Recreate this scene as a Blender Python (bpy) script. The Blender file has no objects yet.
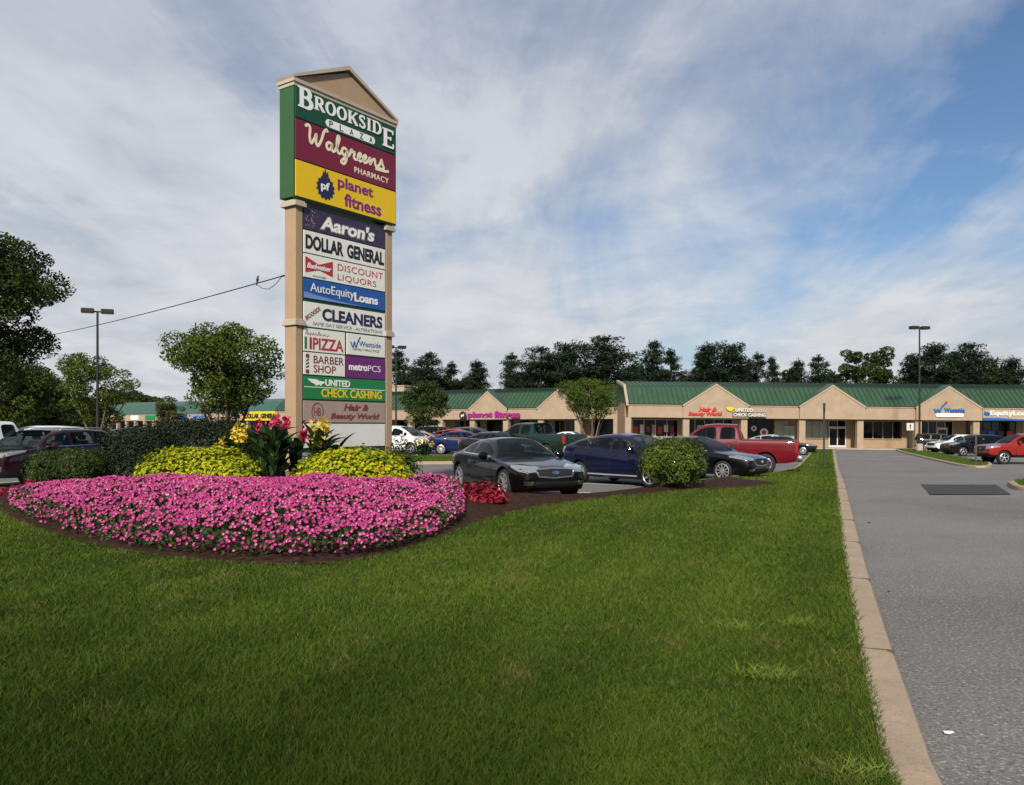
import bpy, bmesh, math, random
import numpy as np
from mathutils import Vector, Matrix
from mathutils.bvhtree import BVHTree
from mathutils.geometry import delaunay_2d_cdt

R = math.radians
scene = bpy.context.scene
COL = scene.collection
rnd = random.Random(7)

# ------------------------------------------------------------------ camera
F, HY, CX, EYE = 830.0, 426.0, 512.0, 1.7
cam_d = bpy.data.cameras.new('camera')
cam_d.sensor_width = 36.0
cam_d.lens = 36.0 * F / 1024.0
cam_d.shift_y = (HY - 392.5) / 1024.0
cam_d.clip_start, cam_d.clip_end = 0.1, 3000
cam = bpy.data.objects.new('camera', cam_d)
COL.objects.link(cam)
cam.location = (0, 0, EYE)
cam.rotation_euler = (R(90), 0, 0)
scene.camera = cam

# ------------------------------------------------------------------ light
SUN_EL, SUN_AZ = R(34), R(191)          # azimuth clockwise from +Y
scene.view_settings.view_transform = 'Standard'
scene.view_settings.look = 'None'
scene.view_settings.exposure = 0.6
scene.view_settings.gamma = 1.0
sun_d = bpy.data.lights.new('sun', 'SUN')
sun_d.energy = 4.2
sun_d.angle = R(4)
sun_d.color = (1.0, 0.90, 0.76)
sun = bpy.data.objects.new('sun', sun_d)
COL.objects.link(sun)
sdir = Vector((math.sin(SUN_AZ) * math.cos(SUN_EL), math.cos(SUN_AZ) * math.cos(SUN_EL), math.sin(SUN_EL)))
sun.rotation_euler = sdir.to_track_quat('Z', 'Y').to_euler()
sun.location = sdir * 200

world = bpy.data.worlds.new('World')
scene.world = world
world.use_nodes = True
wt = world.node_tree
wt.nodes.clear()


def wn(kind, **kw):
    n = wt.nodes.new(kind)
    for k, v in kw.items():
        setattr(n, k, v)
    return n


def wl(a, b):
    wt.links.new(a, b)


def wmath(op, a, b=None, clamp=False):
    n = wn('ShaderNodeMath', operation=op)
    n.use_clamp = clamp
    for i, v in enumerate((a, b)):
        if v is None:
            continue
        if isinstance(v, (int, float)):
            n.inputs[i].default_value = v
        else:
            wl(v, n.inputs[i])
    return n.outputs[0]


def wramp(val, stops, interp='EASE'):
    n = wn('ShaderNodeValToRGB')
    n.color_ramp.interpolation = interp
    e = n.color_ramp.elements
    while len(e) < len(stops):
        e.new(0.5)
    for el, (p, c) in zip(e, stops):
        el.position = p
        el.color = c if len(c) == 4 else (*c, 1)
    wl(val, n.inputs[0])
    return n.outputs[0]


def wmix(fac, a, b):
    n = wn('ShaderNodeMix', data_type='RGBA')
    if isinstance(fac, (int, float)):
        n.inputs[0].default_value = fac
    else:
        wl(fac, n.inputs[0])
    for i, v in ((6, a), (7, b)):
        if isinstance(v, tuple):
            n.inputs[i].default_value = (*v, 1)
        else:
            wl(v, n.inputs[i])
    return n.outputs[2]


sky = wn('ShaderNodeTexSky', sky_type='NISHITA')
sky.sun_disc = False
sky.sun_elevation = SUN_EL
sky.sun_rotation = SUN_AZ
sky.air_density = 1.0
sky.dust_density = 0.6
sky.ozone_density = 2.5
tc = wn('ShaderNodeTexCoord')
sep = wn('ShaderNodeSeparateXYZ')
wl(tc.outputs['Generated'], sep.inputs[0])
zc = wmath('MAXIMUM', sep.outputs[2], 0.0)
zd = wmath('ADD', zc, 0.16)
comb = wn('ShaderNodeCombineXYZ')
wl(wmath('DIVIDE', sep.outputs[0], zd), comb.inputs[0])
wl(wmath('DIVIDE', sep.outputs[1], zd), comb.inputs[1])


def wnoise(rot, scale, nscale, detail, rough, dist, off=(0, 0, 0)):
    m = wn('ShaderNodeMapping')
    m.inputs['Rotation'].default_value = (0, 0, R(rot))
    m.inputs['Scale'].default_value = scale
    m.inputs['Location'].default_value = off
    wl(comb.outputs[0], m.inputs[0])
    n = wn('ShaderNodeTexNoise')
    n.inputs['Scale'].default_value = nscale
    n.inputs['Detail'].default_value = detail
    n.inputs['Roughness'].default_value = rough
    n.inputs['Distortion'].default_value = dist
    wl(m.outputs[0], n.inputs['Vector'])
    return n.outputs[0]


veil = wnoise(35, (1, 0.55, 1), 0.55, 4, 0.5, 0.4, (2.3, 0.4, 0))     # broad banks of high cloud
streak = wnoise(50, (1.5, 0.5, 1), 1.0, 10, 0.60, 0.6, (0.7, 3.1, 0))  # combed cirrus
puff = wnoise(15, (1, 0.8, 1), 2.6, 9, 0.62, 0.3, (5, 1, 0))
# cover thins towards the upper right (+X), as on the day
up = wn('ShaderNodeMapRange')
up.interpolation_type = 'SMOOTHSTEP'
wl(zc, up.inputs[0])
up.inputs[1].default_value, up.inputs[2].default_value = 0.06, 0.26
tilt = wmath('SUBTRACT', 0.14, wmath('MULTIPLY', up.outputs[0], wmath('ADD', wmath('MULTIPLY', sep.outputs[0], 0.27), 0.125)))
d1 = wmath('ADD', wmath('ADD', wmath('MULTIPLY', veil, 0.62), wmath('MULTIPLY', streak, 0.60)), wmath('MULTIPLY', puff, 0.27))
d1 = wmath('ADD', wmath('SUBTRACT', d1, 0.062), tilt)
mask = wramp(d1, [(0.49, (0.04, 0.04, 0.04)), (0.62, (0.55, 0.55, 0.55)), (0.76, (0.98, 0.98, 0.98))], 'LINEAR')
bright = wramp(wmath('ADD', wmath('MULTIPLY', streak, 0.55), wmath('MULTIPLY', puff, 0.55)), [(0.36, (3.7, 4.0, 4.6)), (0.64, (5.7, 5.9, 6.2))], 'LINEAR')
hz = wramp(zc, [(0.0, (1.0, 0.99, 0.97)), (0.22, (0.98, 0.98, 0.98)), (0.50, (0.76, 0.78, 0.86))], 'LINEAR')
mulb = wn('ShaderNodeMix', data_type='RGBA', blend_type='MULTIPLY')
mulb.inputs[0].default_value = 1.0
wl(bright, mulb.inputs[6])
wl(hz, mulb.inputs[7])
skyb = wn('ShaderNodeMix', data_type='RGBA', blend_type='MULTIPLY')
skyb.inputs[0].default_value = 1.0
wl(sky.outputs[0], skyb.inputs[6])
skyb.inputs[7].default_value = (0.58, 0.70, 0.80, 1)
skycol = wmix(mask, skyb.outputs[2], mulb.outputs[2])
bg = wn('ShaderNodeBackground')
bg.inputs['Strength'].default_value = 0.082
wl(skycol, bg.inputs['Color'])
out = wn('ShaderNodeOutputWorld')
wl(bg.outputs[0], out.inputs[0])


# ------------------------------------------------------------------ helpers
def S(a, b, x):
    t = min(1.0, max(0.0, (x - a) / (b - a)))
    return t * t * (3 - 2 * t)


def gz(x, y):
    """height of the asphalt: the site falls gently away towards the shops on the right"""
    return -0.5 * S(18, 46, y) * S(0, 14, x) - 0.4 * S(40, 80, y) * S(20, 60, x) - 0.12 * S(60, 110, y) * (1 - S(-10, 14, x))


def at(px, py, dz=0.0):
    y = 30.0
    for _ in range(60):
        x = (px - CX) / F * y
        yn = (EYE - gz(x, y) - dz) * F / (py - HY)
        y += 0.5 * (yn - y)
    return Vector(((px - CX) / F * y, y, gz((px - CX) / F * y, y) + dz))


def pxX(px, y):
    return (px - CX) / F * y


def props(o, label=None, cat=None, group=None, kind=None):
    if label:
        o['label'] = label
    if cat:
        o['category'] = cat
    if group:
        o['group'] = group
    if kind:
        o['kind'] = kind
    return o


def thing(name, label, cat, loc=(0, 0, 0), rz=0.0, group=None):
    o = bpy.data.objects.new(name, None)
    o.empty_display_size = 0.3
    COL.objects.link(o)
    o.location = loc
    o.rotation_euler = (0, 0, rz)
    return props(o, label, cat, group)


def link(name, me, parent=None):
    o = bpy.data.objects.new(name, me)
    COL.objects.link(o)
    if parent is not None:
        o.parent = parent
    return o


def copy_tree(o, parent=None):
    c = o.copy()
    COL.objects.link(c)
    if parent is not None:
        c.parent = parent
    for ch in list(o.children):
        copy_tree(ch, c)
    return c


class MB:
    """collects simple shapes and links them as ONE mesh"""

    def __init__(self):
        self.v, self.f, self.m = [], [], []

    def add(self, vs, fs, mi=0):
        b = len(self.v)
        self.v += [tuple(p) for p in vs]
        for f in fs:
            self.f.append([b + i for i in f])
            self.m.append(mi)
        return self

    def box(self, c, s, rz=0.0, mi=0, mat=None):
        x, y, z = (k / 2 for k in s)
        vs = [Vector((sx * x, sy * y, sz * z)) for sz in (-1, 1) for sy in (-1, 1) for sx in (-1, 1)]
        M = mat if mat is not None else Matrix.Rotation(rz, 3, 'Z')
        c = Vector(c)
        vs = [M @ p + c for p in vs]
        return self.add(vs, [(0, 2, 3, 1), (4, 5, 7, 6), (0, 1, 5, 4), (2, 6, 7, 3), (0, 4, 6, 2), (1, 3, 7, 5)], mi)

    def box2(self, x0, x1, y0, y1, z0, z1, mi=0):
        return self.box(((x0 + x1) / 2, (y0 + y1) / 2, (z0 + z1) / 2), (x1 - x0, y1 - y0, z1 - z0), mi=mi)

    def prism(self, poly, a, b, fn, mi=0):
        """poly: 2D points; fn(u, v, w) -> 3D; extruded from w=a to w=b"""
        n = len(poly)
        vs = [fn(u, v, a) for u, v in poly] + [fn(u, v, b) for u, v in poly]
        fs = [list(range(n))[::-1], list(range(n, 2 * n))]
        fs += [[i, (i + 1) % n, n + (i + 1) % n, n + i] for i in range(n)]
        return self.add(vs, fs, mi)

    def tube(self, path, rad, n=8, mi=0, cap=True):
        path = [Vector(p) for p in path]
        k = len(path)
        if not isinstance(rad, (list, tuple)):
            rad = [rad] * k
        vs = []
        for i, p in enumerate(path):
            d = (path[min(i + 1, k - 1)] - path[max(i - 1, 0)])
            d = d.normalized() if d.length > 1e-9 else Vector((0, 0, 1))
            a = d.cross(Vector((0.13, 0.97, 0.2)) if abs(d.z) > 0.8 else Vector((0, 0, 1))).normalized()
            b = d.cross(a)
            for j in range(n):
                t = 2 * math.pi * j / n
                vs.append(p + (a * math.cos(t) + b * math.sin(t)) * rad[i])
        fs = []
        for i in range(k - 1):
            for j in range(n):
                fs.append((i * n + j, i * n + (j + 1) % n, (i + 1) * n + (j + 1) % n, (i + 1) * n + j))
        if cap:
            fs.append(tuple(range(n))[::-1])
            fs.append(tuple((k - 1) * n + j for j in range(n)))
        return self.add(vs, fs, mi)

    def lathe(self, prof, n=24, fn=None, mi=0):
        """prof: (r, h); fn maps (x, y, h) to 3D"""
        fn = fn or (lambda x, y, h: (x, y, h))
        k = len(prof)
        vs = []
        for r, h in prof:
            for j in range(n):
                t = 2 * math.pi * j / n
                vs.append(fn(r * math.cos(t), r * math.sin(t), h))
        fs = [(i * n + j, i * n + (j + 1) % n, (i + 1) * n + (j + 1) % n, (i + 1) * n + j) for i in range(k - 1) for j in range(n)]
        return self.add(vs, fs, mi)

    def ribbon(self, path, width, fn, depth=0.02, y=0.0, closed=False, mi=0):
        """flat brush stroke of a 2D path, given thickness; fn(u, v, w) -> 3D"""
        P = [Vector((p[0], p[1])) for p in path]
        n = len(P)
        W = width if isinstance(width, (list, tuple)) else [width] * n
        L, Rr = [], []
        for i, p in enumerate(P):
            if closed:
                d = P[(i + 1) % n] - P[i - 1]
            else:
                d = P[min(i + 1, n - 1)] - P[max(i - 1, 0)]
            d = d.normalized() if d.length > 1e-9 else Vector((1, 0))
            nn = Vector((-d.y, d.x))
            L.append(p + nn * W[i] / 2)
            Rr.append(p - nn * W[i] / 2)
        vs = []
        for i in range(n):
            vs += [fn(L[i].x, L[i].y, y), fn(Rr[i].x, Rr[i].y, y), fn(L[i].x, L[i].y, y - depth), fn(Rr[i].x, Rr[i].y, y - depth)]
        fs = []
        for i in range(n if closed else n - 1):
            a, b = 4 * i, 4 * ((i + 1) % n)
            fs += [(a, b, b + 1, a + 1), (a + 2, a + 3, b + 3, b + 2), (a, a + 2, b + 2, b), (a + 1, b + 1, b + 3, a + 3)]
        if not closed:
            fs += [(0, 1, 3, 2), (4 * n - 4, 4 * n - 2, 4 * n - 1, 4 * n - 3)]
        return self.add(vs, fs, mi)

    def build(self, name, mats, parent=None, smooth=False, recalc=True, bevel=0.0):
        me = bpy.data.meshes.new(name)
        me.from_pydata(self.v, [], self.f)
        if not isinstance(mats, (list, tuple)):
            mats = [mats]
        for m in mats:
            me.materials.append(m)
        me.polygons.foreach_set('material_index', self.m)
        if recalc or bevel:
            bm = bmesh.new()
            bm.from_mesh(me)
            if bevel:
                es = [e for e in bm.edges if len(e.link_faces) == 2 and e.calc_face_angle(0) > 0.6]
                bmesh.ops.bevel(bm, geom=es, offset=bevel, segments=2, affect='EDGES', profile=0.5, clamp_overlap=True)
            bmesh.ops.recalc_face_normals(bm, faces=bm.faces)
            bm.to_mesh(me)
            bm.free()
        if smooth:
            me.polygons.foreach_set('use_smooth', [True] * len(me.polygons))
            if smooth != 'all':
                me.set_sharp_from_angle(angle=R(38))
        me.update()
        return link(name, me, parent)


def np_mesh(name, V, faces, mats, parent=None, tint=None, mi=None, smooth=False):
    """V (n,3); faces: list of (m,k) index arrays"""
    me = bpy.data.meshes.new(name)
    V = np.ascontiguousarray(V, dtype=np.float32)
    me.vertices.add(len(V))
    me.vertices.foreach_set('co', V.ravel())
    li = np.concatenate([f.ravel() for f in faces]).astype(np.int32)
    tot = np.concatenate([np.full(len(f), f.shape[1], dtype=np.int32) for f in faces])
    st = np.concatenate([[0], np.cumsum(tot)[:-1]]).astype(np.int32)
    me.loops.add(len(li))
    me.loops.foreach_set('vertex_index', li)
    me.polygons.add(len(tot))
    me.polygons.foreach_set('loop_start', st)
    me.polygons.foreach_set('loop_total', tot)
    for m in (mats if isinstance(mats, (list, tuple)) else [mats]):
        me.materials.append(m)
    if mi is not None:
        me.polygons.foreach_set('material_index', np.asarray(mi, dtype=np.int32))
    if smooth:
        me.polygons.foreach_set('use_smooth', np.ones(len(tot), dtype=bool))
    if tint is not None:
        a = me.attributes.new('tint', 'FLOAT', 'POINT')
        a.data.foreach_set('value', np.ascontiguousarray(tint, dtype=np.float32))
    me.update(calc_edges=True)
    me.validate()
    return link(name, me, parent)


# ------------------------------------------------------------------ materials
def ramp_node(nt, val, stops):
    n = nt.nodes.new('ShaderNodeValToRGB')
    e = n.color_ramp.elements
    while len(e) < len(stops):
        e.new(0.5)
    for el, (p, c) in zip(e, stops):
        el.position = p
        el.color = (*c, 1)
    nt.links.new(val, n.inputs[0])
    return n.outputs[0]


def noise_node(nt, vec, scale, detail=4, rough=0.55, dist=0.0):
    n = nt.nodes.new('ShaderNodeTexNoise')
    n.inputs['Scale'].default_value = scale
    n.inputs['Detail'].default_value = detail
    n.inputs['Roughness'].default_value = rough
    n.inputs['Distortion'].default_value = dist
    nt.links.new(vec, n.inputs['Vector'])
    return n.outputs[0]


def mixc(nt, fac, a, b, blend='MIX'):
    n = nt.nodes.new('ShaderNodeMix')
    n.data_type = 'RGBA'
    n.blend_type = blend
    for i, v in ((0, fac), (6, a), (7, b)):
        if isinstance(v, (int, float)):
            n.inputs[i].default_value = v
        elif isinstance(v, tuple):
            n.inputs[i].default_value = (*v, 1)
        else:
            nt.links.new(v, n.inputs[i])
    return n.outputs[2]


def sc(c, k):
    return tuple(min(1.0, x * k) for x in c)


def mat(name, col, rough=0.6, metal=0.0, coat=0.0, spec=0.5, var=0.12, vscale=3.0, bump=0.0, bscale=40.0, coord='Object', speck=None):
    m = bpy.data.materials.new(name)
    m.use_nodes = True
    nt = m.node_tree
    b = nt.nodes['Principled BSDF']
    b.inputs['Roughness'].default_value = rough
    b.inputs['Metallic'].default_value = metal
    b.inputs['Coat Weight'].default_value = coat
    b.inputs['Coat Roughness'].default_value = 0.03
    b.inputs['Coat IOR'].default_value = 1.40
    b.inputs['Specular IOR Level'].default_value = spec
    t = nt.nodes.new('ShaderNodeTexCoord')
    vec = t.outputs[coord]
    if var > 0:
        nz = noise_node(nt, vec, vscale, 5, 0.6)
        c = ramp_node(nt, nz, [(0.3, sc(col, 1 - var)), (0.7, sc(col, 1 + var))])
        if speck:
            s2 = noise_node(nt, vec, speck[0], 2, 0.5)
            c = mixc(nt, ramp_node(nt, s2, [(0.5, (0, 0, 0)), (0.68, (speck[2],) * 3)]), c, speck[1])
        nt.links.new(c, b.inputs['Base Color'])
    else:
        b.inputs['Base Color'].default_value = (*col, 1)
    if bump > 0:
        bn = nt.nodes.new('ShaderNodeBump')
        bn.inputs['Strength'].default_value = bump
        bn.inputs['Distance'].default_value = 0.02
        nt.links.new(noise_node(nt, vec, bscale, 4, 0.6), bn.inputs['Height'])
        nt.links.new(bn.outputs[0], b.inputs['Normal'])
    return m


def leaf_mat(name, stops, trans=0.3, rough=0.6, spec=0.15):
    """leaf colour varies from leaf to leaf through the 'tint' attribute"""
    m = bpy.data.materials.new(name)
    m.use_nodes = True
    nt = m.node_tree
    b = nt.nodes['Principled BSDF']
    b.inputs['Roughness'].default_value = rough
    b.inputs['Specular IOR Level'].default_value = spec
    a = nt.nodes.new('ShaderNodeAttribute')
    a.attribute_name = 'tint'
    c = ramp_node(nt, a.outputs['Fac'], stops)
    nt.links.new(c, b.inputs['Base Color'])
    if trans > 0:
        tr = nt.nodes.new('ShaderNodeBsdfTranslucent')
        nt.links.new(c, tr.inputs['Color'])
        mx = nt.nodes.new('ShaderNodeMixShader')
        mx.inputs[0].default_value = trans
        nt.links.new(b.outputs[0], mx.inputs[1])
        nt.links.new(tr.outputs[0], mx.inputs[2])
        nt.links.new(mx.outputs[0], nt.nodes['Material Output'].inputs['Surface'])
    return m


M = {}
M['stucco'] = mat('stucco', (0.305, 0.237, 0.172), 0.9, var=0.11, vscale=1.1, bump=0.25, bscale=60, spec=0.2)
M['stucco_trim'] = mat('stucco_trim', (0.335, 0.272, 0.205), 0.85, var=0.06, spec=0.2)
M['brick_tan'] = mat('brick_tan', (0.285, 0.205, 0.130), 0.9, var=0.10, vscale=6, spec=0.2)
M['roof_green'] = mat('roof_green', (0.028, 0.066, 0.036), 0.42, var=0.14, vscale=0.6, spec=0.4)
M['roof_rib'] = mat('roof_rib', (0.020, 0.050, 0.028), 0.4, var=0.05, spec=0.4)
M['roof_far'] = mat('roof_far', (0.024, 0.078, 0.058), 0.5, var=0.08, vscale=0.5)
M['dark_glass'] = mat('dark_glass', (0.005, 0.006, 0.0065), 0.08, var=0.0, spec=0.4)
M['blind'] = mat('blind', (0.28, 0.33, 0.29), 0.35, var=0.15, vscale=0.9)
M['alum'] = mat('alum', (0.45, 0.43, 0.40), 0.45, metal=0.3, var=0.05)
M['bronze'] = mat('bronze', (0.016, 0.014, 0.012), 0.5, metal=0.2, var=0.08)
M['soffit'] = mat('soffit', (0.30, 0.25, 0.19), 0.9, var=0.05)
M['concrete'] = mat('concrete', (0.34, 0.29, 0.23), 0.9, var=0.12, vscale=4, bump=0.3, bscale=50, spec=0.2)
M['paint_white'] = mat('paint_white', (0.62, 0.62, 0.60), 0.7, var=0.2, vscale=3)
M['white_plastic'] = mat('white_plastic', (0.50, 0.50, 0.47), 0.4, var=0.04, vscale=2)
M['panel_blank'] = mat('panel_blank', (0.62, 0.63, 0.60), 0.4, var=0.06, vscale=1.5)
M['black'] = mat('black', (0.012, 0.012, 0.013), 0.5, var=0.1)
M['steel'] = mat('steel', (0.10, 0.11, 0.11), 0.5, metal=0.6, var=0.15, vscale=5)
M['steel_green'] = mat('steel_green', (0.02, 0.035, 0.03), 0.55, metal=0.3, var=0.15)
M['red'] = mat('red', (0.42, 0.018, 0.02), 0.45, var=0.05)
M['blue'] = mat('blue', (0.012, 0.10, 0.36), 0.4, var=0.05)
M['purple'] = mat('purple', (0.26, 0.01, 0.17), 0.4, var=0.05)
M['yellow'] = mat('yellow', (0.62, 0.42, 0.012), 0.4, var=0.04)
M['green_sign'] = mat('green_sign', (0.012, 0.085, 0.022), 0.4, var=0.06)
M['rubber'] = mat('rubber', (0.007, 0.007, 0.007), 0.8, var=0.2, vscale=8)
M['trim_black'] = mat('trim_black', (0.0035, 0.0035, 0.004), 0.55, var=0.0)
M['rim'] = mat('rim', (0.62, 0.63, 0.65), 0.35, metal=0.85, var=0.04)
M['chrome'] = mat('chrome', (0.62, 0.62, 0.63), 0.15, metal=1.0, var=0.0)
M['car_glass'] = mat('car_glass', (0.003, 0.006, 0.0065), 0.03, var=0.0, spec=0.5)
_nt = M['car_glass'].node_tree
_tr = _nt.nodes.new('ShaderNodeBsdfTransparent')
_tr.inputs['Color'].default_value = (0.62, 0.72, 0.70, 1)
_mx = _nt.nodes.new('ShaderNodeMixShader')
_mx.inputs[0].default_value = 0.48
_nt.links.new(_tr.outputs[0], _mx.inputs[1])
_nt.links.new(_nt.nodes['Principled BSDF'].outputs[0], _mx.inputs[2])
_nt.links.new(_mx.outputs[0], _nt.nodes['Material Output'].inputs['Surface'])
M['seat'] = mat('seat_cloth', (0.035, 0.034, 0.034), 0.85, var=0.2, vscale=6, spec=0.2)
M['headlight'] = mat('headlight', (0.30, 0.32, 0.34), 0.10, metal=0.55, coat=1.0, var=0.25, vscale=9)
M['taillight'] = mat('taillight', (0.30, 0.008, 0.01), 0.15, coat=1.0, var=0.1)
M['amber'] = mat('amber', (0.5, 0.14, 0.02), 0.2, coat=1.0, var=0.0)
M['plate'] = mat('plate', (0.42, 0.44, 0.45), 0.5, var=0.15, vscale=14)
M['bark'] = mat('bark', (0.075, 0.055, 0.042), 0.95, var=0.35, vscale=9, bump=0.6, bscale=30, spec=0.1)
M['bark_pale'] = mat('bark_pale', (0.13, 0.10, 0.075), 0.9, var=0.3, vscale=9, bump=0.4, bscale=30, spec=0.1)
# ------------------------------------------------------------------ ground
def asphalt(name, base, speck_amt, sscale, crack=0.0, patch=0.12):
    m = bpy.data.materials.new(name)
    m.use_nodes = True
    nt = m.node_tree
    b = nt.nodes['Principled BSDF']
    b.inputs['Roughness'].default_value = 0.88
    b.inputs['Specular IOR Level'].default_value = 0.25
    t = nt.nodes.new('ShaderNodeTexCoord').outputs['Object']
    big = noise_node(nt, t, 0.22, 6, 0.6, 0.4)
    c = ramp_node(nt, big, [(0.32, sc(base, 1 - patch)), (0.68, sc(base, 1 + patch))])
    mid = noise_node(nt, t, 2.2, 4, 0.6)
    c = mixc(nt, ramp_node(nt, mid, [(0.35, (0.0,) * 3), (0.75, (0.25,) * 3)]), c, sc(base, 0.6))
    fine = noise_node(nt, t, sscale, 3, 0.75)
    c = mixc(nt, ramp_node(nt, fine, [(0.56, (0,) * 3), (0.70, (speck_amt,) * 3)]), c, sc(base, 2.6))
    c = mixc(nt, ramp_node(nt, fine, [(0.30, (speck_amt,) * 3), (0.45, (0,) * 3)]), c, sc(base, 0.30))
    if crack:
        v = nt.nodes.new('ShaderNodeTexVoronoi')
        v.feature = 'DISTANCE_TO_EDGE'
        v.inputs['Scale'].default_value = 0.16
        wob = nt.nodes.new('ShaderNodeMix')
        wob.data_type = 'RGBA'
        wob.inputs[0].default_value = 0.13
        nt.links.new(t, wob.inputs[6])
        nn = nt.nodes.new('ShaderNodeTexNoise')
        nn.inputs['Scale'].default_value = 0.7
        nn.inputs['Detail'].default_value = 6
        nt.links.new(t, nn.inputs['Vector'])
        wob2 = nt.nodes.new('ShaderNodeVectorMath')
        wob2.operation = 'MULTIPLY_ADD'
        nt.links.new(nn.outputs['Color'], wob2.inputs[0])
        wob2.inputs[1].default_value = (2.2, 2.2, 0)
        nt.links.new(t, wob2.inputs[2])
        nt.links.new(wob2.outputs[0], v.inputs['Vector'])
        c = mixc(nt, ramp_node(nt, v.outputs['Distance'], [(0.0, (crack,) * 3), (0.006, (0,) * 3)]), c, sc(base, 0.35))
    nt.links.new(c, b.inputs['Base Color'])
    bn = nt.nodes.new('ShaderNodeBump')
    bn.inputs['Strength'].default_value = 0.6
    bn.inputs['Distance'].default_value = 0.012
    nt.links.new(fine, bn.inputs['Height'])
    nt.links.new(bn.outputs[0], b.inputs['Normal'])
    return m


M['lot'] = asphalt('lot_asphalt', (0.130, 0.128, 0.126), 0.5, 55)
M['drive'] = asphalt('drive_asphalt', (0.140, 0.138, 0.135), 1.0, 40, patch=0.20, crack=0.0)
M['patch'] = asphalt('patch_asphalt', (0.042, 0.043, 0.046), 0.4, 60)
M['kerb'] = mat('kerb_concrete', (0.300, 0.240, 0.178), 0.92, var=0.13, vscale=3, bump=0.25, bscale=90, spec=0.15, speck=(60, (0.16, 0.12, 0.085), 0.4))
M['mulch'] = mat('mulch_bark', (0.034, 0.017, 0.012), 0.95, var=0.75, vscale=11, bump=1.0, bscale=45, spec=0.1)


def lawn_material():
    m = bpy.data.materials.new('lawn_soil')
    m.use_nodes = True
    nt = m.node_tree
    b = nt.nodes['Principled BSDF']
    b.inputs['Roughness'].default_value = 0.95
    b.inputs['Specular IOR Level'].default_value = 0.1
    t = nt.nodes.new('ShaderNodeTexCoord').outputs['Object']
    f = noise_node(nt, t, 14, 6, 0.75)
    c = ramp_node(nt, f, [(0.30, (0.022, 0.038, 0.008)), (0.55, (0.050, 0.088, 0.014)), (0.75, (0.085, 0.125, 0.022))])
    g2 = noise_node(nt, t, 0.6, 4, 0.6)
    c = mixc(nt, ramp_node(nt, g2, [(0.4, (0,) * 3), (0.75, (0.35,) * 3)]), c, (0.085, 0.100, 0.022))
    nt.links.new(c, b.inputs['Base Color'])
    bn = nt.nodes.new('ShaderNodeBump')
    bn.inputs['Strength'].default_value = 0.9
    bn.inputs['Distance'].default_value = 0.03
    nt.links.new(f, bn.inputs['Height'])
    nt.links.new(bn.outputs[0], b.inputs['Normal'])
    return m


M['lawn'] = lawn_material()


def sheet(name, xl, xr, ys, ncol, dz, m, kind='structure'):
    V, Fs = [], []
    for y in ys:
        a, c = xl(y), xr(y)
        for i in range(ncol + 1):
            x = a + (c - a) * i / ncol
            V.append((x, y, gz(x, y) + dz))
    n = ncol + 1
    for j in range(len(ys) - 1):
        for i in range(ncol):
            Fs.append((j * n + i, j * n + i + 1, (j + 1) * n + i + 1, (j + 1) * n + i))
    me = bpy.data.meshes.new(name)
    me.from_pydata(V, [], Fs)
    me.materials.append(m)
    me.polygons.foreach_set('use_smooth', [True] * len(Fs))
    o = link(name, me)
    o['kind'] = kind
    return o


def lerp_poly(P, y):
    if y <= P[0][1]:
        return P[0][0] + (y - P[0][1]) * (P[1][0] - P[0][0]) / (P[1][1] - P[0][1])
    for a, b in zip(P, P[1:]):
        if y <= b[1]:
            return a[0] + (b[0] - a[0]) * (y - a[1]) / (b[1] - a[1])
    return P[-1][0]


xs_big = [-700, -300, -150, -80, -50, -30, -20, -14, -10, -6, -3, 0, 3, 6, 10, 14, 18, 22, 26, 32, 40, 50, 60, 80, 150, 300, 700]
ys_big = [-40, -10, 0, 5, 10, 14, 18, 20, 22, 25, 28, 31, 34, 37, 40, 44, 48, 53, 58, 64, 70, 76, 82, 90, 100, 112, 130, 180, 300, 800]
Vg = [(x, y, gz(x, y)) for y in ys_big for x in xs_big]
nx = len(xs_big)
me = bpy.data.meshes.new('parking_lot')
me.from_pydata(Vg, [], [(j * nx + i, j * nx + i + 1, (j + 1) * nx + i + 1, (j + 1) * nx + i) for j in range(len(ys_big) - 1) for i in range(nx - 1)])
me.polygons.foreach_set('use_smooth', [True] * len(me.polygons))
me.materials.append(M['lot'])
ground = props(link('parking_lot', me), kind='structure')

# kerb of the drive: left edge of its top, measured along the photograph and laid on the ground
KP = [at(x, y, 0.13) for x, y in [(888, 785), (872, 704), (859, 646), (846, 572), (841, 528), (837, 490), (834.5, 470), (833, 456), (832.2, 449)]]
KL = [(p.x, p.y) for p in KP]
KL = [(KL[0][0] - 2.5, KL[0][1] - 9.0)] + KL


def chaikin(P, n=2):
    for _ in range(n):
        Q = [P[0]]
        for a, b in zip(P, P[1:]):
            Q += [tuple(0.75 * np.array(a) + 0.25 * np.array(b)), tuple(0.25 * np.array(a) + 0.75 * np.array(b))]
        Q.append(P[-1])
        P = Q
    return P


KL = chaikin(KL, 2)
KL = [(float(a), float(b)) for a, b in KL]
YEND = KL[-1][1]


def kerb_x(y):
    return lerp_poly(KL, y)


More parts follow.
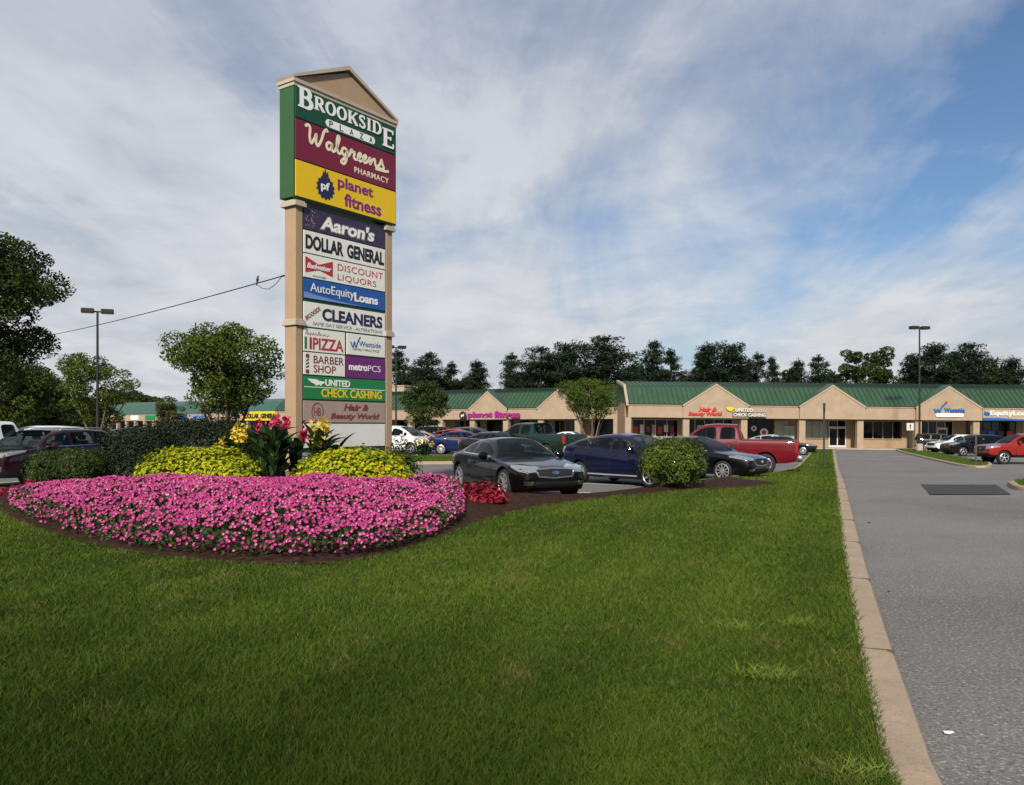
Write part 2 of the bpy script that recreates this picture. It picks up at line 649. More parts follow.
def kerb_strip(name, path, width, top=0.13, closed=False, side=1):
    """kerb along a path; the path is its left (lawn) edge, the road lies at path + side*width"""
    P = [Vector(p) for p in path]
    n = len(P)
    mb = MB()
    rows = []
    for i, p in enumerate(P):
        if closed:
            d = (P[(i + 1) % n] - P[i - 1])
        else:
            d = (P[min(i + 1, n - 1)] - P[max(i - 1, 0)])
        d.normalize()
        nn = Vector((d.y, -d.x)) * side
        prof = [(0, -0.05), (0, top), (width * 0.75, top - 0.004), (width * 0.93, top - 0.022), (width, top - 0.055), (width + 0.02, -0.05)]
        for o, z in prof:
            q = p + nn * o
            rows.append((q.x, q.y, gz(q.x, q.y) + z))
    k = 6
    fs = []
    for i in range(n if closed else n - 1):
        for j in range(k - 1):
            a, b = i * k, ((i + 1) % n) * k
            fs.append((a + j, a + j + 1, b + j + 1, b + j))
    if not closed:
        fs += [tuple(range(k)), tuple((n - 1) * k + j for j in range(k))[::-1]]
    mb.add(rows, fs)
    o = mb.build(name, M['kerb'], smooth=True)
    o['kind'] = 'structure'
    return o


def densify(path, step):
    out = []
    for a, b in zip(path, path[1:]):
        a, b = Vector(a), Vector(b)
        k = max(1, int((b - a).length / step))
        out += [tuple(a + (b - a) * i / k) for i in range(k)]
    return out + [tuple(path[-1])]


KD = densify(KL, 1.0)
kerb_strip('kerb', KD, 0.23)
kj = MB()
acc = 0.6
for a_, b_ in zip(KD, KD[1:]):
    a_, b_ = Vector(a_), Vector(b_)
    acc += (b_ - a_).length
    if acc > 3.0 and a_.y > 1:
        acc = 0.0
        d_ = (b_ - a_).normalized()
        nn_ = Vector((d_.y, -d_.x))
        q_ = [a_ + nn_ * 0.004, a_ + nn_ * 0.225, a_ + nn_ * 0.225 + d_ * 0.012, a_ + nn_ * 0.004 + d_ * 0.012]
        kj.prism([(p.x, p.y) for p in q_], 0.09, 0.1325, lambda u, v, w: (u, v, gz(u, v) + w - (0.02 if False else 0)))
M['joint'] = mat('kerb_joint', (0.075, 0.058, 0.045), 0.95, var=0.1)
props(kj.build('kerb_joints', M['joint']), kind='structure')

# edge between parking lot and planting / lawn
LOT = [(-60.0, 19.8), (-12.6, 19.8), (-11.2, 20.6), (-9.5, 22.4), (-3.2, 22.8), (-2.0, 21.0), (-1.2, 19.1), (0.2, 18.65), (1.9, 19.2), (3.5, 21.3), (5.0, 24.2)]
for px, py in [(735, 481), (770, 477.5), (795, 471.5), (806, 461), (814.5, 452.5), (818, 450)]:
    p = at(px, py)
    LOT.append((p.x, p.y))
LOT.append((LOT[-1][0] + 1.5, YEND))
LOTS = chaikin(LOT[5:], 1)
LOT = LOT[:5] + [(float(a), float(b)) for a, b in LOTS]
kerb_strip('lot_kerb', densify(LOT, 1.5), 0.16, top=0.12, side=-1)

LOT_R = [p for p in LOT if p[0] >= 0.19]


def lot_x(y):
    if y <= LOT_R[0][1]:
        return -60.0
    return lerp_poly(LOT_R, y)


LAWN = 0.115
# lawn as a triangulated outline with interior points following the fall of the site
outline = [(-60.0, -9.0)] + [p for p in KD if p[1] > -9] + [(float(a), float(b)) for a, b in LOT[::-1]]
outline[1:1] = [(kerb_x(-9.0), -9.0)]


def in_poly(P, x, y):
    x, y = np.asarray(x), np.asarray(y)
    r = np.zeros(x.shape, dtype=bool)
    n = len(P)
    for i in range(n):
        x0, y0 = P[i]
        x1, y1 = P[(i + 1) % n]
        if y0 == y1:
            continue
        c = ((y0 > y) != (y1 > y)) & (x < (x1 - x0) * (y - y0) / (y1 - y0) + x0)
        r ^= c
    return r


def dist_poly(P, x, y):
    x, y = np.asarray(x, float), np.asarray(y, float)
    d = np.full(x.shape, 1e9)
    n = len(P)
    for i in range(n):
        x0, y0 = P[i]
        x1, y1 = P[(i + 1) % n]
        l2 = (x1 - x0) ** 2 + (y1 - y0) ** 2 + 1e-12
        t = np.clip(((x - x0) * (x1 - x0) + (y - y0) * (y1 - y0)) / l2, 0, 1)
        d = np.minimum(d, np.hypot(x - x0 - t * (x1 - x0), y - y0 - t * (y1 - y0)))
    return d


def filled(name, P, step, zf, m, kind='structure'):
    P = densify(P + [P[0]], step * 1.2)[:-1]
    xs = [p[0] for p in P]
    ys = [p[1] for p in P]
    gx, gy = np.meshgrid(np.arange(min(xs), max(xs), step), np.arange(min(ys), max(ys), step))
    gx, gy = gx.ravel() + 0.013, gy.ravel() + 0.017
    ok = in_poly(P, gx, gy)
    gx, gy = gx[ok], gy[ok]
    ok = dist_poly(P, gx, gy) > step * 0.5
    gx, gy = gx[ok], gy[ok]
    n = len(P)
    pts = [Vector(p) for p in P] + [Vector((a, b)) for a, b in zip(gx, gy)]
    vo, eo, fo, *_ = delaunay_2d_cdt(pts, [(i, (i + 1) % n) for i in range(n)], [list(range(n))], 1, 1e-5)
    me = bpy.data.meshes.new(name)
    me.from_pydata([(p.x, p.y, zf(p.x, p.y)) for p in vo], [], [tuple(f) for f in fo])
    me.materials.append(m)
    me.polygons.foreach_set('use_smooth', [True] * len(me.polygons))
    bm = bmesh.new()
    bm.from_mesh(me)
    bmesh.ops.recalc_face_normals(bm, faces=bm.faces)
    if sum(f.normal.z for f in bm.faces) < 0:
        bmesh.ops.reverse_faces(bm, faces=bm.faces)
    bm.to_mesh(me)
    bm.free()
    o = link(name, me)
    o['kind'] = kind
    return o


filled('lawn', outline, 2.0, lambda x, y: gz(x, y) + LAWN, M['lawn'])

# the drive: one sheet from the kerb to beyond the right edge
sheet('drive', lambda y: kerb_x(y) + 0.15, lambda y: 90.0 if y > 3 else 60.0, [-9, -4, 0, 2, 4, 6, 8, 10, 13, 16, 19, 22, 25, 28, 31, 34, 38, 42, 46, 50, 55, 60, 66, 72, YEND - 0.2], 26, 0.004, M['drive'])
pq = [at(921, 484.8, 0.008), at(996, 485.2, 0.008), at(1011, 494.6, 0.008), at(930, 494.8, 0.008)]
me = bpy.data.meshes.new('asphalt_patch')
me.from_pydata([p + Vector((0, 0, 0.012)) for p in pq], [], [(0, 3, 2, 1)])
me.materials.append(M['patch'])
props(link('asphalt_patch', me), kind='structure')

# painted stall lines in the lot
lm = MB()


def line(a, b, w=0.10, dz=0.006):
    a, b = Vector((a[0], a[1], 0)), Vector((b[0], b[1], 0))
    d = (b - a).normalized()
    n = Vector((-d.y, d.x, 0)) * w / 2
    k = max(1, int((b - a).length / 1.5))
    for i in range(k):
        p, q = a + (b - a) * i / k, a + (b - a) * (i + 1) / k
        vs = [p - n, q - n, q + n, p + n]
        lm.add([(v.x, v.y, gz(v.x, v.y) + dz) for v in vs], [(0, 1, 2, 3)])


for i in range(9):
    a = Vector((2.2 + 1.35 * i, 21.0 + 2.75 * i))
    line(a, a + Vector((-4.6, 2.2)))
for i in range(7):
    a = Vector((-13.5 - 3.0 * i, 21.0))
    line(a, a + Vector((1.6, 5.0)))
for i in range(9):
    line((-14 + 2.8 * i, 47.5), (-14 + 2.8 * i, 52.5))
for i in range(5):
    line((27.5 + 2.0 * i, 60 - 3.2 * i), (32.6 + 2.0 * i, 60 - 3.2 * i))
props(lm.build('parking_lines', M['paint_white']), kind='structure')

# ------------------------------------------------------------------ planting bed
BEDPX = [(-2, 488), (-3, 506), (8, 518), (36, 530), (86, 544), (130, 553), (180, 560), (240, 564), (300, 566), (350, 563), (400, 553), (450, 535), (488, 519), (540, 507), (600, 499), (650, 493.5), (720, 489), (765, 486.5), (778, 485)]
BED = [at(x, y, LAWN) for x, y in BEDPX]
BED = [(p.x, p.y) for p in BED]
tail = [(768, 481.5), (745, 479.5), (722, 479.2)]
BED += [(at(x, y, LAWN).x, at(x, y, LAWN).y) for x, y in tail]
BED += [(5.3, 24.6), (3.45, 21.45), (1.85, 19.38), (0.2, 18.82), (-1.1, 19.25), (-1.9, 21.1), (-3.2, 22.6), (-9.4, 22.2), (-11.1, 20.5)]
BED = chaikin(BED + [BED[0]], 1)[:-1]
BED = [(float(a), float(b)) for a, b in BED]


def berm(x, y):
    d = float(dist_poly(BED, np.array([x]), np.array([y]))[0])
    return 0.36 * S(0, 2.6, d)


def bed_z(x, y):
    return gz(x, y) + LAWN + 0.012 + berm(x, y)


filled('mulch_bed', BED, 0.28, bed_z, M['mulch'])

# ------------------------------------------------------------------ grass (uncountable)
G = np.random.default_rng(11)


def blades(n_try, yrange, power, hmul=1.0):
    y0, y1 = yrange
    u = G.random(n_try)
    p = 1 - power
    y = (y0 ** p + u * (y1 ** p - y0 ** p)) ** (1 / p)
    xl = np.maximum(-0.66 * y - 2.2, -22)
    xr = np.array([kerb_x(v) for v in np.linspace(y0, y1, 600)])
    xr = np.interp(y, np.linspace(y0, y1, 600), xr) + 0.03
    x = xl + G.random(n_try) * (xr - xl)
    keep = G.random(n_try) < (xr - xl) / (0.66 * y + 2.2 + 14) * 1.0
    lx = np.array([lot_x(v) for v in np.linspace(y0, y1, 600)])
    lx = np.interp(y, np.linspace(y0, y1, 600), lx)
    keep &= (x > lx + 0.05)
    keep &= ~((y > 19.0) & (x < 0.3))
    x, y = x[keep], y[keep]
    inside = in_poly(BED, x, y) & (dist_poly(BED, x, y) > 0.03)
    return x[~inside], y[~inside]


def smooth_noise(x, y, scale, seed):
    """cheap value noise"""
    g = np.random.default_rng(seed)
    T = g.random((64, 64))
    xs, ys = x / scale, y / scale
    i, j = np.floor(xs).astype(int), np.floor(ys).astype(int)
    fx, fy = xs - i, ys - j
    fx, fy = fx * fx * (3 - 2 * fx), fy * fy * (3 - 2 * fy)
    a, b = T[i % 64, j % 64], T[(i + 1) % 64, j % 64]
    c, d = T[i % 64, (j + 1) % 64], T[(i + 1) % 64, (j + 1) % 64]
    return (a * (1 - fx) + b * fx) * (1 - fy) + (c * (1 - fx) + d * fx) * fy


def grass_arrays(x, y, h, w, lean, tint, dz=LAWN - 0.005):
    n = len(x)
    z = np.array([gz(a, b) for a, b in zip(x, y)]) + dz
    az = G.random(n) * 2 * np.pi
    fa = G.random(n) * 2 * np.pi
    dx, dy = np.cos(az), np.sin(az)
    wx, wy = np.cos(fa) * w, np.sin(fa) * w
    V = np.zeros((n, 5, 3), dtype=np.float32)
    V[:, 0] = np.stack([x - wx, y - wy, z], 1)
    V[:, 1] = np.stack([x + wx, y + wy, z], 1)
    mx, my, mz = x + dx * lean * 0.35, y + dy * lean * 0.35, z + h * 0.6
    V[:, 2] = np.stack([mx + wx * 0.8, my + wy * 0.8, mz], 1)
    V[:, 3] = np.stack([mx - wx * 0.8, my - wy * 0.8, mz], 1)
    V[:, 4] = np.stack([x + dx * lean, y + dy * lean, z + h], 1)
    b = (np.arange(n) * 5)[:, None]
    quads = b + np.array([[0, 1, 2, 3]])
    tris = b + np.array([[3, 2, 4]])
    return V.reshape(-1, 3), quads, tris, np.repeat(tint, 5)


M['grass'] = leaf_mat('grass_blades', [(0.0, (0.19, 0.165, 0.055)), (0.10, (0.135, 0.140, 0.028)), (0.16, (0.038, 0.068, 0.009)), (0.55, (0.074, 0.124, 0.015)), (1.0, (0.128, 0.180, 0.024))], trans=0.35, rough=0.65, spec=0.10)
gx, gy = blades(1400000, (3.0, 74.0), 1.55)
ng = len(gx)
patchy = smooth_noise(gx, gy, 0.55, 3) * 0.5 + smooth_noise(gx, gy, 1.9, 4) * 0.5
scalev = (np.maximum(gy, 4.0) / 4.0)
u_ = gx - np.interp(gy, np.linspace(1, 80, 400), np.array([kerb_x(v) for v in np.linspace(1, 80, 400)]))
band = np.tanh(3.0 * np.sin(u_ * 0.93 * np.pi / 0.62 + 0.7 * smooth_noise(gx, gy, 3.0, 31)))
hh = (0.030 + 0.030 * G.random(ng)) * (0.75 + 0.55 * patchy) * (1 + 0.05 * (scalev - 1))
ww = (0.0017 + 0.0013 * G.random(ng)) * scalev ** 0.75
ll = hh * (0.25 + 1.0 * G.random(ng))
broad = smooth_noise(gx, gy, 4.5, 33) - 0.5
tn = np.clip(0.24 + 0.42 * patchy + 0.06 * band + 0.42 * broad + 0.17 * G.standard_normal(ng), 0.17, 1)
straw = G.random(ng) < (0.045 + 0.55 * np.clip(smooth_noise(gx, gy, 0.38, 9) - 0.72, 0, 1) * 3)
tn[straw] = 0.10 * G.random(straw.sum())
Vb, q, t3, tt = grass_arrays(gx, gy, hh, ww, ll, tn)
props(np_mesh('grass', Vb, [q, t3], M['grass'], tint=tt), kind='stuff')
print('grass blades', ng)

# pale weed clumps in the turf
M['weed'] = leaf_mat('weed_blades', [(0.0, (0.11, 0.17, 0.018)), (1.0, (0.19, 0.25, 0.045))], trans=0.35, rough=0.5)


def weed(px, py, rx, n, label):
    p = at(px, py, LAWN)
    a = G.random(n) * 2 * np.pi
    r = np.sqrt(G.random(n))
    x, y = p.x + np.cos(a) * r * rx, p.y + np.sin(a) * r * rx * 0.55
    h = 0.05 + 0.05 * G.random(n)
    V, q, t3, tt = grass_arrays(x, y, h, np.full(n, 0.0036), h * (0.9 + 1.3 * G.random(n)), G.random(n))
    V[:, 0] -= p.x
    V[:, 1] -= p.y
    V[:, 2] -= p.z
    o = np_mesh('weed_clump', V, [q, t3], M['weed'], tint=tt)
    o.location = p
    props(o, label, 'weed', 'pale weed clumps in the turf')


weed(765, 679, 0.19, 330, 'widest pale green weed clump in the lawn, lowest of the clumps beside the kerb')
weed(797, 628, 0.17, 150, 'small pale weed clump in the turf closest to the concrete kerb')
weed(740, 632, 0.16, 130, 'small pale weed clump in the turf, uphill and away from the kerb')
weed(862, 778, 0.12, 90, 'pale weed clump at the very bottom of the lawn against the kerb')

# litter
lp = MB()
lp.prism([(-0.05, -0.02), (0.0, -0.03), (0.055, -0.012), (0.05, 0.018), (0.0, 0.026), (-0.04, 0.022)], 0.0, 0.006, lambda u, v, w: (u, v, w + 0.35 * abs(u) * 0.3 + 0.2 * v * v))
o = lp.build('paper_scrap', M['paint_white'])
o.location = at(948, 733, 0.012)
o.scale = (0.55, 0.6, 0.8)
props(o, 'crumpled white paper scrap lying on the grey drive', 'litter')
for i, (px, py, s, lb) in enumerate([(869, 523, 0.028, 'larger dark stone chip lying on the drive by the kerb'), (889, 592, 0.016, 'tiny dark stone chip on the drive below the larger one')]):
    sm = MB()
    sm.lathe([(0.001, 0), (s * 0.8, 0.004), (s, s * 0.3), (s * 0.5, s * 0.6), (0.001, s * 0.65)], 7, lambda x, y, h: (x * (1 + 0.3 * math.sin(5 * y / s)), y * 0.7, h))
    o = sm.build('stone_chip', M['black'], smooth=True)
    o.location = at(px, py, 0.006)
    props(o, lb, 'stone', 'stone chips on the drive')


# ------------------------------------------------------------------ leaf clouds
def frames(n, up_bias, rng):
    """random orthonormal frames; normals biased upward"""
    nrm = rng.standard_normal((n, 3))
    nrm /= np.linalg.norm(nrm, axis=1)[:, None]
    nrm[:, 2] = nrm[:, 2] + up_bias
    nrm /= np.linalg.norm(nrm, axis=1)[:, None] + 1e-9
    t = rng.standard_normal((n, 3))
    t -= nrm * (t * nrm).sum(1)[:, None]
    t /= np.linalg.norm(t, axis=1)[:, None] + 1e-9
    return t, np.cross(nrm, t), nrm


def leaf_cloud(P, size, aspect, rng, up=0.6, fold=0.15, normals=None):
    """one folded pointed leaf per point: 4 vertices, 2 triangles"""
    n = len(P)
    t, b, nr = frames(n, up, rng)
    if normals is not None:
        nr = nr * 0.7 + normals
        nr /= np.linalg.norm(nr, axis=1)[:, None] + 1e-9
        t -= nr * (t * nr).sum(1)[:, None]
        t /= np.linalg.norm(t, axis=1)[:, None] + 1e-9
        b = np.cross(nr, t)
    s = (size * (0.7 + 0.6 * rng.random(n)))[:, None]
    V = np.zeros((n, 4, 3), dtype=np.float32)
    V[:, 0] = P - t * s * 0.5
    V[:, 1] = P + b * s * 0.5 * aspect + nr * s * fold
    V[:, 2] = P + t * s * 0.5
    V[:, 3] = P - b * s * 0.5 * aspect + nr * s * fold
    base = (np.arange(n) * 4)[:, None]
    return V.reshape(-1, 3), np.concatenate([base + np.array([[0, 1, 2]]), base + np.array([[0, 2, 3]])])


# petunias: one spreading mass
PETPX = [(10, 493), (7, 503), (14, 513), (36, 524), (86, 537), (118, 545), (163, 553), (220, 557), (325, 560), (375, 554), (425, 541), (462, 522), (467, 508), (452, 494)]
PET = [at(x, y, LAWN + 0.02) for x, y in PETPX]
PET = [(p.x, p.y) for p in PET]
PET += [(-1.9, 16.6), (-4.5, 16.0), (-7.3, 16.4), (-9.5, 18.0), (-11.6, 18.9)]
PET = [(float(a), float(b)) for a, b in chaikin(PET + [PET[0]], 1)[:-1]]


def scatter_poly(P, n, rng):
    xs = [p[0] for p in P]
    ys = [p[1] for p in P]
    x = min(xs) + rng.random(n) * (max(xs) - min(xs))
    y = min(ys) + rng.random(n) * (max(ys) - min(ys))
    k = in_poly(P, x, y)
    return x[k], y[k]


def bed_np(x, y):
    d = dist_poly(BED, x, y)
    t = np.clip(d / 2.6, 0, 1)
    g = np.array([gz(a, b) for a, b in zip(x, y)])
    return g + LAWN + 0.012 + 0.36 * t * t * (3 - 2 * t)


def pet_top(x, y):
    d = dist_poly(PET, x, y)
    t = np.clip(d / 0.55, 0, 1)
    lump = smooth_noise(x, y, 0.33, 21) * 0.12 + smooth_noise(x, y, 0.9, 22) * 0.15
    return bed_np(x, y) + 0.05 + 0.13 * np.sqrt(t * (2 - t)) + lump * 0.62


M['petal'] = leaf_mat('petunia_petals', [(0.0, (0.22, 0.014, 0.085)), (0.25, (0.34, 0.022, 0.150)), (0.75, (0.41, 0.050, 0.205)), (0.93, (0.50, 0.16, 0.32)), (0.97, (0.75, 0.62, 0.66)), (1.0, (0.30, 0.015, 0.06))], trans=0.25, rough=0.6, spec=0.2)
M['pet_leaf'] = leaf_mat('petunia_leaves', [(0.0, (0.012, 0.028, 0.008)), (1.0, (0.045, 0.085, 0.022))], trans=0.2)
rp = np.random.default_rng(5)
lx, ly = scatter_poly(PET, 52000, rp)
lz = pet_top(lx, ly) - 0.02 - 0.12 * rp.random(len(lx)) ** 1.3
Vl, Fl = leaf_cloud(np.stack([lx, ly, lz], 1), 0.075, 0.55, rp, up=0.5)
tl = np.repeat(rp.random(len(lx)), 4)
fx, fy = scatter_poly(PET, 27000, rp)
kp = rp.random(len(fx)) < 0.62 + 0.55 * smooth_noise(fx, fy, 0.4, 27)
fx, fy = fx[kp], fy[kp]
fd = dist_poly(PET, fx, fy)
fz = pet_top(fx, fy) + 0.03 * rp.random(len(fx)) - 0.012
fb = bed_np(fx, fy) + 0.03
edge = fd < 0.32
fz[edge] = (fb + (fz - fb) * rp.random(len(fx)) ** 0.45)[edge]
nf = len(fx)
# local slope of the mound gives each flower its outlook, tipped towards the light
e = 0.12
nx_ = -(pet_top(fx + e, fy) - pet_top(fx - e, fy)) / (2 * e)
ny_ = -(pet_top(fx, fy + e) - pet_top(fx, fy - e)) / (2 * e)
N = np.stack([np.clip(nx_, -2, 2) - 0.15, np.clip(ny_, -2, 2) - 0.75, np.full(nf, 0.8)], 1) + 0.42 * rp.standard_normal((nf, 3))
N /= np.linalg.norm(N, axis=1)[:, None]
T = rp.standard_normal((nf, 3))
T -= N * (T * N).sum(1)[:, None]
T /= np.linalg.norm(T, axis=1)[:, None]
B = np.cross(N, T)
C = np.stack([fx, fy, fz], 1)
Rf = 0.0195 + 0.010 * rp.random(nf)
K = 10
ring = []
for k in range(K):
    a = 2 * np.pi * k / K
    rr = Rf * (1.0 if k % 2 == 0 else 0.86)
    ring.append(C + T * (np.cos(a) * rr)[:, None] + B * (np.sin(a) * rr)[:, None] + N * (0.004 if k % 2 else -0.002))
inner = []
for k in range(K):
    a = 2 * np.pi * k / K
    inner.append(C + T * (np.cos(a) * Rf * 0.30)[:, None] + B * (np.sin(a) * Rf * 0.30)[:, None] - N * 0.006)
cen = C - N * 0.022
Vf = np.stack([cen] + inner + ring, 1).astype(np.float32)
bs = (np.arange(nf) * (1 + 2 * K))[:, None]
tri = np.concatenate([bs + np.array([[0, 1 + k, 1 + (k + 1) % K]]) for k in range(K)])
quad = np.concatenate([bs + np.array([[1 + k, 1 + K + k, 1 + K + (k + 1) % K, 1 + (k + 1) % K]]) for k in range(K)])
tf = np.clip(0.45 + 0.22 * rp.standard_normal(nf), 0.0, 0.9)
tf[rp.random(nf) < 0.002] = 0.97
tfv = np.repeat(tf[:, None], 1 + 2 * K, 1)
tfv[:, 0] = 1.0
tfv[:, 1:1 + K] = np.clip(tf[:, None] + 0.42, 0, 0.93)
nl = len(Vl)
o = np_mesh('petunia_flowers', np.concatenate([Vl, Vf.reshape(-1, 3)]), [Fl, tri + nl, quad + nl], [M['pet_leaf'], M['petal']], tint=np.concatenate([tl, tfv.ravel()]),
            mi=np.concatenate([np.zeros(len(Fl)), np.ones(len(tri) + len(quad))]))
props(o, 'sweeping mass of pink petunias in the mulch bed before the sign', 'flowers', kind='stuff')
# ------------------------------------------------------------------ lettering
def text_mesh(s, w, h, depth=0.015, bold=0.0, shear=0.0, spacing=1.0):
    """mesh of a line of text fitted to a w x h box; origin at its lower left corner, in the XZ plane facing -Y"""
    cu = bpy.data.curves.new('lettering', 'FONT')
    cu.body = s
    cu.size = 1.0
    cu.offset = bold
    cu.shear = shear
    cu.space_character = spacing
    cu.resolution_u = 4
    cu.extrude = 0.5
    ob = bpy.data.objects.new('lettering', cu)
    COL.objects.link(ob)
    dg = bpy.context.evaluated_depsgraph_get()
    me = bpy.data.meshes.new_from_object(ob.evaluated_get(dg))
    bpy.data.objects.remove(ob)
    bpy.data.curves.remove(cu)
    n = len(me.vertices)
    c = np.empty(n * 3)
    me.vertices.foreach_get('co', c)
    c = c.reshape(-1, 3)
    lo, hi = c.min(0), c.max(0)
    v = np.empty_like(c)
    v[:, 0] = (c[:, 0] - lo[0]) / (hi[0] - lo[0]) * w
    v[:, 2] = (c[:, 1] - lo[1]) / (hi[1] - lo[1]) * h
    v[:, 1] = -depth * (c[:, 2] - lo[2]) / (hi[2] - lo[2])
    me.vertices.foreach_set('co', v.ravel())
    me.update()
    return me


def letters(name, s, x, y, z, w, h, m, parent, **kw):
    me = text_mesh(s, w, h, **kw)
    me.materials.clear()
    me.materials.append(m)
    o = link(name, me, parent)
    o.location = (x, y, z)
    return o


def arc(cx, cy, rx, ry, a0, a1, n=14):
    return [(cx + rx * math.cos(R(a0 + (a1 - a0) * i / n)), cy + ry * math.sin(R(a0 + (a1 - a0) * i / n))) for i in range(n + 1)]


def serif_word(mb, word, x0, z0, w, h, first_h, fn, y, depth):
    """roman capitals with slab serifs; the first and last letters taller"""
    gl = {'B': .72, 'R': .76, 'O': .78, 'K': .80, 'S': .60, 'I': .38, 'D': .80, 'E': .68}
    hs = [first_h if i in (0, len(word) - 1) else 1.0 for i in range(len(word))]
    tot = sum(gl[c] * k for c, k in zip(word, hs)) + 0.06 * (len(word) - 1)
    k = w / tot
    x = x0
    layer = [0]

    def put(path, width, ox, sx, sz, oz):
        P = [(ox + p[0] * sx, oz + p[1] * sz) for p in path]
        W = [q * sx for q in width] if isinstance(width, list) else width * sx
        layer[0] += 1
        mb.ribbon(P, W, fn, depth=depth, y=y - 0.0006 * layer[0])

    for i, (c, hk) in enumerate(zip(word, hs)):
        sx = k * hk
        sz = h * hk
        oz = z0 if i == 0 else (z0 - (hk - 1) * h if i == len(word) - 1 else z0 + (first_h - 1) * h * 0.5)
        if i == 0:
            oz = z0
        g = gl[c]
        T = 0.19
        if c in 'BRKIDE':
            sxm = g / 2 if c == 'I' else 0.18
            put([(sxm, 0), (sxm, 1)], T, x, sx, sz, oz)
            put([(sxm - .17, 0.035), (sxm + .17, 0.035)], 0.08 * h * hk / sx, x, sx, sz, oz)
            put([(sxm - .17, 0.965), (sxm + .17, 0.965)], 0.08 * h * hk / sx, x, sx, sz, oz)
        thin = 0.08

        def var(n):
            return [thin + (T - thin) * math.sin(math.pi * j / n) for j in range(n + 1)]
        if c == 'B':
            put([(.2, .96)] + arc(.34, .75, .22, .21, 90, -90, 12) + [(.2, .54)], [thin] + var(12) + [thin], x, sx, sz, oz)
            put([(.2, .52)] + arc(.36, .28, .27, .24, 90, -90, 12) + [(.2, .04)], [thin] + var(12) + [thin], x, sx, sz, oz)
        if c == 'R':
            put([(.2, .96)] + arc(.36, .73, .22, .23, 90, -90, 12) + [(.2, .50)], [thin] + var(12) + [thin], x, sx, sz, oz)
            put([(.36, .5), (.66, .03)], T, x, sx, sz, oz)
            put([(.6, .03), (.78, .03)], thin, x, sx, sz, oz)
        if c == 'O':
            n = 24
            put(arc(.39, .5, .30, .46, 90, 450, n), [thin + (T - thin) * abs(math.sin(2 * math.pi * j / n)) for j in range(n + 1)], x, sx, sz, oz)
        if c == 'D':
            put([(.2, .96)] + arc(.34, .5, .36, .46, 90, -90, 16) + [(.2, .04)], [thin] + var(16) + [thin], x, sx, sz, oz)
        if c == 'K':
            put([(.25, .42), (.66, .95)], .09, x, sx, sz, oz)
            put([(.36, .56), (.70, .04)], T, x, sx, sz, oz)
            put([(.56, .965), (.78, .965)], thin, x, sx, sz, oz)
            put([(.60, .035), (.82, .035)], thin, x, sx, sz, oz)
        if c == 'E':
            put([(.2, .96), (.6, .96)], thin, x, sx, sz, oz)
            put([(.2, .52), (.48, .52)], thin, x, sx, sz, oz)
            put([(.2, .04), (.62, .04)], thin, x, sx, sz, oz)
            put([(.60, .99), (.60, .78)], .07, x, sx, sz, oz)
            put([(.48, .62), (.48, .42)], .06, x, sx, sz, oz)
            put([(.63, .01), (.63, .26)], .07, x, sx, sz, oz)
        if c == 'S':
            n = 12
            put(arc(.30, .74, .19, .22, 20, 250, n) , [thin + .06 * math.sin(math.pi * j / n) for j in range(n + 1)], x, sx, sz, oz)
            put([(.17, .63), (.30, .52), (.43, .40)], .17, x, sx, sz, oz)
            put(arc(.30, .26, .20, .22, 70, -160, n), [thin + .06 * math.sin(math.pi * j / n) for j in range(n + 1)], x, sx, sz, oz)
            put([(.47, .98), (.47, .74)], .06, x, sx, sz, oz)
            put([(.10, .02), (.10, .27)], .06, x, sx, sz, oz)
        x += (g * hk + 0.06) * k


def smooth_path(P, n=5):
    out = []
    k = len(P)
    for i in range(k - 1):
        p0, p1, p2, p3 = (Vector(P[max(0, min(k - 1, i + j))]) for j in (-1, 0, 1, 2))
        for s in range(n):
            t = s / n
            out.append(0.5 * ((2 * p1) + (p2 - p0) * t + (2 * p0 - 5 * p1 + 4 * p2 - p3) * t * t + (3 * p1 - p0 - 3 * p2 + p3) * t ** 3))
    out.append(Vector(P[-1]))
    return [(p.x, p.y) for p in out]


# ------------------------------------------------------------------ pylon sign
M['sign_tan'] = mat('sign_tan', (0.33, 0.235, 0.155), 0.85, var=0.07, vscale=1.2, bump=0.2, bscale=70, spec=0.2)
M['sign_cap'] = mat('sign_cap', (0.38, 0.335, 0.265), 0.8, var=0.08, spec=0.2)
M['sg_green'] = mat('sign_frame_green', (0.012, 0.060, 0.024), 0.45, var=0.08)
M['sg_side'] = mat('sign_side_green', (0.020, 0.078, 0.022), 0.45, var=0.08)
M['p_green'] = mat('panel_green', (0.008, 0.058, 0.026), 0.4, var=0.04)
M['p_burg'] = mat('panel_burgundy', (0.155, 0.010, 0.030), 0.4, var=0.04)
M['p_yellow'] = mat('panel_yellow', (0.66, 0.44, 0.0), 0.4, var=0.03)
M['p_violet'] = mat('panel_violet', (0.035, 0.022, 0.055), 0.4, var=0.3, vscale=6)
M['p_white'] = mat('panel_white', (0.66, 0.67, 0.62), 0.4, var=0.04)
M['p_blue'] = mat('panel_blue', (0.008, 0.075, 0.30), 0.4, var=0.04)
M['p_paleblue'] = mat('panel_pale_blue', (0.13, 0.24, 0.48), 0.4, var=0.04)
M['p_metro'] = mat('panel_purple', (0.115, 0.012, 0.13), 0.4, var=0.03)
M['p_check'] = mat('panel_bright_green', (0.006, 0.17, 0.04), 0.4, var=0.03)
M['p_beige'] = mat('panel_beige', (0.31, 0.24, 0.205), 0.5, var=0.05)
M['l_cream'] = mat('letter_cream', (0.70, 0.65, 0.47), 0.5, var=0.0)
M['l_white'] = mat('letter_white', (0.72, 0.73, 0.72), 0.5, var=0.0)
M['l_black'] = mat('letter_black', (0.010, 0.010, 0.012), 0.5, var=0.0)
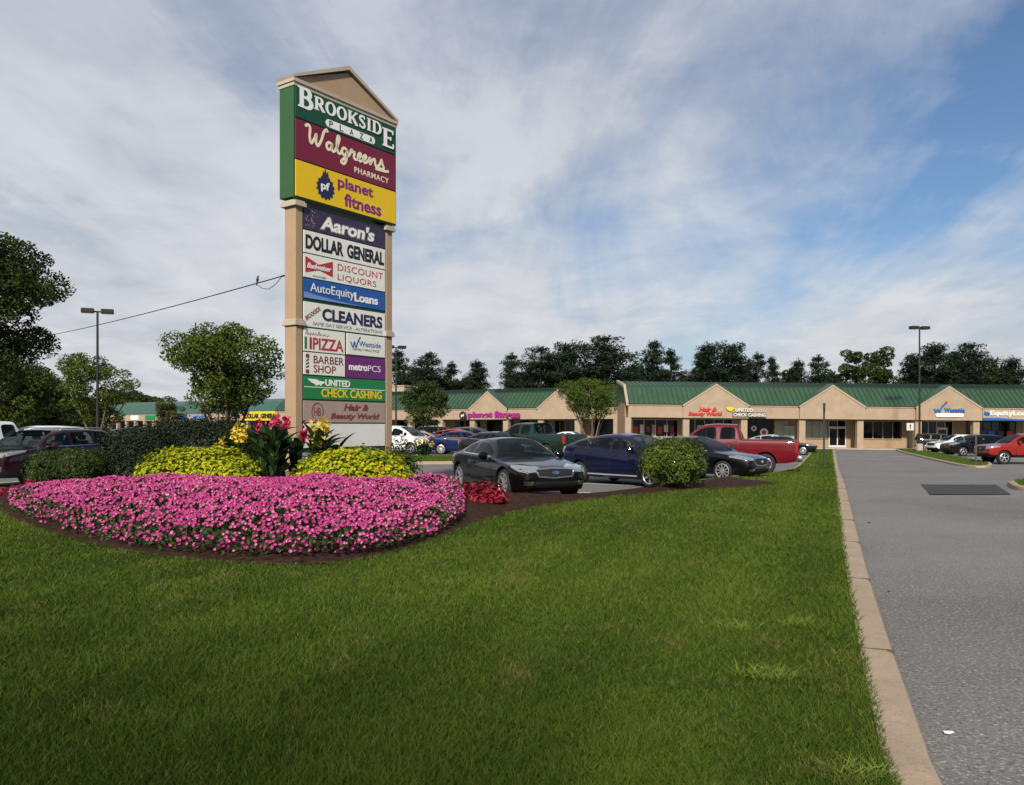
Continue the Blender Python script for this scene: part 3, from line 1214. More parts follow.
M['l_navy'] = mat('letter_navy', (0.012, 0.014, 0.06), 0.5, var=0.0)
M['l_red'] = mat('letter_red', (0.36, 0.020, 0.030), 0.5, var=0.0)
M['l_maroon'] = mat('letter_maroon', (0.16, 0.028, 0.035), 0.5, var=0.0)
M['l_purple'] = mat('letter_purple', (0.17, 0.015, 0.14), 0.5, var=0.0)
M['l_yellow'] = mat('letter_yellow', (0.66, 0.50, 0.01), 0.5, var=0.0)
M['l_grey'] = mat('letter_grey', (0.22, 0.21, 0.21), 0.5, var=0.0)

X1, Y1 = -4.8813, 18.5
SG = thing('pylon_sign', 'tall tan and green roadside pylon sign of stacked store panels rising behind the flowers', 'sign',
           (X1, Y1, LAWN + 0.2), R(54.858))
ZB = -(LAWN + 0.2)          # local z of the datum used below


def sfn(u, v, w):           # panel plane: u along, v height (world), w depth (negative = towards the viewer)
    return (u, w, v + ZB)


TD = 0.46
mb = MB()
mb.box2(0.0, 3.29, 0.0, TD, 6.82 + ZB, 9.30 + ZB, 0)
mb.build('upper_cabinet', M['sg_side'], SG, bevel=0.012)
fr = MB()
fr.box2(-0.002, 3.292, -0.03, 0.0, 6.80 + ZB, 9.32 + ZB)
fr.build('cabinet_frame', M['sg_green'], SG)
pd = MB()
pd.prism([(-0.02, 9.46), (3.31, 9.46), (1.645, 10.14)], 0.0, TD, sfn)
pd.build('pediment', M['sign_tan'], SG)
pt = MB()
pt.box2(-0.015, 3.305, -0.05, TD + 0.02, 9.30 + ZB, 9.38 + ZB)
pt.box2(-0.04, 3.33, -0.075, TD + 0.045, 9.383 + ZB, 9.46 + ZB)
for sgn in (-1, 1):
    a = (1.645 + sgn * 1.685, 9.462)
    b = (1.645, 10.20)
    q = [a, b, (1.645, 10.30), (1.645 + sgn * 1.71, 9.515)]
    pt.prism(q, -0.07, TD + 0.05, lambda u, v, w: (u + 0.0015 * sgn, w, v + ZB))
pt.build('pediment_moulding', M['sign_cap'], SG)
for x0, x1 in ((0.10, 0.30), (3.0, 3.22)):
    p = MB()
    p.box2(x0, x1, 0.03, 0.03 + 0.37, ZB - 0.4, 6.80 + ZB)
    po = p.build('pillar', M['sign_tan'], SG, bevel=0.01)
    for zc_, e_ in ((6.715, 0.07), (4.04, 0.05)):
        c = MB()
        c.box2(x0 - e_, x1 + e_ * 0.9, 0.03 - e_, 0.40 + e_, zc_ - 0.075 + ZB, zc_ + 0.02 + ZB)
        c.box2(x0 - e_ * .6, x1 + e_ * 0.55, 0.03 - e_ * .6, 0.40 + e_ * .6, zc_ + 0.023 + ZB, zc_ + 0.07 + ZB)
        c.build('pillar_band', M['sign_cap'], po, bevel=0.008)
fr = MB()
fr.box2(0.303, 2.997, 0.06, 0.36, 1.10 + ZB, 6.735 + ZB)
fr.build('panel_frame', M['sg_green'], SG)


def panel(name, u0, u1, z0, z1, m, y=0.06, t=0.025):
    p = MB()
    p.box2(u0, u1, y - t, y - 0.001, z0 + ZB, z1 + ZB)
    return p.build(name, m, SG, bevel=0.006)


def txt(s, u, z, w, h, m, par, y, name='lettering', **kw):
    kw['bold'] = kw.get('bold', 0.0) * 0.92
    kw['depth'] = 0.004
    return letters(name, s, u, y, z + ZB, w, h, m, par, **kw)


YF = -0.03
# upper cabinet panels
pa = panel('name_panel', 0.03, 3.26, 8.60, 9.29, M['p_green'], YF)
yy = YF - 0.026
lt = MB()
serif_word(lt, 'BROOKSIDE', 0.09, 8.86, 3.08, 0.30, 1.50, sfn, yy, 0.006)
lt.build('lettering', M['l_white'], pa)
pl = MB()
pl.prism(arc(1.0, 8.735, .09, .09, 90, 270, 10) + arc(2.42, 8.735, .09, .09, -90, 90, 10), yy - 0.006, yy, sfn)
plo = pl.build('name_plate', M['l_white'], pa)
for i, ch in enumerate('PLAZA'):
    txt(ch, 1.01 + i * 0.325, 8.668, 0.115, 0.135, M['l_black'], pa, yy - 0.008, depth=0.006)

pa = panel('pharmacy_panel', 0.03, 3.26, 7.68, 8.57, M['p_burg'], YF)
sm_ = MB()
SCR = [  # one flowing hand: W, a, l, g, r, e, e, n, s
    [(0.02, 0.86), (0.08, 0.95), (0.13, 0.85), (0.12, 0.55), (0.15, 0.32), (0.22, 0.50), (0.27, 0.72), (0.26, 0.45), (0.30, 0.30), (0.38, 0.55), (0.44, 0.90), (0.50, 1.02), (0.52, 0.93)],
    [(0.62, 0.55), (0.55, 0.58), (0.50, 0.45), (0.53, 0.31), (0.60, 0.38), (0.63, 0.56), (0.62, 0.36), (0.67, 0.31), (0.74, 0.52), (0.80, 0.86), (0.77, 0.95), (0.74, 0.72), (0.75, 0.40), (0.80, 0.30), (0.86, 0.42)],
    [(0.98, 0.54), (0.90, 0.58), (0.86, 0.44), (0.90, 0.31), (0.97, 0.40), (0.99, 0.56), (0.97, 0.20), (0.91, -0.02), (0.84, 0.02), (0.92, 0.20), (1.04, 0.40), (1.09, 0.62), (1.12, 0.54), (1.17, 0.56), (1.15, 0.36), (1.20, 0.30), (1.28, 0.42), (1.33, 0.55), (1.29, 0.60), (1.25, 0.45), (1.29, 0.30), (1.38, 0.38), (1.46, 0.53), (1.43, 0.60), (1.38, 0.46), (1.42, 0.30), (1.51, 0.42), (1.56, 0.58), (1.56, 0.31), (1.61, 0.50), (1.68, 0.58), (1.69, 0.40), (1.73, 0.31), (1.82, 0.48), (1.86, 0.66), (1.88, 0.50), (1.92, 0.36), (1.85, 0.28), (1.78, 0.33)],
    [(1.70, 0.22), (1.95, 0.25), (2.05, 0.30)],
]
for k, st in enumerate(SCR):
    P = smooth_path(st, 5)
    sm_.ribbon([(0.27 + p[0] * 1.33, 7.93 + p[1] * 0.62) for p in P], 0.066, sfn, depth=0.005, y=yy - 0.0008 * k)
sm_.build('lettering', M['l_cream'], pa)
txt('PHARMACY', 1.82, 7.80, 1.18, 0.14, M['l_cream'], pa, yy, bold=0.012, spacing=1.15)

pa = panel('gym_panel', 0.03, 3.26, 6.84, 7.65, M['p_yellow'], YF)
gp = []
for i in range(28):
    a = 2 * math.pi * i / 28
    r = 0.285 if (i // 1) % 2 else 0.235
    gp.append((0.90 + r * math.cos(a), 7.21 + r * math.sin(a)))
gm = MB()
gm.prism(gp, yy - 0.008, yy, sfn)
gm.prism([(0.80, 7.46), (0.83, 7.60), (0.86, 7.53), (0.89, 7.66), (0.93, 7.53), (0.97, 7.60), (1.0, 7.46)], yy - 0.006, yy, sfn)
gm.build('emblem', M['l_navy'], pa)
txt('pf', 0.76, 7.10, 0.26, 0.24, M['l_white'], pa, yy - 0.010, bold=0.03, depth=0.006)
txt('planet', 1.28, 7.25, 1.17, 0.34, M['l_purple'], pa, yy, bold=0.03)
txt('fitness', 1.49, 6.92, 1.24, 0.31, M['l_purple'], pa, yy, bold=0.03)

# lower panels
YP = 0.058
yl = YP - 0.027
U0, U1 = 0.335, 2.965
pa = panel('rental_panel', U0, U1, 6.175, 6.675, M['p_violet'], YP)
txt("Aaron's", 0.80, 6.235, 1.80, 0.37, M['l_grey'], pa, yl, bold=0.075, shear=0.15, depth=0.006)
txt("Aaron's", 0.83, 6.26, 1.74, 0.32, M['l_white'], pa, yl - 0.007, bold=0.03, shear=0.15, depth=0.006)
st = MB()
for k in range(26):
    u, z = 0.37 + 0.33 * rnd.random(), 6.23 + 0.38 * rnd.random()
    r = 0.010 + 0.012 * rnd.random()
    st.prism([(u - r, z), (u, z - r), (u + r, z), (u, z + r)], yl - 0.004 - k * 0.0002, yl, sfn)
st.build('dot_pattern', M['l_grey'], pa)
pa = panel('discount_panel', U0, U1, 5.645, 6.15, M['p_white'], YP)
txt('DOLLAR', 0.385, 5.735, 1.16, 0.33, M['l_black'], pa, yl, bold=0.045)
txt('GENERAL', 1.66, 5.735, 1.26, 0.33, M['l_black'], pa, yl, bold=0.045)
pa = panel('liquor_panel', U0, U1, 5.085, 5.62, M['p_white'], YP)
bt = MB()
bt.prism([(0.38, 5.56), (0.78, 5.42), (1.20, 5.56), (1.20, 5.20), (0.78, 5.30), (0.38, 5.20)], yl - 0.006, yl, sfn)
bt.build('emblem', M['l_red'], pa)
txt('Budweiser', 0.42, 5.30, 0.74, 0.125, M['l_white'], pa, yl - 0.008, bold=0.02, shear=0.35, depth=0.005)
txt('KING OF BEERS', 0.60, 5.125, 0.40, 0.035, M['l_grey'], pa, yl, depth=0.005)
txt('DISCOUNT', 1.36, 5.385, 1.52, 0.155, M['l_red'], pa, yl, spacing=1.08, bold=-0.006)
txt('LIQUORS', 1.36, 5.135, 1.28, 0.165, M['l_red'], pa, yl, spacing=1.08, bold=-0.006)
pa = panel('loan_panel', U0, U1, 4.605, 5.06, M['p_blue'], YP)
sw = MB()
sw.prism([(U0 + 0.012, 4.615), (2.25, 4.615), (1.4, 4.655), (0.8, 4.70), (U0 + 0.012, 4.75)], yl - 0.004, yl, sfn)
sw.build('swoosh', M['p_paleblue'], pa)
txt('AutoEquity', 0.52, 4.715, 1.37, 0.265, M['l_white'], pa, yl - 0.005, depth=0.006)
txt('Loans', 1.90, 4.715, 0.80, 0.215, M['l_white'], pa, yl - 0.005, depth=0.006, bold=0.035)
pa = panel('cleaners_panel', U0, U1, 3.965, 4.53, M['p_white'], YP)
txt('CLEANERS', 0.88, 4.145, 1.98, 0.29, M['l_navy'], pa, yl, bold=0.04)
txt('SAME DAY SERVICE - ALTERATIONS', 0.60, 4.02, 2.25, 0.075, M['l_grey'], pa, yl)
o = txt('BROOKSIDE', 0.40, 4.13, 0.50, 0.10, M['l_maroon'], pa, yl, bold=0.02)
o.rotation_euler = (0, R(-34), 0)
o.location = (0.42, yl, 4.10 + ZB)
pa = panel('pizza_panel', U0, 1.60, 3.405, 3.93, M['p_white'], YP)
txt('PIZZA', 0.60, 3.46, 0.94, 0.27, M['l_red'], pa, yl, bold=0.02)
fl = MB()
fl.box2(0.355, 0.42, yl - 0.004, yl, 3.46 + ZB, 3.73 + ZB)
fl.build('flag_stripe', M['p_check'], pa)
fl = MB()
fl.box2(0.50, 0.565, yl - 0.004, yl, 3.46 + ZB, 3.73 + ZB)
fl.build('flag_stripe', M['l_red'], pa)
hb = MB()
hb.ribbon([(0.38 + p[0], 3.77 + p[1]) for p in smooth_path([(0, 0.02), (0.05, 0.12), (0.06, 0.02), (0.10, 0.05), (0.13, 0.0), (0.16, 0.06), (0.20, 0.02), (0.23, 0.07), (0.27, 0.02), (0.31, 0.06), (0.36, 0.02), (0.40, 0.12), (0.42, 0.02), (0.47, 0.06), (0.52, 0.02), (0.58, 0.06), (0.64, 0.02), (0.70, 0.05)], 4)], 0.014, sfn, depth=0.004, y=yl)
hb.build('script_line', M['l_grey'], pa)
pa = panel('practice_panel', 1.66, U1, 3.42, 3.93, M['p_white'], YP)
ck = MB()
ck.ribbon(smooth_path([(1.78, 3.74), (1.85, 3.60), (1.90, 3.74), (1.95, 3.60), (2.02, 3.76), (2.10, 3.87)], 4), [0.03] * 21, sfn, depth=0.005, y=yl)
ck.build('emblem', M['p_blue'], pa)
txt('Westside', 2.06, 3.645, 0.74, 0.13, M['p_blue'], pa, yl, depth=0.005)
txt('FAMILY PRACTICE', 1.86, 3.535, 0.88, 0.055, M['l_grey'], pa, yl, depth=0.005)
pa = panel('barber_panel', U0, 1.60, 2.875, 3.38, M['p_white'], YP)
txt('BARBER', 0.62, 3.145, 0.93, 0.175, M['l_maroon'], pa, yl, bold=0.005)
txt('SHOP', 0.62, 2.93, 0.68, 0.175, M['l_maroon'], pa, yl, bold=0.005)
bp = MB()
bp.prism(arc(0.44, 3.30, .05, .05, 0, 342, 14), yl - 0.005, yl, sfn)
bp.build('emblem', M['l_maroon'], pa)
bp = MB()
bp.prism(arc(0.44, 2.945, .05, .05, 0, 342, 14), yl - 0.005, yl, sfn)
bp.build('emblem', M['l_maroon'], pa)
bp = MB()
for k in range(3):
    bp.prism([(0.40, 3.02 + k * .075), (0.48, 3.06 + k * .075), (0.48, 3.09 + k * .075), (0.40, 3.05 + k * .075)], yl - 0.005, yl, sfn)
bp.build('pole_stripe', M['l_navy'], pa)
pa = panel('phone_panel', 1.66, U1, 2.86, 3.38, M['p_metro'], YP)
txt('metro', 1.72, 3.045, 0.62, 0.155, M['l_white'], pa, yl, bold=0.035)
txt('PCS', 2.36, 3.045, 0.44, 0.15, M['l_white'], pa, yl, bold=-0.008)
pa = panel('check_panel', U0, U1, 2.315, 2.84, M['p_check'], YP)
txt('UNITED', 0.98, 2.63, 0.78, 0.155, M['l_white'], pa, yl, bold=0.03)
txt('CHECK CASHING', 0.86, 2.37, 1.98, 0.20, M['l_yellow'], pa, yl, bold=0.02)
ea = MB()
ea.prism([(0.43, 2.78), (0.70, 2.775), (0.80, 2.74), (0.92, 2.735), (0.97, 2.70), (0.88, 2.675), (0.84, 2.62), (0.78, 2.66), (0.70, 2.62), (0.66, 2.66), (0.55, 2.70)], yl - 0.005, yl, sfn)
ea.build('emblem', M['l_white'], pa)
sw = MB()
sw.box2(0.35, 2.95, yl - 0.003, yl, 2.585 + ZB, 2.60 + ZB)
sw.build('stripe', M['l_white'], pa)
pa = panel('beauty_panel', U0, U1, 1.78, 2.28, M['p_beige'], YP)
txt('Hair &', 1.56, 2.065, 0.82, 0.165, M['l_maroon'], pa, yl, bold=0.035, shear=0.25)
txt('Beauty World', 1.14, 1.83, 1.62, 0.175, M['l_maroon'], pa, yl, bold=0.035, shear=0.25)
rg = MB()
rg.ribbon(arc(0.74, 2.03, .17, .20, 0, 350, 24), 0.018, sfn, depth=0.005, y=yl, closed=True)
rg.build('emblem', M['l_maroon'], pa)
txt('HB', 0.64, 1.94, 0.20, 0.18, M['l_maroon'], pa, yl, depth=0.005)
panel('blank_panel', U0, U1, 1.20, 1.75, M['panel_blank'], YP)

# cable to the sign, with a bird perched on it
A = Vector((X1 - 0.05, Y1 + 0.25, 5.16))
Bv = Vector((pxX(50, 40), 40.0, EYE + (HY - 331) * 40 / F))
far = Bv + (Bv - A) * 0.55
dn = (Bv - A)
cb = MB()
n = 60
L = (far - A)
path = [A + L * (i / n) - Vector((0, 0, 0.22 * 4 * (i / n) * (1 - i / n))) for i in range(n + 1)]
cb.tube(path, 0.014, 6)
ob = cb.build('utility_cable', M['black'], smooth=True)
props(ob, 'thin black overhead cable running from the tall sign towards the left tree', 'cable')
cd = MB()
q0, q1 = path[0], path[0] + (path[1] - path[0]) * 0.9
cd.tube([q0, q0 + (q1 - q0) * 0.25, q1], 0.022, 8)
cd.build('clamp', M['black'], ob, smooth=True)
lp = MB()
pp = [q1]
for t in (0.25, 0.5, 0.75, 1.0):
    e_ = path[0] + (path[4] - path[0]) * (0.22 + 0.55 * t)
    pp.append(e_ - Vector((0, 0, 0.22 * math.sin(math.pi * t))))
lp.tube([tuple(v) for v in pp], 0.008, 6)
lp.build('drip_loop', M['black'], ob, smooth=True)

# bird: one loft from bill to tail, facing left
bpnt = None
for a, b in zip(path, path[1:]):
    pxa, pxb = CX + F * a.x / a.y, CX + F * b.x / b.y
    if pxb <= 258 <= pxa:
        bpnt = a.lerp(b, (pxa - 258) / (pxa - pxb))
        break
M['bird'] = mat('bird_black', (0.010, 0.010, 0.012), 0.5, var=0.2, vscale=30)
bb = MB()
ax = [(-0.050, .160, .002), (-0.036, .165, .006), (-0.028, .168, .016), (-0.012, .170, .024), (0.006, .158, .024), (0.012, .138, .026), (0.014, .105, .038), (0.016, .072, .041), (0.022, .042, .034), (0.034, .012, .020), (0.046, -.02, .012), (0.062, -.06, .012), (0.074, -.095, .010)]
bb.tube([(x, 0, z + 0.012) for x, z, r in ax], [r for *_, r in ax], 10)
for sy in (-1, 1):
    bb.tube([(0.016, sy * .014, .05), (0.008, sy * .014, 0.012), (-0.006, sy * .014, 0.004)], .004, 5)
bo = bb.build('bird', M['bird'], smooth='all')
bo.location = bpnt + Vector((0, 0, 0.010))
bo.rotation_euler = (0, 0, R(150))
bo.scale = (0.85, 0.85, 0.85)
props(bo, 'small black bird perched upright on the overhead cable near the tall sign', 'bird')
# ------------------------------------------------------------------ shop buildings
H_SOF, H_FAS, H_PK = 3.0, 4.36, 6.45
REC = 2.6                       # depth of the covered walk
RY1, RZ1, RY2, RZ2 = 1.9, 6.22, 7.5, 6.98


def shop_row(name, label, origin, rz, tilt, x0, bays, bay, gables, fronts, roof_m, col_w=0.62, ribs=True, trim_end=True, rib_step=0.5, gw=1.12, ext=0.0):
    """x runs along the front from its left end, y into the building, z up. fronts: one code per bay"""
    L = bays * bay + ext
    B = thing(name, label, 'shop building', origin, rz)
    B.rotation_euler = (0, R(tilt), rz)
    w = MB()
    w.box2(x0, x0 + L, REC, REC + 10, -0.6, 5.1)                       # shop block
    w.build('wall', M['brick_tan'], B)
    s = MB()
    s.box2(x0, x0 + L, 0.05, REC - 0.003, H_SOF + 0.02, H_SOF + 0.12)
    s.build('soffit', M['soffit'], B)
    f = MB()
    f.box2(x0, x0 + L, -0.12, 0.5, H_SOF, H_FAS)
    fo = f.build('fascia', M['stucco'], B)
    t = MB()
    t.box2(x0, x0 + L, -0.20, -0.122, H_FAS - 0.17, H_FAS + 0.03)
    t.build('fascia_trim', M['stucco_trim'], fo)
    wk = MB()
    wk.box2(x0 - 0.5, x0 + L, -1.5, REC - 0.003, -0.7, 0.13)
    wk.build('walkway', M['concrete'], B)
    # roof: standing seam slope, then a lower pitched top
    r = MB()
    prof = [(-0.34, H_FAS + 0.0), (RY1, RZ1), (RY2, RZ2), (RY2 + 4, RZ2 - 0.6), (RY2 + 4, 5.0), (0.3, H_FAS - 0.02)]
    r.prism(prof, x0 - 0.02, x0 + L + 0.02, lambda u, v, ww: (ww, u, v))
    ro = r.build('roof', roof_m, B)
    if ribs:
        rb = MB()
        sl = math.atan2(RZ1 - H_FAS, RY1 + 0.34)
        n = int(L / rib_step)
        for i in range(n + 1):
            x = x0 + 0.05 + i * (L - 0.1) / n
            for (ya, za, yb, zb) in ((-0.34, H_FAS + 0.03, RY1, RZ1 + 0.03), (RY1 + .1, RZ1 + 0.05, RY2, RZ2 + 0.03)):
                d = Vector((0, yb - ya, zb - za))
                rb.box((x, (ya + yb) / 2, (za + zb) / 2), (0.055, d.length, 0.10), mat=Matrix.Rotation(math.atan2(zb - za, yb - ya), 3, 'X'))
        rb.box2(x0, x0 + L, RY1 - 0.05, RY1 + 0.12, RZ1 - 0.02, RZ1 + 0.085)
        rb.build('roof_seam', M['roof_rib'], ro)
    if trim_end:
        e = MB()
        e.prism([(-0.40, H_FAS + 0.10), (RY1, RZ1 + 0.16), (RY2, RZ2 + 0.14), (RY2, RZ2 - 0.1), (RY1, RZ1 - 0.15), (-0.40, H_FAS - 0.2)], x0 - 0.26, x0 - 0.022, lambda u, v, ww: (ww, u, v))
        e.build('rake_trim', M['stucco_trim'], B)
    # gables
    for gi in gables:
        xc = x0 + (gi + 0.5) * bay
        hw = gw * bay / 2
        pk = H_FAS + (H_PK - H_FAS) * min(1.0, bay / 5.8 + 0.18) if bay < 5 else H_PK
        yb = 0.9
        g = MB()
        poly = [(xc - hw, H_SOF - 0.004), (xc + hw, H_SOF - 0.004), (xc + hw, H_FAS), (xc, pk), (xc - hw, H_FAS)]
        g.prism(poly, -0.36, -0.205, lambda u, v, ww: (u, ww, v))
        g.prism([(xc - hw + .1, H_FAS - .05), (xc + hw - .1, H_FAS - .05), (xc, pk - .06)], -0.204, yb, lambda u, v, ww: (u, ww, v))
        go = g.build('gable', M['stucco'], B)
        tr = MB()
        rf = MB()
        for sg in (-1, 1):
            d = Vector((-sg * hw, pk - H_FAS)).normalized()
            nrm = Vector((sg * abs(d.y), abs(d.x)))
            a = Vector((xc + sg * (hw + 0.12), H_FAS - 0.08))
            b = Vector((xc, pk + 0.0))
            ins = -0.17
            q = [a, b, b + Vector((0, -0.21)), a + nrm * ins]
            q = [(p.x + 0.001 * sg, p.y) for p in q]
            tr.prism(q, -0.42, -0.363, lambda u, v, ww: (u, ww, v))
            q = [a, b, b + Vector((0, 0.09)), a + nrm * 0.07]
            q = [(p.x + 0.001 * sg, p.y + 0.004) for p in q]
            rf.prism(q, -0.46, yb + 0.1, lambda u, v, ww: (u, ww, v))
        tr.build('gable_trim', M['stucco_trim'], go)
        rf.build('gable_roof', roof_m, go)
    # columns
    for i in range(bays + 1):
        c = MB()
        xc = x0 + i * bay
        c.box2(xc - col_w / 2, xc + col_w / 2, -0.10, 0.48, 0.0, H_SOF - 0.004)
        c.box2(xc - col_w / 2 - 0.04, xc + col_w / 2 + 0.04, -0.14, 0.52, 0.1, 0.32)
        c.build('column', M['stucco'], B)
    # shop fronts
    yw = REC

    def window(a, b, z0, z1, n, pane_m, frame_m, door=()):
        fr_ = MB()
        th = 0.07
        fr_.box2(a, b, yw - 0.10, yw - 0.002, z0, z0 + th)
        fr_.box2(a, b, yw - 0.10, yw - 0.002, z1 - th, z1)
        for k in range(n + 1):
            x = a + (b - a) * k / n
            x = min(max(x, a + th / 2), b - th / 2)
            fr_.box2(x - th / 2, x + th / 2, yw - 0.105, yw - 0.003, z0 + 0.002, z1 - 0.002)
        fo_ = fr_.build('window', frame_m, B)
        p_ = MB()
        p_.box2(a + 0.02, b - 0.02, yw - 0.045, yw - 0.006, z0 + 0.02, z1 - 0.02)
        p_.build('pane', pane_m, fo_)
        return fo_

    def door(xc, wd, frame_m, pane_m=None, double=False, hgt=2.15):
        fr_ = MB()
        th = 0.10
        y0, y1 = yw - 0.16, yw - 0.107
        fr_.box2(xc - wd / 2, xc + wd / 2, y0, y1, hgt - th, hgt + 0.13)
        fr_.box2(xc - wd / 2, xc + wd / 2, y0 - 0.002, y1, 0.135, 0.34)
        for s_ in ((-1, 0, 1) if double else (-1, 1)):
            x = xc + s_ * (wd / 2 - th / 2)
            fr_.box2(x - th / 2, x + th / 2, y0 - 0.004, y1 - 0.001, 0.34, hgt + 0.128)
        d_ = fr_.build('door', frame_m, B)
        p_ = MB()
        p_.box2(xc - wd / 2 + 0.03, xc + wd / 2 - 0.03, y0 + 0.02, y1 - 0.004, 0.3, hgt)
        p_.build('pane', pane_m or M['dark_glass'], d_)
        h_ = MB()
        h_.box2(xc + wd * 0.08, xc + wd * 0.08 + 0.04, y0 - 0.07, y0 - 0.005, 0.95, 1.35)
        h_.build('handle', M['steel'], d_)

    for i, code in enumerate(fronts):
        a, b = x0 + i * bay + col_w / 2 + 0.15, x0 + (i + 1) * bay - col_w / 2 - 0.15
        m_ = (a + b) / 2
        if code == 'poster':
            wo = window(a + 0.35, b + 0.2, 1.0, 2.85, 4, M['dark_glass'], M['alum'])
            for k in range(7):
                p_ = MB()
                x = a + 0.5 + k * 0.62
                p_.box2(x, x + 0.42, yw - 0.075, yw - 0.05, 1.15 + 0.2 * (k % 3), 2.1 + 0.18 * (k % 2))
                p_.build('poster', M[['red', 'white_plastic', 'l_maroon', 'p_beige'][k % 4]], wo)
        elif code == 'store':
            window(a, b, 0.14, 2.95, 5, M['dark_glass'], M['alum'])
            door(m_ - 0.3, 1.9, M['alum'], double=True)
        elif code == 'decal':
            window(a + 0.6, b - 1.6, 0.14, 2.95, 3, M['dark_glass'], M['bronze'])
            wo = window(b - 1.45, b - 0.1, 0.95, 2.75, 1, M['blind'], M['alum'])
            door(b + 0.02, 1.0, M['alum'], M['blind'])
            for k, (x, z, r_) in enumerate(((a + 1.25, 2.0, .28), (a + 2.3, 1.6, .42))):
                p_ = MB()
                p_.prism(arc(x, z, r_, r_, 0, 345, 20), yw - 0.13, yw - 0.108, lambda u, v, ww: (u, ww, v))
                p_.build('window_decal', M['l_white'], B)
                p_ = MB()
                p_.prism(arc(x, z, r_ * .55, r_ * .55, 0, 345, 16), yw - 0.14, yw - 0.131, lambda u, v, ww: (u, ww, v))
                p_.build('window_decal', M['red'], B)
        elif code == 'blind':
            window(a, b - 1.9, 1.0, 2.85, 4, M['blind'], M['stucco_trim'])
            window(b - 1.75, b + 0.1, 2.05, 2.95, 2, M['dark_glass'], M['alum'])
            door(b - 0.83, 1.8, M['white_plastic'], double=True)
        elif code == 'wide':
            window(a - 0.1, b + 0.1, 1.0, 2.9, 5, M['dark_glass'], M['stucco_trim'])
        elif code == 'door':
            window(a + 0.1, b - 0.5, 0.14, 2.95, 5, M['dark_glass'], M['alum'])
            door(m_ + 0.8, 1.05, M['white_plastic'])
        elif code == 'loan':
            window(a, b + 0.2, 0.14, 2.95, 6, M['dark_glass'], M['bronze'])
            for k in range(5):
                p_ = MB()
                x = a + 0.3 + k * 0.95
                p_.box2(x, x + 0.62, yw - 0.14, yw - 0.108, 1.0, 1.95)
                p_.build('poster', M[['p_blue', 'p_violet', 'blue', 'p_violet', 'red'][k]], B)
        elif code == 'dark':
            window(a, b, 0.3, 2.9, 4, M['dark_glass'], M['bronze'])
    return B


def facade_sign(B, name, label, x, z, build, cat='shop sign', y=-0.37, group=None):
    """a raised sign of its own, standing on the front of building B (same axes)"""
    o = thing(name, label, cat, (0, 0, 0), 0, group)
    o.matrix_world = Matrix.LocRotScale(B.location, B.rotation_euler, None) @ Matrix.Translation((x, y, z))
    o.location, o.rotation_euler = o.matrix_world.to_translation(), o.matrix_world.to_euler()
    build(o)
    return o


# right-hand block, square to the view
YA = 83.0
zA = -0.42
xA = pxX(627.8, YA)
BAY = 5.80
bA = shop_row('shop_building', 'tan gabled shop block under a ribbed green roof at the end of the drive', (xA, YA, zA), 0, 0.55,
              0, 9, BAY, [1, 3, 5, 7], ['poster', 'store', 'decal', 'blind', 'wide', 'door', 'loan', 'store', 'dark'], M['roof_green'])
# middle block, turned away to the left and set further back
YB = 91.0
xB = pxX(628, YB)
aB = R(30)
BAYB = 4.72
nB = 11
EXB = 1.35
oB = Vector((xB - (nB * BAYB + EXB) * math.cos(aB), YB + (nB * BAYB + EXB) * math.sin(aB), -0.50))
bB = shop_row('shop_building', 'middle block of tan shops carrying the purple gym sign', oB, -aB, 0,
              0, nB, BAYB, [nB - 2, nB - 4], ['dark', 'wide', 'dark', 'wide', 'dark', 'door', 'wide', 'dark', 'dark', 'wide', 'dark'], M['roof_green'], col_w=0.7, trim_end=False, rib_step=0.55, ext=EXB)
pr = MB()
pr.box2(0, 15, 10, 20, 2, 7.85)
pr.box2(-.1, 15.1, 9.9, 20.1, 7.86, 8.05)
pr.build('parapet', M['stucco_trim'], bB)
vt = MB()
vt.box2(17.5, 19.0, 9.5, 11, 6.0, 7.9)
vt.build('roof_vent', M['stucco'], bB, bevel=0.05)
# far left block
YC0, YC1 = 172.0, 138.0
pC0 = Vector((pxX(92, YC0), YC0))
pC1 = Vector((pxX(296, YC1), YC1))
LC = (pC1 - pC0).length
aC = math.atan2(pC1.y - pC0.y, pC1.x - pC0.x)
nC = 20
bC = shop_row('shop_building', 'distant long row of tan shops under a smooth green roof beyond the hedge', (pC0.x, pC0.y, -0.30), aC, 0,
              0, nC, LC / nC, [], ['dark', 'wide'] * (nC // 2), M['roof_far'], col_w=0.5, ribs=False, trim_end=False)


def lset(*rows):
    def f(o):
        for (s, x, z, w, h, m, kw) in rows:
            letters('lettering', s, x, 0, z, w, h, m, o, **kw)
    return f


D = dict(depth=0.12)
facade_sign(bA, 'beauty_shop_sign', 'raised red italic lettering of the beauty shop on the tan fascia', 5.95, 3.14,
            lset(('Hair &', 1.05, 0.50, 1.75, 0.42, M['red'], dict(depth=.1, bold=.04, shear=.25)), ('Beauty World', 0.0, 0.0, 3.35, 0.46, M['red'], dict(depth=.1, bold=.045, shear=.15))), y=-0.365)


def ccs(o):
    e_ = MB()
    e_.prism([(0.05, 0.88), (0.35, 1.0), (0.70, 0.98), (0.95, 0.86), (0.72, 0.70), (0.60, 0.52), (0.42, 0.62), (0.22, 0.66)], -0.1, 0, lambda u, v, ww: (u, ww, v))
    e_.build('emblem', M['yellow'], o)
    letters('lettering', 'UNITED', 0.98, 0, 0.52, 1.75, 0.36, M['white_plastic'], o, depth=.1, bold=.03)
    letters('lettering', 'CHECK CASHING', 0.80, 0, 0.05, 3.2, 0.34, M['white_plastic'], o, depth=.1, bold=.035)
    b_ = MB()
    b_.box2(0.72, 4.08, 0.001, 0.05, -0.02, 0.48)
    b_.build('backing', M['steel'], o)


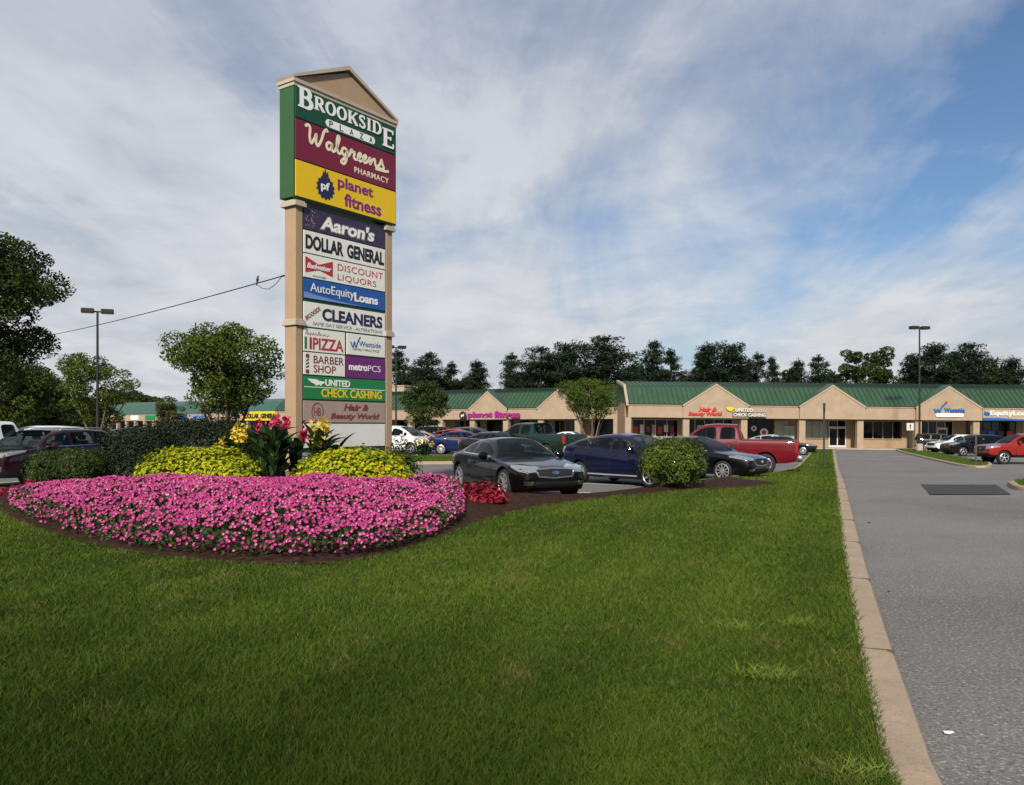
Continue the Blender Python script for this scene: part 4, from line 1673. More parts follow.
facade_sign(bA, 'check_shop_sign', 'raised white lettering with yellow bird emblem on the fascia, right of the red lettering', 9.6, 3.12, ccs, y=-0.415)


def wst(o):
    letters('lettering', 'Westside', 0.98, 0, 0.40, 2.05, 0.42, M['blue'], o, depth=.1, bold=.035)
    c_ = MB()
    c_.ribbon(smooth_path([(0, .74), (.20, .38), (.36, .70), (.52, .38), (.80, .95), (1.10, 1.26)], 4), 0.13, lambda u, v, ww: (u, ww, v), depth=0.1, y=0)
    c_.build('emblem', M['blue'], o)
    c_ = MB()
    c_.prism(arc(1.20, 1.38, .11, .11, 0, 330, 10), -0.1, -0.002, lambda u, v, ww: (u, ww, v))
    c_.build('emblem', M['red'], o)
    p_ = MB()
    p_.prism(arc(0.30, 0.10, .17, .17, 90, 270, 8) + arc(2.75, 0.10, .17, .17, -90, 90, 8), -0.1, -0.001, lambda u, v, ww: (u, ww, v))
    p_.build('sign_box', M['l_white'], o)
    letters('lettering', 'FAMILY PRACTICE', 0.35, -0.102, 0.03, 2.3, 0.13, M['l_grey'], o, depth=.01)


facade_sign(bA, 'clinic_sign', 'blue lettering and tick emblem above a white box sign on the gable', 5.5 * BAY - 1.5, 3.40, wst)


def ael(o):
    p_ = MB()
    p_.prism([(0, -0.10), (0, 0.16), (1.4, 0.16), (3.2, 0.05), (5.2, -0.02), (5.2, -0.10)], -0.10, -0.002, lambda u, v, ww: (u, ww, v))
    p_.build('swoosh', M['blue'], o)
    b_ = MB()
    b_.box2(0.0, 5.2, 0.001, 0.03, -0.12, 0.98)
    b_.build('backing', M['stucco_trim'], o)
    letters('lettering', 'Auto', 0.06, 0, 0.36, 0.55, 0.50, M['blue'], o, depth=.09, bold=.03)
    letters('lettering', 'EquityLoans', 0.66, 0, 0.26, 4.4, 0.58, M['panel_blank'], o, depth=.09, bold=.03)


facade_sign(bA, 'loan_shop_sign', 'pale sign with a blue swoosh on the fascia above the red pickup', 6 * BAY + 0.55, 3.14, ael, y=-0.24)


def pfs(o):
    p_ = MB()
    gp = []
    for i in range(24):
        a = 2 * math.pi * i / 24
        r_ = 0.55 if i % 2 else 0.44
        gp.append((0.5 + r_ * math.cos(a), 0.42 + r_ * math.sin(a)))
    p_.prism(gp, -0.12, -0.001, lambda u, v, ww: (u, ww, v))
    p_.build('emblem', M['black'], o)
    letters('lettering', 'pf', 0.30, -0.125, 0.22, 0.42, 0.40, M['l_white'], o, depth=.02, bold=.04)
    letters('lettering', 'planet', 1.25, 0, 0.02, 3.5, 0.85, M['purple'], o, depth=.12, bold=.05)
    letters('lettering', 'fitness', 5.0, 0, 0.14, 3.5, 0.78, M['purple'], o, depth=.12, bold=.05)


facade_sign(bB, 'gym_sign', 'long purple raised lettering with a round dark emblem on the middle block', (nB - 4.35) * BAYB, 3.05, pfs, y=-0.37)


def dgs(o):
    p_ = MB()
    p_.box2(0, 9.6, 0.0, 0.12, 0, 1.55)
    p_.build('sign_board', M['yellow'], o)
    letters('lettering', 'DOLLAR', 0.9, -0.002, 0.35, 3.6, 0.85, M['l_black'], o, depth=.08, bold=.05)
    letters('lettering', 'GENERAL', 5.0, -0.002, 0.35, 4.0, 0.85, M['l_black'], o, depth=.08, bold=.05)


facade_sign(bC, 'discount_store_sign', 'long yellow sign with black capitals on the distant shop row beside the pylon', LC - 13.3, 2.95, dgs, y=-0.36)
cols_ = [('l_maroon', 'dull red sign board on the distant row, leftmost of its small signs'), ('check', ''), ('l_white', ''), ('blue', '')]
for k, (px, m_, w_, lb) in enumerate([(118, 'l_maroon', 1.6, 'small dark red sign board on the distant shop row, first from the left end'),
                                      (135.5, 'l_white', 2.6, 'small off-white sign board on the distant shop row between the red and green ones'),
                                      (136.9 + 0, None, 0, ''), (151, 'p_check', 3.2, 'small green sign board on the distant shop row'),
                                      (182, 'p_blue', 3.6, 'small navy sign board on the distant shop row, left of the paler blue one'),
                                      (200, 'p_paleblue', 4.2, 'wide pale blue sign board on the distant shop row behind the vase-shaped tree')]):
    if not m_:
        continue
    # position along the facade whose view direction is px
    r_ = (px - CX) / F
    ca, sa = math.cos(aC), math.sin(aC)
    s_ = (r_ * pC0.y - pC0.x) / (ca - r_ * sa)

    def brd(o, m_=m_, w_=w_):
        p_ = MB()
        p_.box2(0, w_, -0.12, 0, 0, 0.85)
        p_.build('sign_board', M[m_], o, bevel=0.02)
    facade_sign(bC, 'shop_sign', lb, s_ - w_ / 2, 3.2, brd, y=-0.125)


# ------------------------------------------------------------------ lamp posts and signs
def lamp_post(loc, h, label, heads=2, spread=0.36, base=0.0, rz=0.0):
    o = thing('lamp_post', label, 'lamp post', loc, rz, 'parking lot lamp posts')
    p = MB()
    p.tube([(0, 0, base - 0.1), (0, 0, base + 0.3), (0, 0, h - 0.25)], [0.10, 0.095, 0.065], 10)
    p.box((0, 0, base + 0.03), (0.34, 0.34, 0.05))
    p.build('pole', M['bronze'], o, smooth=True)
    a = MB()
    a.box((0, 0, h - 0.2), (0.5, 0.09, 0.09))
    a.build('arm', M['bronze'], o)
    for s in (-1, 1):
        hd = MB()
        hd.box((s * 0.56, 0, h - 0.16), (0.74, 0.52, 0.28))
        ho = hd.build('lamp_head', M['bronze'], o, bevel=0.04)
        le = MB()
        le.box((s * 0.55, 0, h - 0.309), (0.5, 0.34, 0.016))
        le.build('lens', M['l_white'], ho)
    if base > 0:
        b = MB()
        b.lathe([(0.30, -0.3), (0.30, base - 0.03), (0.27, base), (0.001, base)], 20)
        b.build('footing', M['concrete'], o, smooth=True)
    return o


pt_ = at(919.5, 452)
lamp_post(pt_, EYE + (HY - 326) * pt_.y / F - pt_.z, 'dark twin-head lamp post with concrete footing on the grass island by the drive', base=0.75, rz=R(12))
lamp_post(Vector((pxX(97.5, 52), 52, 0)), EYE + (HY - 308.5) * 52 / F, 'dark twin-head lamp post above the maroon vehicle, in front of the vase-shaped tree', rz=R(25))
lamp_post(Vector((pxX(396, 78), 78, gz(pxX(396, 78), 78))), EYE + (HY - 345) * 78 / F, 'dark twin-head lamp post peeping out just right of the tall pylon sign', rz=R(20))

p0 = at(824, 465.5, LAWN)
hp = EYE + (HY - 403) * p0.y / F - p0.z
o = thing('sign_post', 'tall slim dark steel post standing alone in the narrow grass strip by the drive', 'sign post', p0)
p = MB()
p.prism([(-.045, -.02), (-.045, .02), (-.02, .02), (-.015, -.005), (.015, -.005), (.02, .02), (.045, .02), (.045, -.02)], -0.3, hp, lambda u, v, w: (u, v, w))
p.build('post', M['steel_green'], o)
p = MB()
p.box((0.0, -0.032, hp - 0.24), (0.012, 0.30, 0.45))
p.build('sign_plate', M['steel'], o)

p0 = at(910, 449.5, 0.1)
zt = EYE + (HY - 423) * p0.y / F - p0.z
o = thing('traffic_sign', 'small white square sign with a dark arrow on a steel post beside the lamp footing', 'road sign', p0)
p = MB()
p.tube([(0, 0, -0.2), (0, 0, zt - 0.05)], 0.035, 8)
p.build('post', M['steel'], o, smooth=True)
p = MB()
p.box((0, -0.05, zt - 0.36), (0.70, 0.02, 0.72))
po = p.build('sign_plate', M['white_plastic'], o, bevel=0.008)
p = MB()
p.prism([(-.04, -.24), (.04, -.24), (.04, .06), (.13, .06), (0, .24), (-.13, .06), (-.04, .06)], -0.064, -0.0605, lambda u, v, w: (u, w, v + zt - 0.36))
p.build('arrow', M['l_black'], po)

p0 = at(976, 462.5, 0.1)
zt = EYE + (HY - 434) * p0.y / F - p0.z
o = thing('sign_post', 'short grey steel post at the tip of the grass island before the red pickup', 'sign post', p0)
p = MB()
p.tube([(0, 0, -0.2), (0, 0, zt)], 0.045, 8)
p.build('post', M['steel'], o, smooth=True)
p = MB()
p.box((0, -0.05, zt - 0.28), (0.03, 0.03, 0.5))
p.build('sign_plate', M['steel'], o)

# grass islands in the lot
def island(name, px, dz=0.0):
    P = [at(x, y, 0.13) for x, y in px]
    P = [(float(a), float(b)) for a, b in chaikin([(p.x, p.y) for p in P] + [(P[0].x, P[0].y)], 2)[:-1]]
    # orient so that the kerb lies outside
    A_ = sum(P[i][0] * P[(i + 1) % len(P)][1] - P[(i + 1) % len(P)][0] * P[i][1] for i in range(len(P)))
    kerb_strip('kerb', P, 0.17, top=0.13, closed=True, side=1 if A_ > 0 else -1)
    filled('island_turf', P, 0.9, lambda x, y: gz(x, y) + 0.12, M['lawn'])
    rg_ = np.random.default_rng(len(P))
    x, y = scatter_poly(P, 26000, rg_)
    V, q_, t_, tt_ = grass_arrays(x, y, 0.05 + 0.04 * rg_.random(len(x)), np.full(len(x), 0.010), 0.05 * rg_.random(len(x)), np.clip(0.5 + 0.18 * rg_.standard_normal(len(x)), .2, 1), dz=0.115)
    props(np_mesh('grass', V, [q_, t_], M['grass'], tint=tt_), kind='stuff')


island('isle', [(898, 448.8), (912, 448.2), (935, 452), (962, 457.2), (985, 461), (990, 463.5), (984, 465.8), (968, 465.0), (940, 459.6), (915, 454), (901, 450.8)])
island('isle', [(330, 457.0), (400, 456.0), (470, 455.6), (540, 455.5), (540, 460.5), (470, 461.0), (400, 461.5), (330, 461.8)])
island('isle', [(1014, 481), (1060, 476), (1100, 476), (1100, 487), (1060, 487.5), (1022, 486.5)])
# ------------------------------------------------------------------ vehicles
def interp(P, x):
    """P sorted by x descending or ascending: smooth-ish linear interpolation"""
    P = sorted(P)
    if x <= P[0][0]:
        return P[0][1]
    for a, b in zip(P, P[1:]):
        if x <= b[0]:
            t = (x - a[0]) / (b[0] - a[0])
            return a[1] + (b[1] - a[1]) * t
    return P[-1][1]


SLOTS = ['paint', 'trim', 'windscreen', 'rear_window', 'side_l', 'side_r', 'dl0', 'dl1', 'dr0', 'dr1', 'roofglass']
SMAT = {}
for s_ in SLOTS:
    SMAT[s_] = bpy.data.materials.new('car_' + s_)
PAINT = {}


def paint(name, col, flake=0.35):
    if name not in PAINT:
        PAINT[name] = mat('paint_' + name, col, 0.35, metal=flake if max(col) > .04 else 0.0, coat=0.9, spec=0.12, var=0.0)
    return PAINT[name]


def car_shell(sp):
    """one lofted shell -> subdivided, wheel arches cut, split into body / glass / doors. Heading +X, origin on the ground at the centre"""
    L, W, H = sp['L'], sp['W'], sp['H']
    hl = L / 2
    belt, zb, wid = sp['belt'], sp['bottom'], sp['plan']
    cw, rf, rr, rb = sp['cowl'], sp['roof_f'], sp['roof_r'], sp['back']     # x of cowl, roof front, roof rear, base of rear glass
    roof = sp['roof']                                                       # [(x, z)]
    rw = sp['roof_w']
    seams = sp['seams']                                                     # door edges, front to rear
    wins = sp['wins']                                                       # side glass intervals
    xs = {hl, hl - 0.06, hl - 0.18, hl - 0.4, -hl, -hl + 0.06, -hl + 0.18, -hl + 0.4, cw, rf, rr, rb, cw + 0.05, rb - 0.05}
    for a, b in wins:
        xs |= {a, b}
    for s in seams:
        xs |= {s - 0.010, s + 0.010}
    fill = np.linspace(hl, -hl, 24)
    for f_ in fill:
        if all(abs(f_ - q) > 0.09 for q in xs):
            xs.add(float(f_))
    xs = sorted(xs, reverse=True)
    k = [xs[0]]
    for x in xs[1:]:
        if k[-1] - x > 0.006:
            k.append(x)
    xs = k

    def top(x):
        zs = interp(belt, x)
        if x >= cw or x <= rb:
            return zs, False
        if x > rf:
            t = (cw - x) / (cw - rf)
            return interp(belt, cw) + 0.02 + (interp(roof, rf) - interp(belt, cw) - 0.02) * (t + 0.10 * math.sin(math.pi * t)), True
        if x >= rr:
            return interp(roof, x), True
        t = (rr - x) / (rr - rb)
        return interp(roof, rr) + (interp(belt, rb) + 0.02 - interp(roof, rr)) * (t - 0.07 * math.sin(math.pi * t)), True

    rows = []
    for x in xs:
        w = interp(wid, x) * W / 2
        b0 = interp(zb, x)
        zs = interp(belt, x)
        zt, cab = top(x)
        zm = b0 + 0.50 * (zs - b0)
        p = [(0, b0), (0.72 * w, b0), (0.93 * w, b0 + 0.03), (0.985 * w, b0 + 0.16), (w, zm), (0.992 * w, zs - 0.14), (0.955 * w, zs - 0.025)]
        crown = 0.045 if x > 0 else 0.03
        if cab and zt > zs + 0.05:
            hgt = min(1.0, (zt - zs) / (H - zs))
            wr = w * 0.84 + (rw * W / 2 - w * 0.84) * hgt
            s0, r0 = Vector((0.955 * w, zs - 0.025)), Vector((wr, zt - 0.045 * hgt - 0.01))
            g0 = s0.lerp(r0, 0.05 / max(0.12, (r0 - s0).length))
            g1 = s0.lerp(r0, 1 - min(0.45, 0.055 / max(0.06, (r0 - s0).length)))
            g1.x += 0.012
            p += [(g0.x, g0.y), (g1.x, g1.y), (r0.x, r0.y), (wr - 0.085, zt), (0, zt + 0.028 * hgt + crown * (1 - hgt))]
        else:
            def hd(y):
                return (y, zs + crown * (1 - (y / (0.955 * w)) ** 2) - 0.012)
            p += [hd(0.92 * w), hd(0.875 * w), hd(0.82 * w), hd(0.70 * w), hd(0)]
        rows.append(p)
    n = len(rows[0])
    V, Fc, Mi = [], [], []
    full = 2 * n - 2                      # points round the section (centre points shared)
    for x, p in zip(xs, rows):
        pts = [(q[0], q[1]) for q in p] + [(-q[0], q[1]) for q in p[-2:0:-1]]
        V += [(x, y, z) for y, z in pts]
    si = {s: i for i, s in enumerate(SLOTS)}

    def in_any(a, b, I):
        return any(u >= a - 0.004 and v <= b + 0.004 for v, u in [(min(a, b), max(a, b))] for a, b in I) if False else any(max(a, b) <= hi + 0.004 and min(a, b) >= lo - 0.004 for lo, hi in I)

    W2 = [(min(a, b), max(a, b)) for a, b in wins]
    for i in range(len(xs) - 1):
        xa, xb = xs[i], xs[i + 1]
        for j in range(full):
            a, b = i * full + j, i * full + (j + 1) % full
            Fc.append((a, b, b + full, a + full))
            left = j < n - 1              # +Y side first
            jj = j if left else full - 1 - j
            m = si['paint']
            if jj <= 1:
                m = si['trim']
            elif jj == 2 and sp.get('cladding'):
                m = si['trim']
            elif jj == 7 and in_any(xa, xb, W2):
                m = si['side_l' if left else 'side_r']
            elif jj == 10:
                if xb >= rf - 0.004 and xa <= cw + 0.004:
                    m = si['windscreen']
                elif xa <= rr + 0.004 and xb >= rb - 0.004:
                    m = si['rear_window']
            if 3 <= jj <= 6 and m == si['paint'] and len(seams) > 1:
                seam = any(abs((xa + xb) / 2 - s) < 0.008 for s in seams)
                if seam and jj <= 5:
                    m = si['trim']
                else:
                    for d in range(len(seams) - 1):
                        if xa <= seams[d] + 0.004 and xb >= seams[d + 1] - 0.004:
                            m = si[('dl' if left else 'dr') + str(d)]
            Mi.append(m)
    Fc.append(tuple(range(full))[::-1])
    Mi.append(si['paint'])
    b = (len(xs) - 1) * full
    Fc.append(tuple(b + q for q in range(full)))
    Mi.append(si['paint'])
    me = bpy.data.meshes.new('shell')
    me.from_pydata(V, [], Fc)
    for s in SLOTS:
        me.materials.append(SMAT[s])
    me.polygons.foreach_set('material_index', Mi)
    bm = bmesh.new()
    bm.from_mesh(me)
    bmesh.ops.recalc_face_normals(bm, faces=bm.faces)
    cl = bm.edges.layers.float.new('crease_edge')
    for e in bm.edges:
        if len(e.link_faces) == 2:
            ma, mb_ = (f.material_index for f in e.link_faces)
            if ma != mb_:
                e[cl] = 0.75
    bm.to_mesh(me)
    bm.free()
    ob = bpy.data.objects.new('shell', me)
    COL.objects.link(ob)
    sb = ob.modifiers.new('s', 'SUBSURF')
    sb.levels = sb.render_levels = sp.get('sub', 1)
    # cutters: wheel arches, pickup bed
    cm = MB()
    wr_ = sp['wheel_r'] * 1.13
    for ax in sp['axles']:
        for sg in (-1, 1):
            y0, y1 = sg * W * 0.29, sg * W * 0.62
            P = arc(ax, sp['wheel_r'] + 0.02, wr_, wr_, 0, 345, 23)
            cm.prism(P, min(y0, y1), max(y0, y1), lambda u, v, w: (u, w, v))
    if 'bed' in sp:
        x0, x1, y0, z0 = sp['bed']
        cm.box2(x0, x1, -y0, y0, z0, H)
    co = cm.build('cutter', SMAT['trim'])
    bo_ = ob.modifiers.new('b', 'BOOLEAN')
    bo_.operation = 'DIFFERENCE'
    bo_.object = co
    bo_.solver = 'EXACT'
    try:
        bo_.material_mode = 'TRANSFER'
    except Exception:
        pass
    dg = bpy.context.evaluated_depsgraph_get()
    out_ = bpy.data.meshes.new_from_object(ob.evaluated_get(dg), preserve_all_data_layers=True, depsgraph=dg)
    for o in (ob, co):
        bpy.data.objects.remove(o)
    names = [m.name if m else 'car_trim' for m in out_.materials]
    bmw = bmesh.new()
    bmw.from_mesh(out_)
    bvh = BVHTree.FromBMesh(bmw)
    bmw.free()
    # split
    groups = {'body': ['car_paint', 'car_trim']}
    for s in SLOTS[2:]:
        groups[s] = ['car_' + s]
    vc = np.empty(len(out_.vertices) * 3)
    out_.vertices.foreach_get('co', vc)
    vc = vc.reshape(-1, 3)
    res = {}
    for g_, nm in groups.items():
        ids = [p for p in out_.polygons if names[p.material_index] in nm]
        if not ids:
            continue
        used = sorted({v for p in ids for v in p.vertices})
        mp = {v: i for i, v in enumerate(used)}
        m2 = bpy.data.meshes.new(g_)
        m2.from_pydata([tuple(vc[v]) for v in used], [], [[mp[v] for v in p.vertices] for p in ids])
        if g_ == 'body':
            m2.polygons.foreach_set('material_index', [0 if names[p.material_index] == 'car_paint' else 1 for p in ids])
        m2.polygons.foreach_set('use_smooth', [True] * len(m2.polygons))
        m2.materials.append(SMAT['paint'])
        if g_ == 'body':
            m2.materials.append(M['trim_black'])
        m2.set_sharp_from_angle(angle=R(40))
        m2.update()
        res[g_] = m2
    return res, bvh


def conform(bvh, d, upper, lower, n=8, m=3, off=0.008, name='patch'):
    """a panel between two outlines drawn in a plane across direction d (pointing into the car), laid on its surface, with thickness"""
    d = Vector(d).normalized()
    u = Vector((0, 0, 1)).cross(d)
    u = u.normalized() if u.length > 1e-6 else Vector((0, 1, 0))
    v = d.cross(u)
    if v.z < 0:
        v = -v

    def samp(P, t):
        t = t * (len(P) - 1)
        i = min(int(t), len(P) - 2)
        f = t - i
        return Vector(P[i]) * (1 - f) + Vector(P[i + 1]) * f
    G_, bad = [], 0
    for j in range(m + 1):
        for i in range(n + 1):
            q = samp(upper, i / n).lerp(samp(lower, i / n), j / m)
            o = u * q[0] + v * q[1] - d * 6
            hit, nr, *_ = bvh.ray_cast(o, d, 12)
            if hit is None:
                G_.append(None)
                bad += 1
            else:
                if nr.dot(d) > 0:
                    nr = -nr
                G_.append((hit + nr * off, hit - d * -0.02))
    mb_ = MB()
    idx = {}
    vs = []
    for kk, g_ in enumerate(G_):
        if g_:
            idx[kk] = len(vs)
            vs += [g_[0], g_[1]]
    fs = []
    w = n + 1
    for j in range(m):
        for i in range(n):
            c = [j * w + i, j * w + i + 1, (j + 1) * w + i + 1, (j + 1) * w + i]
            if all(q in idx for q in c):
                fs.append([idx[q] for q in c])
    rim = [i for i in range(w)] + [j * w + n for j in range(1, m + 1)] + [m * w + i for i in range(n - 1, -1, -1)] + [j * w for j in range(m - 1, 0, -1)]
    for a, b in zip(rim, rim[1:] + rim[:1]):
        if a in idx and b in idx:
            fs.append([idx[a], idx[b], idx[b] + 1, idx[a] + 1])
    if not fs:
        return None
    me = bpy.data.meshes.new(name)
    me.from_pydata([tuple(p) for p in vs], [], fs)
    bm = bmesh.new()
    bm.from_mesh(me)
    bmesh.ops.recalc_face_normals(bm, faces=bm.faces)
    bm.to_mesh(me)
    bm.free()
    me.polygons.foreach_set('use_smooth', [True] * len(me.polygons))
    me.set_sharp_from_angle(angle=R(35))
    return me


def mirror_y(me):
    m2 = me.copy()
    n = len(m2.vertices)
    c = np.empty(n * 3)
    m2.vertices.foreach_get('co', c)
    c = c.reshape(-1, 3)
    c[:, 1] *= -1
    m2.vertices.foreach_set('co', c.ravel())
    m2.flip_normals()
    return m2


def wheel_meshes(r, width, spokes, style, rimr):
    key = ('wheel', r, width, spokes, style)
    if key in WH:
        return WH[key]
    t = MB()
    hw = width / 2
    pr_ = [(rimr, -hw * .8), (rimr + .012, -hw * .95), (r - .05, -hw), (r - .018, -hw * .88), (r, -hw * .6), (r + .001, 0), (r, hw * .6), (r - .018, hw * .88), (r - .05, hw), (rimr + .012, hw * .95), (rimr, hw * .8)]
    t.lathe(pr_, 32, lambda x, y, h: (x, h, y))
    to = t.build('wheel', M['rubber'], smooth=True)
    q = MB()
    f = lambda x, y, h: (x, h, y)
    q.lathe([(rimr * 1.0, -hw * .7), (rimr, hw * .86), (rimr * .93, hw * .90), (rimr * .90, hw * .80), (rimr * .88, hw * .2), (rimr * .5, hw * .1), (.001, hw * .1)], 28, f, mi=1)
    q.lathe([(rimr * 1.002, hw * .70), (rimr * 1.004, hw * .88), (rimr * .94, hw * .93), (rimr * .90, hw * .82)], 28, f)
    q.lathe([(rimr * .24, hw * .25), (rimr * .24, hw * .74), (rimr * .16, hw * .80), (.001, hw * .80)], 16, f)
    for i in range(spokes):
        a = 2 * math.pi * i / spokes
        for off_ in ((-.11, .11) if style == 'twin' else (0,)):
            aa = a + off_
            ww = {'twin': .07, 'wide': .20, 'five': .15}[style] * rimr
            Mx = Matrix.Rotation(-aa, 3, 'Y')
            c = Mx @ Vector((rimr * .56, hw * .66, 0))
            q.box(c, (rimr * .80, hw * .22, ww), mat=Mx)
    qo = q.build('rim', [M['rim'], M['trim_black']], smooth=True)
    ms = (to.data, qo.data)
    for o in (to, qo):
        bpy.data.objects.remove(o)
    WH[key] = ms
    return ms


WH, CARS = {}, {}


def car_type(name):
    if name in CARS:
        return CARS[name]
    sp = SPEC[name]
    parts, bvh = car_shell(sp)
    ex = []
    hl, W, H = sp['L'] / 2, sp['W'], sp['H']

    def pat(nm, mt, d, up, lo, both=False, **kw):
        me_ = conform(bvh, d, up, lo, **kw)
        if me_ is None:
            return
        me_.materials.append(mt)
        ex.append((nm, me_))
        if both:
            ex.append((nm, mirror_y(me_)))
    sp['details'](sp, pat, ex)
    # cabin: floor tub, dashboard and seats, seen through the glass
    zf_, zb_ = interp(sp['belt'], 0) - 0.10, interp(sp['bottom'], 0) + .12
    cw_, bk_, rw_ = sp['cowl'], sp['back'], sp['roof_w'] * W / 2

    def inner(nm, boxes, bev=.05):
        b_ = MB()
        for c_, s_ in boxes:
            b_.box(c_, s_)
        o_ = b_.build(nm, M['seat'], bevel=bev, smooth=True)
        ex.append((nm, o_.data))
        bpy.data.objects.remove(o_)
    inner('dashboard', [((cw_ - .38, 0, zf_ + .02), (.42, W * .80, .20))])
    fs_ = cw_ - 1.22
    rows_ = [fs_] + ([fs_ - .95] if fs_ - 1.0 > bk_ + .25 else [])
    for k_, xr_ in enumerate(rows_):
        for sg_ in (-1, 1):
            zt_ = min(H - .42, zf_ + .34)
            inner('seat', [((xr_ - .12, sg_ * W * .205, (zb_ + zt_) / 2), (.17, .46, zt_ - zb_))])
            inner('headrest', [((xr_ - .15, sg_ * W * .205, zt_ + .10), (.10, .26, .17))], .035)
    # mirrors
    mx, mz = sp['mirror']
    my = interp(sp['plan'], mx) * W / 2 * 0.955
    mm = MB()
    q = [(0.0, 0.05), (0.03, 0.10), (0.10, 0.115), (0.19, 0.10), (0.225, 0.05)]
    prof = []
    for (yo, hr) in q:
        for kx in range(10):
            a = 2 * math.pi * kx / 10
            prof.append((mx - 0.02 + 0.07 * math.cos(a) * (hr / .1) + 0.03 * math.sin(yo * 8), my + yo, mz + 0.085 * math.sin(a) * hr / .1))
    fs = [(i * 10 + k, i * 10 + (k + 1) % 10, (i + 1) * 10 + (k + 1) % 10, (i + 1) * 10 + k) for i in range(4) for k in range(10)] + [tuple(range(10))[::-1], tuple(range(40, 50))]
    mm.add(prof, fs)
    mo = mm.build('mirror', SMAT['paint'], smooth=True)
    ex.append(('mirror', mo.data))
    ex.append(('mirror', mirror_y(mo.data)))
    bpy.data.objects.remove(mo)
    CARS[name] = (parts, ex, sp)
    return CARS[name]


NAMES = {'body': 'body', 'windscreen': 'windscreen', 'rear_window': 'rear_window', 'side_l': 'side_window', 'side_r': 'side_window', 'dl0': 'door', 'dl1': 'door', 'dr0': 'door', 'dr1': 'door', 'roofglass': 'roof_glass'}


def put(o, m, i=0):
    if len(o.material_slots) <= i:
        return
    o.material_slots[i].link = 'OBJECT'
    o.material_slots[i].material = m


def place_car(tname, kind, label, cat, pos, head, pm, group=None):
    """pos: ground point under the centre; head: heading vector in plan"""
    parts, ex, sp = car_type(tname)
    hx, hy = head
    e = 1.5
    h = Vector((hx, hy, (gz(pos[0] + hx * e, pos[1] + hy * e) - gz(pos[0] - hx * e, pos[1] - hy * e)) / (2 * e))).normalized()
    l_ = Vector((-hy, hx, 0)).normalized()
    up = h.cross(l_)
    mat_ = Matrix((h, l_, up)).transposed()
    T_ = thing(kind, label, cat, (pos[0], pos[1], gz(pos[0], pos[1]) + 0.006), 0, group)
    T_.rotation_euler = mat_.to_euler()
    doors = {}
    for g_, me_ in parts.items():
        o = link(NAMES[g_], me_, T_)
        put(o, M['car_glass'] if ('side' in g_ or 'wind' in g_ or g_ == 'roofglass') else pm)
        if g_[0] == 'd' and len(g_) == 3:
            doors[g_] = o
    for nm, me_ in ex:
        par = T_
        if nm.startswith('handle'):
            par = doors.get(nm.split(':')[1], T_)
            nm = 'handle'
        o = link(nm, me_, par)
        if me_.materials[0] == SMAT['paint']:
            put(o, pm)
    to, qo = wheel_meshes(sp['wheel_r'], sp.get('tyre_w', 0.22), *sp['wheel'])
    for ax in sp['axles']:
        for sg in (-1, 1):
            w_ = link('wheel', to, T_)
            w_.location = (ax, sg * (W_(sp) - sp.get('tyre_w', .22) / 2 - 0.015), sp['wheel_r'] - 0.004)
            w_.rotation_euler = (0, rnd.random() * 6, 0 if sg > 0 else math.pi)
            link('rim', qo, w_)
    return T_


def W_(sp):
    return sp['W'] / 2 * 0.985


def by_wheel(tname, px, py, which, head, Y=None):
    """centre of the car from the pixel where one tyre meets the ground"""
    sp = SPEC[tname]
    h = Vector((head[0], head[1])).normalized()
    l_ = Vector((-h.y, h.x))
    P = at(px, py) if Y is None else Vector((pxX(px, Y), Y, 0))
    ax = sp['axles'][0 if which[0] == 'f' else 1]
    sd = 1 if which[1] == 'l' else -1
    C_ = Vector((P.x, P.y)) - h * ax - l_ * sd * (sp['W'] / 2 - 0.1)
    return (C_.x, C_.y), (h.x, h.y)


